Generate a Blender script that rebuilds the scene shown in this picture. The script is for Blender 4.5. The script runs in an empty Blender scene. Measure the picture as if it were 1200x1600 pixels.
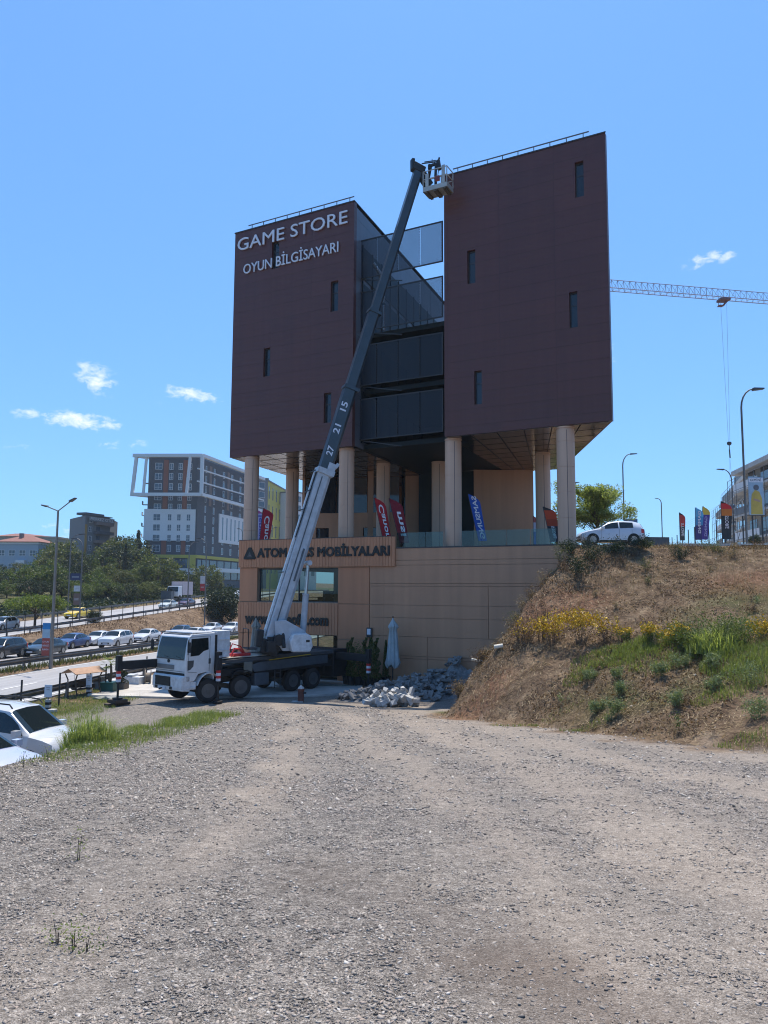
NSTONE = 260000; HAZE = .00018
import bpy, bmesh, math, random
import numpy as np
from mathutils import Vector, Matrix
random.seed(7); RNG = np.random.default_rng(11)
R = math.radians
scene = bpy.context.scene
# ------------------------------------------------------------------ camera
CAM_P, CAM_R, CAM_F, CAM_Z = R(5.72), R(0.30), 1204.0, 4.75
cf = np.array([0, math.cos(CAM_P), math.sin(CAM_P)]); cu0 = np.array([0, -math.sin(CAM_P), math.cos(CAM_P)])
cx0 = np.array([1.0, 0, 0])
cX = cx0*math.cos(CAM_R)+cu0*math.sin(CAM_R); cU = -cx0*math.sin(CAM_R)+cu0*math.cos(CAM_R)
cC = np.array([0, 0, CAM_Z])
cam_d = bpy.data.cameras.new('camera'); cam = bpy.data.objects.new('camera', cam_d)
scene.collection.objects.link(cam); scene.camera = cam
cam_d.sensor_fit = 'VERTICAL'; cam_d.sensor_height = 36.0; cam_d.lens = 36.0*CAM_F/1600.0
cam_d.clip_start = 0.1; cam_d.clip_end = 9000
cam.matrix_world = Matrix(((cX[0], cU[0], -cf[0], 0), (cX[1], cU[1], -cf[1], 0), (cX[2], cU[2], -cf[2], CAM_Z), (0, 0, 0, 1)))
scene.cycles.use_denoising = True; scene.cycles.filter_width = 1.1
scene.render.resolution_x = 768; scene.render.resolution_y = 1024
# ------------------------------------------------------------------ sky, sun, exposure
SUN_EL, SUN_AZ = R(70.5), R(9)          # azimuth measured from +Y towards +X
SKY_STRENGTH, SUN_STRENGTH, EXPOSURE = 0.145, 4.6, 0.48
scene.view_settings.view_transform = 'Standard'; scene.view_settings.look = 'None'
scene.view_settings.exposure = EXPOSURE; scene.view_settings.gamma = 1.0
sun_d = bpy.data.lights.new('sun', 'SUN'); sun_d.energy = SUN_STRENGTH; sun_d.angle = R(0.53); sun_d.color = (1.0, 0.91, 0.79)
sun = bpy.data.objects.new('sun', sun_d); scene.collection.objects.link(sun)
sdir = Vector((math.sin(SUN_AZ)*math.cos(SUN_EL), math.cos(SUN_AZ)*math.cos(SUN_EL), math.sin(SUN_EL)))
sun.rotation_euler = sdir.to_track_quat('Z', 'Y').to_euler(); sun.location = (0, 0, 60)

def ray(a, b): return cf+cX*(a-600)/CAM_F-cU*(b-800)/CAM_F
def atY(a, b, Y): d = ray(a, b); return cC+d*Y/d[1]
def onZ(a, b, z): d = ray(a, b); return cC+d*(z-CAM_Z)/d[2]
def onplane(a, b, P, n): d = ray(a, b); return cC+d*((np.array(P)-cC)@n)/(d@n)

world = bpy.data.worlds.new('World'); scene.world = world; world.use_nodes = True
def N(nt, t, **k):
    n = nt.nodes.new(t)
    for a, v in k.items(): setattr(n, a, v)
    return n
def math_n(nt, op, a, b=None, c=None, clamp=False):
    n = nt.nodes.new('ShaderNodeMath'); n.operation = op; n.use_clamp = clamp
    for i, v in enumerate((a, b, c)):
        if v is None: continue
        if isinstance(v, (int, float)): n.inputs[i].default_value = v
        else: nt.links.new(v, n.inputs[i])
    return n.outputs[0]
def build_world():
    nt = world.node_tree; nt.nodes.clear(); L = nt.links
    out = N(nt, 'ShaderNodeOutputWorld'); bg = N(nt, 'ShaderNodeBackground'); bg.inputs[1].default_value = SKY_STRENGTH
    sky = N(nt, 'ShaderNodeTexSky'); sky.sky_type = 'NISHITA'; sky.sun_disc = False
    sky.sun_elevation = SUN_EL; sky.sun_rotation = SUN_AZ; sky.altitude = 50
    sky.air_density = 1.0; sky.dust_density = 0.6; sky.ozone_density = 1.0
    tc = N(nt, 'ShaderNodeTexCoord'); D = tc.outputs['Generated']
    noise = N(nt, 'ShaderNodeTexNoise'); noise.inputs['Scale'].default_value = 62; noise.inputs['Detail'].default_value = 9
    noise.inputs['Roughness'].default_value = 0.62; noise.inputs['Distortion'].default_value = 0.35
    mp = N(nt, 'ShaderNodeMapping'); mp.inputs['Scale'].default_value = (1, 1, 1.9)
    L.new(D, mp.inputs['Vector']); L.new(mp.outputs[0], noise.inputs['Vector'])
    # wisps: centre pixel, half width, half height (px), tilt, strength
    clouds = [(150, 590, 30, 22, -.55, 1.0), (128, 658, 58, 13, -.05, 1.15), (45, 646, 22, 9, .1, .8), (300, 616, 48, 11, -.12, 1.0),
              (190, 695, 42, 7, .12, .7), (1100, 406, 30, 11, .2, .9), (1136, 400, 16, 7, .3, .8), (250, 632, 20, 7, 0, .5), (110, 830, 50, 18, 0, .55), (30, 700, 30, 5, .1, .4), (1190, 722, 16, 8, 0, .6), (955, 560, 10, 24, 0, .5)]
    total = None
    for (px, py, a, b, tilt, s) in clouds:
        c = ray(px, py); c = c/np.linalg.norm(c)
        right = np.cross(c, [0, 0, 1.]); right /= np.linalg.norm(right); up = np.cross(right, c)
        ct, st = math.cos(tilt), math.sin(tilt)
        ax = (right*ct+up*st)/(a/CAM_F); ay = (-right*st+up*ct)/(b/CAM_F)
        vs = N(nt, 'ShaderNodeVectorMath', operation='SUBTRACT'); L.new(D, vs.inputs[0]); vs.inputs[1].default_value = tuple(c)
        def dot(v):
            d = N(nt, 'ShaderNodeVectorMath', operation='DOT_PRODUCT'); L.new(vs.outputs[0], d.inputs[0]); d.inputs[1].default_value = tuple(v); return d.outputs['Value']
        u, v = dot(ax), dot(ay)
        e = math_n(nt, 'ADD', math_n(nt, 'MULTIPLY', u, u), math_n(nt, 'MULTIPLY', v, v))
        m = math_n(nt, 'MULTIPLY', math_n(nt, 'SUBTRACT', 1.0, math_n(nt, 'MULTIPLY', e, 0.55), clamp=True), s)
        total = m if total is None else math_n(nt, 'MAXIMUM', total, m)
    k = math_n(nt, 'MULTIPLY', math_n(nt, 'SUBTRACT', math_n(nt, 'ADD', noise.outputs['Fac'], math_n(nt, 'MULTIPLY', total, .36)), 0.68), 3.0, clamp=True)
    k = math_n(nt, 'MULTIPLY', k, math_n(nt, 'MULTIPLY', total, 1.5, clamp=True), clamp=True)
    k = math_n(nt, 'MULTIPLY', k, .8)
    mix = N(nt, 'ShaderNodeMix', data_type='RGBA'); L.new(k, mix.inputs[0]); gm = N(nt, 'ShaderNodeGamma'); gm.inputs[1].default_value = .60; L.new(sky.outputs[0], gm.inputs[0]); tn = N(nt, 'ShaderNodeVectorMath', operation='MULTIPLY'); L.new(gm.outputs[0], tn.inputs[0]); tn.inputs[1].default_value = SKY_TINT; L.new(tn.outputs[0], mix.inputs[6]); mix.inputs[7].default_value = CLOUD
    L.new(mix.outputs[2], bg.inputs[0]); L.new(bg.outputs[0], out.inputs[0])
CLOUD = (5.9, 6.1, 6.3, 1); SKY_TINT = (.66, 1.22, 1.96)
build_world()

# ------------------------------------------------------------------ object helpers
COL = scene.collection
WM = {}
class MB:
    """collects geometry, then links it as one mesh object"""
    def __init__(s): s.v = []; s.f = []; s.mi = []; s.M = None; s.m = 0
    def add(s, vs, fs):
        o = len(s.v)
        if s.M is not None: vs = [tuple(s.M @ Vector(p)) for p in vs]
        s.v += [tuple(p) for p in vs]; s.f += [tuple(i+o for i in f) for f in fs]; s.mi += [s.m]*len(fs); return s
    def box(s, x0, x1, y0, y1, z0, z1):
        v = [(x0, y0, z0), (x1, y0, z0), (x1, y1, z0), (x0, y1, z0), (x0, y0, z1), (x1, y0, z1), (x1, y1, z1), (x0, y1, z1)]
        return s.add(v, [(0, 3, 2, 1), (4, 5, 6, 7), (0, 1, 5, 4), (1, 2, 6, 5), (2, 3, 7, 6), (3, 0, 4, 7)])
    def prism(s, poly, z0, z1, z1b=None):
        n = len(poly); a = sum(poly[i][0]*poly[(i+1) % n][1]-poly[(i+1) % n][0]*poly[i][1] for i in range(n))
        if a < 0: poly = poly[::-1]
        v = [(p[0], p[1], z0) for p in poly]+[(p[0], p[1], z1) for p in poly]
        return s.add(v, [tuple(range(n))[::-1], tuple(range(n, 2*n))]+[(i, (i+1) % n, n+(i+1) % n, n+i) for i in range(n)])
    def extrude(s, poly, axis, a, b):
        """poly in the two other axes; axis 'x' -> (y,z), 'y' -> (x,z)"""
        n = len(poly)
        f = (lambda p, t: (t, p[0], p[1])) if axis == 'x' else (lambda p, t: (p[0], t, p[1]))
        v = [f(p, a) for p in poly]+[f(p, b) for p in poly]
        fs = [tuple(range(n)), tuple(range(n, 2*n))[::-1]]+[(i, n+i, n+(i+1) % n, (i+1) % n) for i in range(n)]
        ar = sum(poly[i][0]*poly[(i+1) % n][1]-poly[(i+1) % n][0]*poly[i][1] for i in range(n))
        flip = (ar > 0) == (axis == 'x')
        if (b < a): flip = not flip
        if flip: fs = [q[::-1] for q in fs]
        return s.add(v, fs)
    def cyl(s, p0, p1, r0, r1=None, n=12, caps=True):
        r1 = r0 if r1 is None else r1
        p0, p1 = Vector(p0), Vector(p1); d = (p1-p0)
        if d.length < 1e-9: return s
        d.normalize(); a = Vector((0, 0, 1)) if abs(d.z) < .9 else Vector((1, 0, 0))
        x = d.cross(a).normalized(); y = d.cross(x)
        v = []
        for p, r in ((p0, r0), (p1, r1)):
            for i in range(n):
                t = 2*math.pi*i/n; v.append(p+x*(r*math.cos(t))+y*(r*math.sin(t)))
        fs = [(i, (i+1) % n, n+(i+1) % n, n+i) for i in range(n)]
        if caps: fs += [tuple(range(n))[::-1], tuple(range(n, 2*n))]
        return s.add(v, fs)
    def tube(s, pts, r, n=8, r1=None):
        pts = [Vector(p) for p in pts]; m = len(pts); v = []
        px = None
        for i, p in enumerate(pts):
            d = (pts[min(i+1, m-1)]-pts[max(i-1, 0)]).normalized()
            if px is None:
                a = Vector((0, 0, 1)) if abs(d.z) < .9 else Vector((1, 0, 0)); px = d.cross(a).normalized()
            px = (px-d*px.dot(d)).normalized(); py = d.cross(px)
            rr = r if r1 is None else r+(r1-r)*i/(m-1)
            for k in range(n):
                t = 2*math.pi*k/n; v.append(p+px*(rr*math.cos(t))+py*(rr*math.sin(t)))
        fs = [(i*n+k, i*n+(k+1) % n, (i+1)*n+(k+1) % n, (i+1)*n+k) for i in range(m-1) for k in range(n)]
        fs += [tuple(range(n))[::-1], tuple(range((m-1)*n, m*n))]
        return s.add(v, fs)
    def lathe(s, prof, n=20, c=(0, 0, 0), axis='z'):
        v = []
        for (r, h) in prof:
            for k in range(n):
                t = 2*math.pi*k/n; a, b = r*math.cos(t), r*math.sin(t)
                v.append((c[0]+a, c[1]+b, c[2]+h) if axis == 'z' else (c[0]+a, c[1]+h, c[2]-b))
        m = len(prof)
        fs = [(i*n+k, i*n+(k+1) % n, (i+1)*n+(k+1) % n, (i+1)*n+k) for i in range(m-1) for k in range(n)]
        fs += [tuple(range(n))[::-1], tuple(range((m-1)*n, m*n))]
        return s.add(v, fs)
    def beam(s, p0, p1, w, h, up=(0, 0, 1), w1=None, h1=None):
        """box beam between two points; w across, h along up"""
        p0, p1 = Vector(p0), Vector(p1); d = (p1-p0).normalized(); up = Vector(up)
        x = d.cross(up).normalized(); y = x.cross(d)
        w1 = w if w1 is None else w1; h1 = h if h1 is None else h1
        v = []
        for p, a, b in ((p0, w, h), (p1, w1, h1)):
            for i, j in ((-1, -1), (1, -1), (1, 1), (-1, 1)): v.append(p+x*(a/2*i)+y*(b/2*j))
        return s.add(v, [(0, 1, 2, 3), (7, 6, 5, 4), (0, 4, 5, 1), (1, 5, 6, 2), (2, 6, 7, 3), (3, 7, 4, 0)])
    def quad(s, a, b, c, d): return s.add([a, b, c, d], [(0, 1, 2, 3)])
    def mesh(s, name, mats, smooth=False):
        me = bpy.data.meshes.new(name); me.from_pydata(s.v, [], s.f); 
        for m in (mats if isinstance(mats, (list, tuple)) else [mats]): me.materials.append(m)
        if any(s.mi): me.polygons.foreach_set('material_index', s.mi)
        if smooth: me.polygons.foreach_set('use_smooth', [True]*len(s.f))
        me.update(); return me
    def build(s, name, mats, parent=None, M=None, smooth=False, bevel=0, fixn=True, **kw):
        me = s.mesh(name, mats, smooth)
        if fixn:
            bm = bmesh.new(); bm.from_mesh(me); bmesh.ops.recalc_face_normals(bm, faces=bm.faces); bm.to_mesh(me); bm.free()
        o = link(name, me, parent, M)
        if bevel:
            b = o.modifiers.new('bevel', 'BEVEL'); b.width = bevel; b.segments = 2; b.limit_method = 'ANGLE'; b.angle_limit = R(35)
        if smooth == 'auto': pass
        tag(o, **kw); return o
def link(name, data, parent=None, M=None):
    o = bpy.data.objects.new(name, data); COL.objects.link(o)
    M = M if M is not None else (WM[parent.name] if parent is not None else Matrix.Identity(4))
    WM[o.name] = M.copy()
    if parent is not None:
        o.parent = parent; o.matrix_basis = WM[parent.name].inverted() @ M
    else: o.matrix_basis = M
    return o
def tag(o, label=None, cat=None, group=None, kind=None):
    if label: o['label'] = label
    if cat: o['category'] = cat
    if group: o['group'] = group
    if kind: o['kind'] = kind
    return o
def empty(name, M, label=None, cat=None, group=None):
    if not isinstance(M, Matrix): M = Matrix.Translation(M)
    o = link(name, None, None, M); o.empty_display_size = .2
    return tag(o, label, cat, group)
KIDS = {}
def copy_tree(o, M, parent=None, **kw):
    """copy a thing with its parts and sub-parts"""
    def rec(a, par):
        c = a.copy(); COL.objects.link(c)
        if par is not None: c.parent = par
        for ch in [x for x in SNAP if x.parent == a]: rec(ch, c)
        return c
    c = rec(o, None); c.matrix_basis = M; WM[c.name] = M.copy(); tag(c, **kw); return c
SNAP = []
def snap(root):
    """remember a thing's children before copying"""
    SNAP.clear()
    def r(a):
        for ch in a.children: SNAP.append(ch); r(ch)
    r(root)
def frame(loc, rz=0, scale=1): return Matrix.Translation(loc) @ Matrix.Rotation(rz, 4, 'Z') @ Matrix.Diagonal((scale, scale, scale, 1))
def text_mesh(body, width, height, depth, bold=0.0, mirror=False, capref='H', spacing=1.0, vertical=False):
    def mk(t):
        c = bpy.data.curves.new('t', 'FONT'); c.body = t; c.size = 1; c.extrude = 0.5; c.bevel_depth = bold; c.bevel_resolution = 1; c.space_character = spacing; c.resolution_u = 3
        o = bpy.data.objects.new('t', c); COL.objects.link(o)
        dg = bpy.context.evaluated_depsgraph_get(); m = bpy.data.meshes.new_from_object(o.evaluated_get(dg)); bpy.data.objects.remove(o); return m
    m = mk(body); n = len(m.vertices); a = np.empty(n*3); m.vertices.foreach_get('co', a); a = a.reshape(-1, 3)
    r = mk(capref); b = np.empty(len(r.vertices)*3); r.vertices.foreach_get('co', b); b = b.reshape(-1, 3)
    x0, x1 = a[:, 0].min(), a[:, 0].max(); y0, y1 = b[:, 1].min(), b[:, 1].max()
    x = (a[:, 0]-x0)/(x1-x0)*width; z = (a[:, 1]-y0)/(y1-y0)*height; y = -np.clip(a[:, 2]+.5, 0, 1)*depth
    if mirror: x = width-x
    out = np.stack([x, y, z], 1)     # lies in the xz plane, front towards -y
    m.vertices.foreach_set('co', out.ravel()); m.update(); m.materials.clear()
    return m

# ------------------------------------------------------------------ materials
def mat(name, col, rough=.7, metal=0, var=.12, vscale=3, bump=0, bscale=40, spec=.5, coat=0, stain=0, obj=True):
    m = bpy.data.materials.new(name); m.use_nodes = True; nt = m.node_tree; L = nt.links
    b = nt.nodes['Principled BSDF']; b.inputs['Roughness'].default_value = rough; b.inputs['Metallic'].default_value = metal
    b.inputs['Specular IOR Level'].default_value = spec; b.inputs['Coat Weight'].default_value = coat
    tc = N(nt, 'ShaderNodeTexCoord')
    no = N(nt, 'ShaderNodeTexNoise'); no.inputs['Scale'].default_value = vscale; no.inputs['Detail'].default_value = 6; no.inputs['Roughness'].default_value = .6
    L.new(tc.outputs['Object' if obj else 'Generated'], no.inputs['Vector'])
    r = N(nt, 'ShaderNodeMapRange'); r.inputs[1].default_value = .3; r.inputs[2].default_value = .7
    r.inputs[3].default_value = 1-var; r.inputs[4].default_value = 1+var; L.new(no.outputs['Fac'], r.inputs[0])
    v = N(nt, 'ShaderNodeVectorMath', operation='SCALE'); v.inputs[0].default_value = col[:3]; L.new(r.outputs[0], v.inputs['Scale'])
    L.new(v.outputs[0], b.inputs['Base Color'])
    if bump:
        n2 = N(nt, 'ShaderNodeTexNoise'); n2.inputs['Scale'].default_value = bscale; n2.inputs['Detail'].default_value = 4
        L.new(tc.outputs['Object'], n2.inputs['Vector'])
        bp = N(nt, 'ShaderNodeBump'); bp.inputs['Strength'].default_value = bump; bp.inputs['Distance'].default_value = .02
        L.new(n2.outputs['Fac'], bp.inputs['Height']); L.new(bp.outputs[0], b.inputs['Normal'])
    return m
def glass(name, col=(.02, .03, .035), rough=.03, alpha=None):
    m = bpy.data.materials.new(name); m.use_nodes = True; nt = m.node_tree; L = nt.links
    b = nt.nodes['Principled BSDF']; b.inputs['Base Color'].default_value = (*col, 1); b.inputs['Roughness'].default_value = rough
    b.inputs['Specular IOR Level'].default_value = .6
    if alpha is not None:
        # thin pane: reflects by Fresnel, lets the rest through with a tint
        out = nt.nodes['Material Output']; tr = N(nt, 'ShaderNodeBsdfTransparent'); tr.inputs[0].default_value = (*alpha, 1)
        gl = N(nt, 'ShaderNodeBsdfGlossy'); gl.inputs['Roughness'].default_value = rough
        fr = N(nt, 'ShaderNodeFresnel'); fr.inputs[0].default_value = 1.55
        mx = N(nt, 'ShaderNodeMixShader'); L.new(fr.outputs[0], mx.inputs[0]); L.new(tr.outputs[0], mx.inputs[1]); L.new(gl.outputs[0], mx.inputs[2]); L.new(mx.outputs[0], out.inputs[0])
    return m
def leafmat(name, c0, c1, trans=.35, rough=.55):
    m = bpy.data.materials.new(name); m.use_nodes = True; nt = m.node_tree; L = nt.links
    nt.nodes.remove(nt.nodes['Principled BSDF']); out = nt.nodes['Material Output']
    g = N(nt, 'ShaderNodeNewGeometry'); oi = N(nt, 'ShaderNodeObjectInfo')
    ad = math_n(nt, 'FRACT', math_n(nt, 'ADD', g.outputs['Random Per Island'], math_n(nt, 'MULTIPLY', oi.outputs['Random'], .6)))
    mx = N(nt, 'ShaderNodeMix', data_type='RGBA'); L.new(ad, mx.inputs[0]); mx.inputs[6].default_value = (*c0, 1); mx.inputs[7].default_value = (*c1, 1)
    d = N(nt, 'ShaderNodeBsdfDiffuse'); t = N(nt, 'ShaderNodeBsdfTranslucent'); gl = N(nt, 'ShaderNodeBsdfGlossy'); gl.inputs['Roughness'].default_value = rough
    gl.inputs['Color'].default_value = (.5, .5, .5, 1)
    L.new(mx.outputs[2], d.inputs[0]); 
    sc = N(nt, 'ShaderNodeVectorMath', operation='MULTIPLY'); L.new(mx.outputs[2], sc.inputs[0]); sc.inputs[1].default_value = (1.5, 1.45, .7); L.new(sc.outputs[0], t.inputs[0])
    m1 = N(nt, 'ShaderNodeMixShader'); m1.inputs[0].default_value = trans; L.new(d.outputs[0], m1.inputs[1]); L.new(t.outputs[0], m1.inputs[2])
    m2 = N(nt, 'ShaderNodeMixShader'); m2.inputs[0].default_value = .06; L.new(m1.outputs[0], m2.inputs[1]); L.new(gl.outputs[0], m2.inputs[2])
    L.new(m2.outputs[0], out.inputs[0]); return m

def lattice_noise(seed):
    rg = np.random.default_rng(seed); T = rg.random((256, 256))
    def f(x, y):
        xi = np.floor(x).astype(int); yi = np.floor(y).astype(int); fx = x-xi; fy = y-yi
        fx = fx*fx*(3-2*fx); fy = fy*fy*(3-2*fy)
        a = T[xi % 256, yi % 256]; b = T[(xi+1) % 256, yi % 256]; c = T[xi % 256, (yi+1) % 256]; d = T[(xi+1) % 256, (yi+1) % 256]
        return (a*(1-fx)+b*fx)*(1-fy)+(c*(1-fx)+d*fx)*fy-.5
    return f
VN = lattice_noise(5)
def fbm(x, y, s, o=4):
    r = 0; a = 1
    for i in range(o): r = r+a*VN(x*s+17.3*i, y*s-9.1*i); a *= .5; s *= 2.03
    return r
def smooth(t): t = np.clip(t, 0, 1); return t*t*(3-2*t)
def lerp(a, b, t): return a+(b-a)*t
# ------------------------------------------------------------------ terrain
RD = np.array([math.sin(R(8.5)), math.cos(R(8.5))]); RU = np.array([-RD[1], RD[0]])
def su(x, y): return x*RD[0]+y*RD[1], x*RU[0]+y*RU[1]
def xy(s, u): return s*RD[0]+u*RU[0], s*RD[1]+u*RU[1]
def zfall(s): return -.012*np.clip(s-45, 0, 110)
def zup(s): return -.4+.036*(np.clip(s, 20, 190)-74)
def zroad(s, u):
    lo = np.interp(u, [17.5, 19.5, 20.5, 28.5, 29, 30.5, 31.6, 42, 42.7], [-.5, -.48, -.45, -.4, -.3, -.45, -.8, -.9, -.75])+zfall(s)
    up = zup(s); hill = up+.15+np.clip(u-62.5, 0, 200)*.045
    t = smooth((u-43.0)/6.5); r = lerp(lo, up, t)
    r = np.where(u > 43.2, r+.35*fbm(s, u, .35, 3)*smooth((u-43.2)/2)*smooth((50.2-u)/1.5), r)
    return np.where(u > 62.5, hill, r)
def xleft(y): return np.interp(y, [0, 26, 27, 28, 30, 33, 36, 40, 60, 120], [1.6, 1.8, 2.0, 2.3, 3.2, 4.0, 4.5, 4.6, 6.5, 14])
A_ = np.array([2.0, 27.0]); B_ = np.array([7.7, 15.5]); AB = (B_-A_)/np.linalg.norm(B_-A_); ABn = np.array([-AB[1], AB[0]])
def terrain(x, y, rough=True):
    x = np.asarray(x, float); y = np.asarray(y, float)
    grav = np.interp(y, [-40, 0, 33, 36, 42, 60], [3.15, 3.15, -.15, -.4, -.58, -.6])
    yard = np.interp(y, [-40, 0, 17, 24, 31, 36, 42], [.6, .3, .0, -.25, -.33, -.42, -.58])
    w = smooth((x+7.25+.25*fbm(x, y, .8, 2))/1.15)
    z = lerp(yard, grav, w)
    if rough: z = z+.05*fbm(x, y, .35, 3)*smooth((38-y)/10)+.02*fbm(x+40, y, 2.0, 3)
    s, u = su(x, y)
    wr = smooth((u-17.0)/1.6)*smooth((y-(-60))/10)
    z = lerp(z, zroad(s, u), wr)
    # right-hand bank and the high ground behind it
    t = (x-A_[0])*ABn[0]+(y-A_[1])*ABn[1]
    zc = np.interp(y, [0, 30.5, 38, 40], [6.4, 6.4, 6.95, 6.95])+np.where(x > 10.5, .06*np.clip(y-38, 0, 25)*smooth((x-10.5)/2), 0)
    n1 = fbm(x, y, .45, 4) if rough else 0
    f = np.clip(t, 0, 99)/(np.clip(t, 0, 99)+np.clip(30.5-y, 0, 99)*1.0+1e-6)
    g = 1.0*np.power(np.clip(f, 0, 1), .9)
    rise = (zc-z)*g
    xl = xleft(y)
    hx = 1.5*np.clip(x-xl+.75*n1+(.35*fbm(x, y, 1.7, 3) if rough else 0), 0, 99)
    side = np.where(u < 16, 1.0, 0.0)
    rr = np.minimum(rise, hx)*side
    if rough: rr = rr+smooth(rr/1.2)*(.45*n1+.12*fbm(x, y, 2.2, 3))*smooth((34-y)/3)*np.clip(1.15-g, .12, 1)
    rr = np.where((t > 0) | (y > 27), np.clip(rr, 0, 99), 0)
    return z+rr
TRK = [([(4.2, .98), (9.2, .76), (24.6, -.8), (34, -3)], .75), ([(3, 3.2), (6.25, 2.85), (12.1, 2.5), (28, .46), (34, -1)], .8), ([(3, 6.5), (9, 5.4), (16, 3.8), (27, 1.6)], .6), ([(4, -1.9), (12, -1.6), (24, -2.6), (34, -4.5)], .5)]
def wear(x, y):
    """trodden dust (0..1) and damp bare patches (0..1) in the gravel"""
    n = fbm(x, y, .9, 4); n2 = fbm(x*2.2, y*.5, .7, 3); d = 0
    for pts, w in TRK:
        c = np.interp(y, [p[0] for p in pts], [p[1] for p in pts]); d = np.maximum(d, np.exp(-((x-c+.25*n)/w)**2))
    tb = (x-A_[0])*ABn[0]+(y-A_[1])*ABn[1]; d = np.maximum(d, 1.2*np.exp(-((tb+.7)/.9)**2)*(x > 0))
    right = smooth((x-.2+.5*n)/2.5)*.45
    dust = np.clip(d*(.75+.9*n2)+right+.35*n, 0, 1)*smooth((y-2)/2+.6)
    damp = np.exp(-(((x-.55-.35*(4.6-y))/.55)**2+((y-4.1)/1.3)**2))+.4*np.exp(-(((x+.45)/.5)**2+((y-6.1)/.9)**2))+.5*np.exp(-(((x-2.6)/.6)**2+((y-3.4)/.5)**2))
    return dust, np.clip(damp*(1.0+1.5*n), 0, 1)
def tz(x, y): return float(terrain(np.array([x]), np.array([y]))[0])
def hit(px, py, y0=3, y1=400):
    """where the ray through a photograph pixel meets the ground"""
    d = ray(px, py); ys = np.concatenate([np.arange(y0, 80, .05), np.arange(80, y1, .5)]); P = cC+d[None, :]*(ys/d[1])[:, None]
    k = np.where(P[:, 2] < terrain(P[:, 0], P[:, 1]))[0]
    if len(k) == 0: k = [len(ys)-1]
    p = P[k[0]]; return Vector((p[0], p[1], tz(p[0], p[1])))
def build_terrain():
    def axis(lo, hi, st, far):
        a = list(np.arange(lo, hi, st)); g = st; v = hi
        right = []
        while v < far: g *= 1.12; right.append(v); v += g
        g = st; v = lo; left = []
        while v > -far: g *= 1.12; v -= g; left.append(v)
        return np.array(left[::-1]+a+right+[far])
    xs = axis(-30, 26, .22, 5200); ys = axis(0, 62, .22, 5200)
    ys = ys[ys > -300]
    X, Y = np.meshgrid(xs, ys); Z = terrain(X, Y)
    s, u = su(X, Y)
    # roads and slabs are sheets of their own: keep the soil just under them
    def under(m, d): return np.where(m, d, 0)
    far = (Y > -250) & (s < 330)
    Z = Z-under(((u > 21.3) & (u < 27.7) & far), .10)-under(((u > 32.1) & (u < 41.4) & far), .10)-under(((u > 51.5) & (u < 61.5) & far), .10)
    ny, nx = X.shape
    co = np.stack([X, Y, Z], -1).reshape(-1, 3).astype(np.float32)
    i = np.arange(ny-1)[:, None]*nx+np.arange(nx-1)[None, :]
    q = np.stack([i, i+1, i+nx+1, i+nx], -1).reshape(-1, 4)
    me = bpy.data.meshes.new('ground'); me.vertices.add(len(co)); me.vertices.foreach_set('co', co.ravel())
    me.loops.add(q.size); me.loops.foreach_set('vertex_index', q.ravel().astype(np.int32)); me.polygons.add(len(q))
    me.polygons.foreach_set('loop_start', np.arange(len(q), dtype=np.int32)*4); me.polygons.foreach_set('loop_total', np.full(len(q), 4, np.int32))
    me.polygons.foreach_set('use_smooth', np.ones(len(q), bool)); me.update()
    # what the ground is made of (gravel, bank soil, red earth, green)
    t = (X-A_[0])*ABn[0]+(Y-A_[1])*ABn[1]; nz = fbm(X, Y, .8, 4)
    bank = smooth((t+1.1+1.5*nz)/1.0)*(X > -2)*smooth((X-xleft(Y)+.9)/.5)
    grav = (1-bank)*(Y < 47)*smooth((18.0-u)/1.2)
    grav = grav*(1-smooth((-5.2-X+.8*nz)/.9)*smooth((X+8.6)/.8)*smooth((22.5-Y)/1.5)*smooth((Y-8.5)/2)*.9)
    gp = lambda cx, cy, a, b: np.clip(1.3-((X-cx)/a)**2-((Y-cy)/b)**2, 0, 1)
    green = np.clip(gp(9, 21.5, 4, 2.2)+gp(13, 24, 4, 3)+gp(-14, 34, 2.5, 5)+gp(-6.6, 17, 1.6, 8)+gp(2.6, 29, 1, 1.6), 0, 1)*smooth(.5+1.6*nz+.3)
    green = np.maximum(green, smooth((u-62)/2)*(s < 400)*.9)
    red = np.clip(gp(6.5, 27.6, 2.0, 1.0)+gp(13.5, 27, 2.5, 1.5)+gp(3, 25.5, 1.4, .9), 0, 1)
    col = np.stack([grav, red*bank, green, np.ones_like(grav)], -1).reshape(-1, 4).astype(np.float32)
    ca = me.color_attributes.new('mask', 'FLOAT_COLOR', 'POINT'); ca.data.foreach_set('color', col.ravel())
    wd, wp = wear(X, Y); c2 = np.stack([wd, wp, wd*0, wd*0+1], -1).reshape(-1, 4).astype(np.float32)
    cb = me.color_attributes.new('wear', 'FLOAT_COLOR', 'POINT'); cb.data.foreach_set('color', c2.ravel())
    m = bpy.data.materials.new('ground'); m.use_nodes = True; nt = m.node_tree; L = nt.links; b = nt.nodes['Principled BSDF']
    b.inputs['Roughness'].default_value = .95; b.inputs['Specular IOR Level'].default_value = .15
    tc = N(nt, 'ShaderNodeTexCoord'); O = tc.outputs['Object']
    at = N(nt, 'ShaderNodeAttribute'); at.attribute_name = 'mask'; sp = N(nt, 'ShaderNodeSeparateColor'); L.new(at.outputs['Color'], sp.inputs[0])
    def noise(sc, det=5, rg=.6):
        n = N(nt, 'ShaderNodeTexNoise'); n.inputs['Scale'].default_value = sc; n.inputs['Detail'].default_value = det; n.inputs['Roughness'].default_value = rg; L.new(O, n.inputs['Vector']); return n.outputs['Fac']
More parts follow.
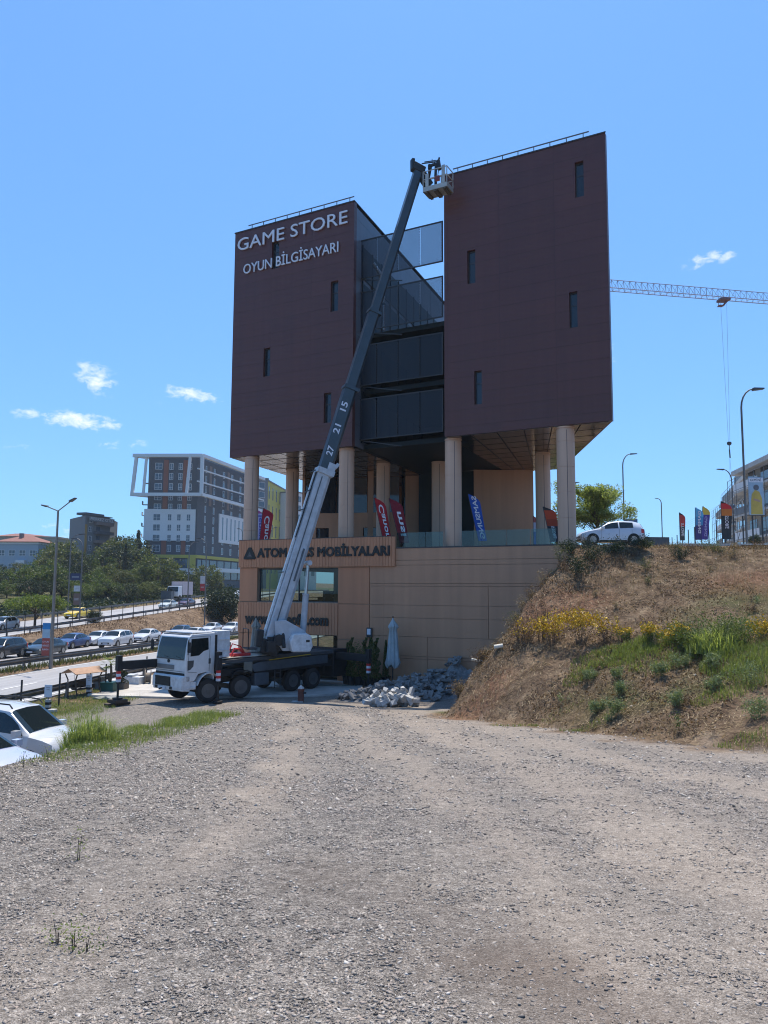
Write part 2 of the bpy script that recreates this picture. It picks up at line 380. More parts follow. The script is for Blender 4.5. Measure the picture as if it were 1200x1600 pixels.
    def ramp(f, stops):
        r = N(nt, 'ShaderNodeValToRGB'); L.new(f, r.inputs[0]); e = r.color_ramp.elements
        while len(e) < len(stops): e.new(.5)
        for k, (p, c) in enumerate(stops): e[k].position = p; e[k].color = (*c, 1)
        return r.outputs[0]
    def mix(f, a, c, mode='MIX'):
        x = N(nt, 'ShaderNodeMix', data_type='RGBA'); x.blend_type = mode
        for sk, v in ((0, f), (6, a), (7, c)):
            if isinstance(v, (int, float)): x.inputs[sk].default_value = v
            elif isinstance(v, tuple): x.inputs[sk].default_value = (*v, 1)
            else: L.new(v, x.inputs[sk])
        return x.outputs[2]
    # gravel: crushed stones at two sizes over trodden brown dust
    def vor(sc, feat='F1'):
        v = N(nt, 'ShaderNodeTexVoronoi'); v.feature = feat; v.inputs['Scale'].default_value = sc; L.new(O, v.inputs['Vector']); return v
    v1, v2 = vor(62), vor(125)
    def cellgrey(v, a, c):
        q = N(nt, 'ShaderNodeSeparateColor'); L.new(v.outputs['Color'], q.inputs[0])
        return ramp(q.outputs[0], [(0, a), (.55, tuple((i+j)/2 for i, j in zip(a, c))), (.93, c), (1, (.55, .53, .50))])
    st = mix(.5, cellgrey(v1, (.07, .063, .057), (.40, .365, .325)), cellgrey(v2, (.06, .054, .049), (.46, .42, .375)))
    dust = mix(.55, ramp(noise(3.0, 6), [(.3, (.235, .198, .165)), (.7, (.365, .318, .27))]), cellgrey(v2, (.11, .09, .074), (.40, .355, .305)))
    wm = N(nt, 'ShaderNodeMapping'); wm.inputs['Rotation'].default_value = (0, 0, R(-9)); wm.inputs['Scale'].default_value = (.42, .07, 1); L.new(O, wm.inputs['Vector'])
    wn = N(nt, 'ShaderNodeTexNoise'); wn.inputs['Scale'].default_value = 1; wn.inputs['Detail'].default_value = 4; L.new(wm.outputs[0], wn.inputs['Vector'])
    track = ramp(wn.outputs['Fac'], [(.44, (0, 0, 0)), (.6, (1, 1, 1))])
    patch = ramp(noise(.33, 5), [(.42, (0, 0, 0)), (.62, (1, 1, 1))])
    aw = N(nt, 'ShaderNodeAttribute'); aw.attribute_name = 'wear'; sw = N(nt, 'ShaderNodeSeparateColor'); L.new(aw.outputs['Color'], sw.inputs[0])
    dm_old = math_n(nt, 'MULTIPLY', math_n(nt, 'ADD', math_n(nt, 'MULTIPLY', track, .6), math_n(nt, 'MULTIPLY', patch, .3), clamp=True), .95, clamp=True)
    dm = math_n(nt, 'ADD', math_n(nt, 'MULTIPLY', sw.outputs[0], .72), math_n(nt, 'MULTIPLY', dm_old, .22), clamp=True)
    st = mix(.85, st, ramp(noise(9, 9, .78), [(.34, (.42, .41, .41)), (.5, (1, 1, 1)), (.66, (1.9, 1.86, 1.82))]), 'MULTIPLY')
    dust = mix(.8, dust, ramp(noise(14, 9, .75), [(.34, (.55, .53, .52)), (.66, (1.5, 1.48, 1.45))]), 'MULTIPLY')
    gcol = mix(dm, st, dust); gcol = mix(math_n(nt, 'MULTIPLY', sw.outputs[1], .6, clamp=True), gcol, ramp(noise(11, 7, .7), [(.3, (.075, .055, .042)), (.7, (.17, .13, .105))])); gcol = mix(.55, gcol, mix(.5, gcol, ramp(noise(.5, 6), [(.3, (.72, .72, .74)), (.7, (1.32, 1.30, 1.27))]), 'MULTIPLY'), 'MIX')
    # bank: dry soil with straw tones, red earth and green patches
    soil = ramp(noise(1.6, 8, .68), [(.28, (.045, .030, .021)), (.44, (.13, .088, .058)), (.58, (.215, .152, .10)), (.76, (.35, .275, .185))])
    soil = mix(.5, soil, mix(1.0, soil, ramp(noise(14, 5, .7), [(.3, (.45, .43, .4)), (.7, (1.5, 1.5, 1.45))]), 'MULTIPLY'))
    soil = mix(math_n(nt, 'MULTIPLY', sp.outputs[1], .45, clamp=True), soil, ramp(noise(4, 6), [(.3, (.16, .07, .04)), (.7, (.33, .16, .095))]))
    gr = ramp(noise(5, 6), [(.3, (.04, .055, .02)), (.7, (.12, .135, .05))])
    soil = mix(math_n(nt, 'MULTIPLY', sp.outputs[2], .8, clamp=True), soil, gr)
    gg = math_n(nt, 'MULTIPLY', sp.outputs[2], .5, clamp=True); gcol = mix(gg, gcol, gr)
    fin = mix(sp.outputs[0], soil, gcol); L.new(fin, b.inputs['Base Color'])
    h = math_n(nt, 'ADD', math_n(nt, 'MULTIPLY', math_n(nt, 'SUBTRACT', 1.0, v1.outputs['Distance']), .022), math_n(nt, 'MULTIPLY', math_n(nt, 'SUBTRACT', 1.0, v2.outputs['Distance']), .016))
    h = math_n(nt, 'MULTIPLY', h, math_n(nt, 'SUBTRACT', 1.15, math_n(nt, 'MULTIPLY', dm, .75)))
    hb = math_n(nt, 'ADD', math_n(nt, 'MULTIPLY', noise(3, 8, .7), .22), math_n(nt, 'MULTIPLY', noise(22, 5, .7), .05))
    hm = N(nt, 'ShaderNodeMix', data_type='FLOAT'); L.new(sp.outputs[0], hm.inputs[0]); L.new(hb, hm.inputs[2]); L.new(h, hm.inputs[3])
    bp = N(nt, 'ShaderNodeBump'); bp.inputs['Strength'].default_value = .9; bp.inputs['Distance'].default_value = 1.0
    L.new(hm.outputs[0], bp.inputs['Height']); L.new(bp.outputs[0], b.inputs['Normal'])
    me.materials.append(m); o = link('ground', me); tag(o, kind='structure')
build_terrain()

# ------------------------------------------------------------------ roads
def asphalt(name, c, lanes):
    m = bpy.data.materials.new(name); m.use_nodes = True; nt = m.node_tree; L = nt.links; b = nt.nodes['Principled BSDF']
    b.inputs['Roughness'].default_value = .62; tc = N(nt, 'ShaderNodeTexCoord'); mp = N(nt, 'ShaderNodeMapping'); mp.inputs['Rotation'].default_value = (0, 0, R(8.5))
    L.new(tc.outputs['Object'], mp.inputs['Vector']); mp2 = N(nt, 'ShaderNodeMapping'); mp2.inputs['Scale'].default_value = (1.6, .05, 1); L.new(mp.outputs[0], mp2.inputs['Vector'])
    n = N(nt, 'ShaderNodeTexNoise'); n.inputs['Scale'].default_value = 1; n.inputs['Detail'].default_value = 5; L.new(mp2.outputs[0], n.inputs['Vector'])
    n2 = N(nt, 'ShaderNodeTexNoise'); n2.inputs['Scale'].default_value = 9; n2.inputs['Detail'].default_value = 6; L.new(tc.outputs['Object'], n2.inputs['Vector'])
    f = math_n(nt, 'ADD', math_n(nt, 'MULTIPLY', n.outputs['Fac'], .7), math_n(nt, 'MULTIPLY', n2.outputs['Fac'], .3))
    r = N(nt, 'ShaderNodeMapRange'); r.inputs[1].default_value = .3; r.inputs[2].default_value = .7; r.inputs[3].default_value = .72; r.inputs[4].default_value = 1.25; L.new(f, r.inputs[0])
    v = N(nt, 'ShaderNodeVectorMath', operation='SCALE'); v.inputs[0].default_value = c; L.new(r.outputs[0], v.inputs['Scale']); L.new(v.outputs[0], b.inputs['Base Color']); return m
M_ASPH = asphalt('worn_asphalt', (.29, .285, .285), 2)
M_PAINT = mat('road_paint', (.62, .62, .6), .7, var=.25, vscale=6)
def strip(name, u0, u1, s0, s1, zf, m, dz=0.0, n=None, thick=.5, **kw):
    b = MB(); n = n or int((s1-s0)/3)+1; S = np.linspace(s0, s1, n)
    rows = []
    for s in S:
        xa, ya = xy(s, u0); xb, yb = xy(s, u1); za, zb = float(zf(s, u0))+dz, float(zf(s, u1))+dz
        rows.append([(xa, ya, za), (xb, yb, zb), (xb, yb, zb-thick), (xa, ya, za-thick)])
    v = [p for r in rows for p in r]; fs = []
    for i in range(n-1):
        k = i*4; fs += [(k, k+1, k+5, k+4), (k+1, k+2, k+6, k+5), (k+3, k, k+4, k+7)]
    b.add(v, fs); return b.build(name, m, fixn=False, **kw)
z1 = lambda s, u: -.38+zfall(s)
z2 = lambda s, u: -.8-.01*(u-31.6)+zfall(s)
z3 = lambda s, u: zup(s)
strip('service_road', 21.0, 28.3, -30, 320, z1, M_ASPH, .02, kind='structure')
strip('highway', 31.8, 41.8, -30, 320, z2, M_ASPH, .02, kind='structure')
strip('upper_road', 51.2, 61.8, -30, 320, z3, M_ASPH, .02, kind='structure')
def markings():
    b = MB()
    def line(u, zf, s0, s1, w=.13, dash=None):
        s = s0
        while s < s1:
            e = min(s+(dash[0] if dash else 4), s1)
            q = []
            for (ss, uu) in ((s, u-w/2), (s, u+w/2), (e, u+w/2), (e, u-w/2)):
                x, y = xy(ss, uu); q.append((x, y, float(zf(ss, uu))+.03))
            b.quad(*q); s = e+(dash[1] if dash else 0)
    line(21.35, z1, -20, 240); line(27.95, z1, -20, 240); line(24.7, z1, -20, 240, dash=(3, 4))
    line(32.2, z2, -20, 240); line(41.4, z2, -20, 240); line(35.2, z2, -20, 240, dash=(3, 5)); line(38.3, z2, -20, 240, dash=(3, 5))
    line(51.6, z3, -20, 240); line(61.4, z3, -20, 240); line(55, z3, -20, 240, dash=(3, 5)); line(58.2, z3, -20, 240, dash=(3, 5))
    b.build('road_markings', M_PAINT, fixn=False, kind='structure')
markings()
# guardrails: every run is a thing, its posts are parts
M_GALV = mat('galvanised_steel', (.16, .155, .15), .55, .55, var=.25, vscale=2)
M_DARKST = mat('dark_steel', (.035, .037, .04), .5, .3)
def guardrail(u, s0, s1, zf, label, step=4.0, top=.75, posts_to=None):
    x0, y0 = xy(s0, u); t = empty('guardrail', (x0, y0, float(zf(s0, u))), label, 'guardrail', 'guardrails along the roads')
    b = MB(); S = np.arange(s0, s1, 2.0)
    prof = [(-.03, -.16), (.03, -.10), (-.03, -.02), (-.03, .02), (.03, .10), (-.03, .16)]
    v = []
    for s in S:
        for (a, h) in prof:
            x, y = xy(s, u+a); v.append((x, y, float(zf(s, u))+top-.16+h))
    k = len(prof); b.add(v, [(i*k+j, i*k+j+1, (i+1)*k+j+1, (i+1)*k+j) for i in range(len(S)-1) for j in range(k-1)])
    o = b.build('rail', M_GALV, t, Matrix.Identity(4), fixn=False)
    so = o.modifiers.new('s', 'SOLIDIFY'); so.thickness = .02
    p = MB().box(-.05, .05, -.07, .07, -.4, top).mesh('post', M_GALV)
    for s in np.arange(s0+.5, min(s1, posts_to or s1), step):
        x, y = xy(s, u-.08 if u < 29 else u+.1); link('post', p, t, frame((x, y, float(zf(s, u))), -R(8.5)))
zt = lambda s, u: float(zroad(np.array([s]), np.array([u]))[0])
guardrail(20.35, 14, 78, zt, 'grey steel guardrail between the gravel yard and the near road', posts_to=78)
guardrail(29.0, 20, 200, zt, 'steel guardrail on the far edge of the near road beside the grass strip', posts_to=150)
guardrail(31.2, 20, 200, zt, 'steel guardrail on the near edge of the car-filled highway', 4.0, posts_to=150)
guardrail(42.3, 30, 230, zt, 'pale steel guardrail at the foot of the dry embankment across the highway', 4.0, posts_to=150)
guardrail(50.7, 50, 230, zt, 'steel guardrail on top of the embankment along the upper road', 4.0, posts_to=160)
guardrail(62.1, 50, 230, zt, 'steel guardrail on the far side of the upper road in front of the trees', 4.0, posts_to=160)
# ------------------------------------------------------------------ the store building
TFM = frame((3.46, 41.33, 0), math.atan2(-.4787, .8780)); P0 = atY(600, 900, 43)
PFM = frame((P0[0], P0[1], 0), math.atan2(-.4368, .8996))
TFi, PFi = TFM.inverted(), PFM.inverted()
pn = np.array([.4368, .8996, 0]); tn = np.array([.4787, .8780, 0])
def pod(a, b):
    q = PFi @ Vector(onplane(a, b, P0, pn)); return q.x, q.z
def tow(a, b):
    q = TFi @ Vector(onplane(a, b, (3.46, 41.33, 0), tn)); return q.x, q.z
def cladding(name, col, hj, vj, rough=.38, coat=0, jd=.45, metal=0.0, ribs=.0):
    m = bpy.data.materials.new(name); m.use_nodes = True; nt = m.node_tree; L = nt.links; b = nt.nodes['Principled BSDF']
    b.inputs['Metallic'].default_value = metal
    tc = N(nt, 'ShaderNodeTexCoord'); sp = N(nt, 'ShaderNodeSeparateXYZ'); L.new(tc.outputs['Object'], sp.inputs[0])
    def jl(v, p, w):
        f = math_n(nt, 'FRACT', math_n(nt, 'DIVIDE', math_n(nt, 'ADD', v, 400*p), p)); return math_n(nt, 'LESS_THAN', f, w/p)
    hor = math_n(nt, 'ADD', sp.outputs[0], math_n(nt, 'MULTIPLY', sp.outputs[1], .01))
    hv = N(nt, 'ShaderNodeNewGeometry'); sn = N(nt, 'ShaderNodeSeparateXYZ')
    jh = jl(sp.outputs[2], hj, .03); jv = jl(hor, vj, .025)
    j = math_n(nt, 'MAXIMUM', jh, jv)
    # panel-to-panel tone
    cx = math_n(nt, 'FLOOR', math_n(nt, 'DIVIDE', hor, vj)); cz = math_n(nt, 'FLOOR', math_n(nt, 'DIVIDE', sp.outputs[2], hj))
    cb = N(nt, 'ShaderNodeCombineXYZ'); L.new(cx, cb.inputs[0]); L.new(cz, cb.inputs[1]); wn = N(nt, 'ShaderNodeTexWhiteNoise'); wn.noise_dimensions = '3D'; L.new(cb.outputs[0], wn.inputs['Vector'])
    no = N(nt, 'ShaderNodeTexNoise'); no.inputs['Scale'].default_value = .35; no.inputs['Detail'].default_value = 7; L.new(tc.outputs['Object'], no.inputs['Vector'])
    mp = N(nt, 'ShaderNodeMapping'); mp.inputs['Scale'].default_value = (1.1, 1.1, .06); L.new(tc.outputs['Object'], mp.inputs['Vector'])
    n2 = N(nt, 'ShaderNodeTexNoise'); n2.inputs['Scale'].default_value = 2.2; n2.inputs['Detail'].default_value = 6; L.new(mp.outputs[0], n2.inputs['Vector'])
    f = math_n(nt, 'ADD', math_n(nt, 'MULTIPLY', wn.outputs['Value'], .09), math_n(nt, 'ADD', math_n(nt, 'MULTIPLY', no.outputs['Fac'], .26), math_n(nt, 'MULTIPLY', n2.outputs['Fac'], .46)))
    f = math_n(nt, 'ADD', f, .60); f = math_n(nt, 'MULTIPLY', f, math_n(nt, 'SUBTRACT', 1.0, math_n(nt, 'MULTIPLY', j, jd)))
    v = N(nt, 'ShaderNodeVectorMath', operation='SCALE'); v.inputs[0].default_value = col; L.new(f, v.inputs['Scale']); L.new(v.outputs[0], b.inputs['Base Color'])
    rr = N(nt, 'ShaderNodeMapRange'); rr.inputs[3].default_value = rough-.06; rr.inputs[4].default_value = rough+.14; L.new(no.outputs['Fac'], rr.inputs[0]); L.new(rr.outputs[0], b.inputs['Roughness'])
    h = math_n(nt, 'ADD', math_n(nt, 'MULTIPLY', j, -.02), math_n(nt, 'ADD', math_n(nt, 'MULTIPLY', no.outputs['Fac'], .06), math_n(nt, 'MULTIPLY', wn.outputs['Value'], 0)))
    if ribs:
        rb = math_n(nt, 'SINE', math_n(nt, 'MULTIPLY', sp.outputs[2], 2*math.pi/ribs)); h = math_n(nt, 'ADD', h, math_n(nt, 'MULTIPLY', rb, .0025))
    bp = N(nt, 'ShaderNodeBump'); bp.inputs['Strength'].default_value = .8; bp.inputs['Distance'].default_value = 1; L.new(h, bp.inputs['Height']); L.new(bp.outputs[0], b.inputs['Normal'])
    return m
M_MAROON = cladding('maroon_cladding', (.088, .025, .019), .9, 3.03, .38, ribs=.30, jd=.22)
M_SIDE = cladding('slate_cladding', (.10, .105, .125), 1.8, 1.5, .4)
M_TAN = cladding('tan_panel', (.38, .24, .16), 50, 50, .5, jd=0)
M_TANW = cladding('tan_wall', (.43, .225, .128), 50, 50, .5, jd=0)
M_ORANGE = cladding('terracotta_panel', (.46, .20, .10), 50, 50, .55, jd=0)
M_COL = cladding('column_stone', (.52, .335, .235), 50, 50, .5, jd=0)
M_SOFFIT = cladding('soffit_metal', (.13, .10, .085), 60, 60, .10, jd=0, metal=.92)
M_GLASSD = glass('dark_glass', (.012, .02, .028), .04)
M_PANE = glass('clear_pane', rough=.0, alpha=(.30, .40, .38))
M_TEAL = mat('teal_curtain', (.008, .015, .019), .5, var=.2, vscale=.8, spec=.2)
M_BALUS = glass('balustrade_glass', rough=.0, alpha=(.62, .74, .74))
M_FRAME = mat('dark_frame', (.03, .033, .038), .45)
M_BLACKL = mat('sign_black', (.004, .006, .007), .5, var=.1)
M_LETW = mat('sign_white', (.62, .65, .72), .4, var=.05)
M_SLATED = mat('view_block_dark', (.03, .045, .05), .6)  # dark tone of the added boxes that block the bright window view
M_DECK = mat('terrace_floor', (.3, .27, .24), .7, var=.2)
M_CONC = mat('concrete', (.42, .40, .37), .85, var=.22, vscale=1.2, bump=.3)
ST = empty('store_building', (3.46, 41.33, 0), 'maroon two-tower store on round tan columns over a tan podium with GAME STORE lettering', 'building')
ZT, ZB, ZF = 27.95, 13.05, 7.05
def tpart(b, name, m, par=ST, **k): return b.build(name, m, par, TFM, **k)
def ppart(b, name, m, par=ST, **k): return b.build(name, m, par, PFM, **k)
# left tower: walls with real window openings
def holed_front(b, x0, x1, z0, z1, holes, y0, y1):
    """wall slab in the local xz plane, split round rectangular openings"""
    xs = sorted({x0, x1}|{h[0] for h in holes}|{h[1] for h in holes}); zs = sorted({z0, z1}|{h[2] for h in holes}|{h[3] for h in holes})
    nx, nz = len(xs)-1, len(zs)-1
    solid = [[not any(h[0] <= (xs[i]+xs[i+1])/2 <= h[1] and h[2] <= (zs[j]+zs[j+1])/2 <= h[3] for h in holes) for j in range(nz)] for i in range(nx)]
    S = lambda i, j: 0 <= i < nx and 0 <= j < nz and solid[i][j]
    for i in range(nx):
        for j in range(nz):
            if not solid[i][j]: continue
            a, c, d, e = xs[i], xs[i+1], zs[j], zs[j+1]
            b.add([(a, y0, d), (c, y0, d), (c, y0, e), (a, y0, e)], [(0, 1, 2, 3)]); b.add([(a, y1, d), (c, y1, d), (c, y1, e), (a, y1, e)], [(3, 2, 1, 0)])
            if not S(i-1, j): b.add([(a, y0, d), (a, y0, e), (a, y1, e), (a, y1, d)], [(0, 1, 2, 3)])
            if not S(i+1, j): b.add([(c, y0, d), (c, y1, d), (c, y1, e), (c, y0, e)], [(0, 1, 2, 3)])
            if not S(i, j-1): b.add([(a, y0, d), (a, y1, d), (c, y1, d), (c, y0, d)], [(0, 1, 2, 3)])
            if not S(i, j+1): b.add([(a, y0, e), (c, y0, e), (c, y1, e), (a, y1, e)], [(0, 1, 2, 3)])
WL = [(-12.17, -11.6, 24.93, 26.73), (-7.69, -7.16, 21.36, 23.25), (-12.65, -12.14, 18.0, 19.82), (-8.08, -7.56, 14.58, 16.4)]
WR = [(7.19, 7.64, 24.87, 26.78), (1.19, 1.66, 21.4, 23.3), (6.77, 7.18, 18.03, 19.9), (1.55, 1.98, 14.63, 16.47)]
def tower(name, poly, holes, fx0, fx1):
    b = MB(); holed_front(b, fx0, fx1, ZB, ZT, holes, 0, .30)
    t = tpart(b, name+'_front', M_MAROON, fixn=False)
    # body behind the front slab
    b = MB(); b.prism([(fx0, .302), (fx1, .302)]+poly, ZB+.05, ZT-.25)
    return t, b
t1, b1 = tower('tower', [(-8.3, 20), (-18.5, 20)], WL, -15.18, -6.08)
tpart(b1, 'tower_body', M_SIDE)
t2, b2 = tower('tower', [(2.4, 14), (-1.6, 14)], WR, -.20, 8.77)
tpart(b2, 'tower_body', M_MAROON)
for hs in (WL, WR):
    for (a, c, d, e) in hs:
        w = tpart(MB().box(a, a+.05, .19, .25, d, e).box(c-.05, c, .19, .25, d, e).box(a+.05, c-.05, .19, .25, e-.05, e).box(a+.05, c-.05, .19, .25, d, d+.05).box(a+.05, c-.05, .2, .24, lerp(d, e, .62), lerp(d, e, .66)), 'window', M_FRAME)
        b = MB().box(a+.05, c-.05, .215, .225, d+.05, e-.05); b.build('pane', M_GLASSD, w, TFM)
# coping round the roofs
tpart(MB().prism([(-15.22, -.04), (-6.04, -.04), (-8.26, 20), (-18.54, 20)], ZT, ZT+.06), 'roof_coping', M_FRAME)
tpart(MB().prism([(-.24, -.04), (8.81, -.04), (2.44, 14), (-1.6, 14)], ZT, ZT+.06), 'roof_coping', M_FRAME)
# glossy soffits
def soffit(poly, nx, ny):
    b = MB(); (x0, y0), (x1, y1), (x2, y2), (x3, y3) = poly
    def P(u, v): return (lerp(lerp(x0, x1, u), lerp(x3, x2, u), v), lerp(lerp(y0, y1, u), lerp(y3, y2, u), v))
    g = .004
    for i in range(nx):
        for j in range(ny):
            q = [P(i/nx+g, j/ny+g), P((i+1)/nx-g, j/ny+g), P((i+1)/nx-g, (j+1)/ny-g), P(i/nx+g, (j+1)/ny-g)]
            b.prism(q, ZB-.03, ZB)
    return b
tpart(soffit([(-15.14, .05), (-6.12, .05), (-8.28, 19.9), (-18.4, 19.9)], 7, 12), 'soffit', M_SOFFIT)
tpart(soffit([(-.16, .05), (8.70, .05), (2.4, 13.9), (-1.5, 13.9)], 6, 9), 'soffit', M_SOFFIT)
# inner side of the left tower: glazed band with mullions
def side_pt(t, off=.0): return (-6.08-.111*t+off, .30+t)
b = MB(); gl = MB()
for k in range(12):
    (xa, ya), (xb, yb) = side_pt(.9+k*1.5), side_pt(.9+k*1.5+1.44)
    for (za, zb) in ((13.5, 16.6), (16.9, 20.2), (20.5, 23.3), (23.6, 25.6)):
        gl.prism([(xa-.02, ya), (xa+.04, ya), (xb+.04, yb), (xb-.02, yb)], za, zb)
    (xm, ym) = side_pt(.9+k*1.5-.03); b.box(xm, xm+.07, ym-.03, ym+.03, 13.4, 25.7)
tpart(gl, 'curtain_glass', M_TEAL); tpart(b, 'mullions', M_TEAL)
# bridges between the towers: ceilings and perforated screens
b = MB()
for z in (13.1, 16.45, 19.9): b.prism([(-6.3, 1.6), (-.25, 1.6), (-1.9, 17), (-8.1, 17)], z, z+.28)
tpart(b, 'bridge_slab', M_TEAL)
tpart(MB().prism([(-7.6, 12.0), (-2.95, 12.0), (-2.95, 12.2), (-7.6, 12.2)], ZF, 13.04).prism([(-7.6, 12.0), (-1.45, 12.0), (-1.45, 12.2), (-7.6, 12.2)], 13.4, 19.9), 'recess_glass', M_TEAL)
def perf():
    m = bpy.data.materials.new('perforated_metal'); m.use_nodes = True; nt = m.node_tree; L = nt.links; b = nt.nodes['Principled BSDF']; out = nt.nodes['Material Output']
    b.inputs['Base Color'].default_value = (.012, .020, .034, 1); b.inputs['Roughness'].default_value = .5
    tc = N(nt, 'ShaderNodeTexCoord'); sp = N(nt, 'ShaderNodeSeparateXYZ'); L.new(tc.outputs['Object'], sp.inputs[0])
    # rows of round holes on a diagonal pitch
    def fr(v): return math_n(nt, 'SUBTRACT', math_n(nt, 'FRACT', math_n(nt, 'MULTIPLY', v, 22)), .5)
    x = math_n(nt, 'ADD', sp.outputs[0], 40); z = sp.outputs[2]
    a = fr(math_n(nt, 'ADD', x, z)); c = fr(math_n(nt, 'SUBTRACT', math_n(nt, 'ADD', x, 10), z))
    d = math_n(nt, 'ADD', math_n(nt, 'MULTIPLY', a, a), math_n(nt, 'MULTIPLY', c, c)); hole = math_n(nt, 'LESS_THAN', d, .105)
    tr = N(nt, 'ShaderNodeBsdfTransparent'); mx = N(nt, 'ShaderNodeMixShader'); L.new(hole, mx.inputs[0]); L.new(b.outputs[0], mx.inputs[1]); L.new(tr.outputs[0], mx.inputs[2]); L.new(mx.outputs[0], out.inputs[0])
    return m
M_PERF = perf()
for (z0, z1) in ((23.5, 25.88), (20.22, 22.6), (16.86, 19.28), (13.58, 16.0)):
    fr_ = tpart(MB().box(-6.5, -.72, .96, 1.04, z1-.03, z1+.03).box(-6.5, -.72, .96, 1.04, z0-.03, z0+.03).box(-.78, -.72, .961, 1.039, z0+.031, z1-.031)
                .beam((-6.3, 1.1, z0), (-3.4, 1.1, z0-.6), .05, .05), 'screen_frame', M_FRAME)
    for k in range(4):
        a = -6.46+k*1.425; MB().quad((a+.03, 1.0, z0+.031), (a+1.39, 1.0, z0+.031), (a+1.39, 1.0, z1-.031), (a+.03, 1.0, z1-.031)).build('screen', M_PERF, fr_, TFM, fixn=False)
        c = MB()
        for q in range(14): c.box(a+1.385, a+1.43, .97, .995, z0+.08+q*.163, z0+.16+q*.163)
        c.build('clip_row', M_FRAME, fr_, TFM)
tpart(MB().cyl((-.36, .55, ZB+.3), (-.36, .55, ZT-.2), .055, n=8), 'downpipe', mat('pale_pipe', (.6, .6, .58), .5))
tpart(MB().cyl((-.5, .75, 14), (-.5, .75, 24), .03, n=8), 'downpipe', M_FRAME)
# ducts seen behind the screens
tpart(MB().tube([(-6.0, 2.2, 24.9), (-5.7, 2.6, 24.3), (-5.6, 2.8, 22.5)], .13, 10).tube([(-5.4, 2.5, 22.2), (-5.4, 2.5, 20.6)], .09, 8), 'duct', mat('steel_duct', (.5, .5, .5), .3, .9))
# roof railings
def roofrail(x0, x1, n, par=ST):
    h = .40; b = MB(); b.beam((x0, .25, ZT+.06+h), (x1, .25, ZT+.06+h), .05, .05)
    t = tpart(b, 'roof_railing', M_GALV, par)
    for k in range(n+1):
        x = lerp(x0+.3, x1-.3, k/n); MB().beam((x, .25, ZT+.061), (x, .25, ZT+.034+h), .04, .04, up=(0, 1, 0)).build('post', M_GALV, t, TFM)
roofrail(-14.3, -6.25, 8); roofrail(.25, 7.9, 8)
# columns
def column(c, z0, z1, r=.45):
    prof = [(r, 0)]; z = 0; H = z1-z0
    for k in range(1, 5):
        zz = H*k/4.6; prof += [(r, zz-.012), (r-.014, zz-.006), (r-.014, zz+.006), (r, zz+.012)]
    prof += [(r, H-.16), (r+.0, H-.15), (r-.03, H-.14), (r-.03, H-.10), (r+.01, H-.09), (r+.01, H-.004)]
    b = MB().lathe(prof, 40, (c[0], c[1], z0)); o = b.build('round_column', M_COL, ST, Matrix.Identity(4), smooth=False)
    for p in o.data.polygons: p.use_smooth = True
    o.data.set_sharp_from_angle(angle=R(25))
    s = MB(); ang = math.atan2(-c[1], -c[0])+.15
    s.box(r-.006, r+.003, -.012, .012, 0, H-.2); s.build('seam', M_FRAME, o, frame((c[0], c[1], z0), ang))
for (px, py) in ((394, 713), (542, 700), (708, 684), (883, 665)):
    q = onZ(px, py, ZB-.03); column((q[0]+.45*q[0]/q[1], q[1]+.45), ZF, ZB-.03, .455)
for (px, py) in ((456, 733), (850, 706), (599, 723), (686, 720)):
    q = onZ(px, py, ZB-.03); column((q[0], q[1]+.45), ZF, ZB-.03, .45)
W4 = Matrix.Identity(4)
b = MB(); q = onZ(644, 743, ZB); b.box(q[0]-.48, q[0]+.48, q[1], q[1]+.9, ZF, ZB-.035)
b.box(-1.15, -.75, 53.8, 54.2, ZF, ZB-.035); b.build('square_pillar', M_TANW, ST, W4)
# rooms behind the columns
b = MB(); b.prism([(6.19, 52.76), (10.33, 52.9), (11.3, 60), (7.5, 60)], ZF, ZB-.035); b.build('core_wall', M_TANW, ST, W4)
M1 = frame((-5.95, 57.4, 0), math.atan2(-1.5, 7.1)); wl = 7.25
b = MB(); holed_front(b, 0, wl, ZF, 10.35, [(.9, 1.9, ZF+.05, 9.25), (2.7, 3.3, ZF+.05, 9.25), (4.5, 5.5, ZF+.05, 9.25)], 0, .3); b.build('lower_wall', M_TANW, ST, M1, fixn=False)
b = MB()
for (a, c) in ((.9, 1.9), (2.7, 3.3), (4.5, 5.5)): b.box(a, c, .2, .22, ZF+.05, 9.25)
b.build('window', M_GLASSD, ST, M1)
b = MB()
for k in range(6): b.box(k*1.2+.03, k*1.2+1.17, .12, .14, 10.36, 12.98)
b.build('clerestory_glass', M_GLASSD, ST, M1)
MB().box(-.2, 0, 0, 9, ZF, ZB-.035).box(0, wl, 5.5, 5.7, ZF, ZB-.035).build('side_wall', M_TANW, ST, M1)
MB().prism([(1.3, 56.9), (6.19, 55.6), (6.19, 55.8), (1.3, 57.1)], ZF, ZB-.035).build('entrance_glass', M_GLASSD, ST, W4)
# ---------------- podium
XL, XR = -9.8, 10.6
b = MB()
win = (-8.5, -2.92, 3.97, 5.97); door = (-8.7, -2.92, 0.0, 2.12)
holed_front(b, XL, XR, -.9, 6.98, [win, (door[0], door[1], -.45, door[3])], .06, .36)
ppart(b, 'podium_wall', M_TAN, fixn=False)
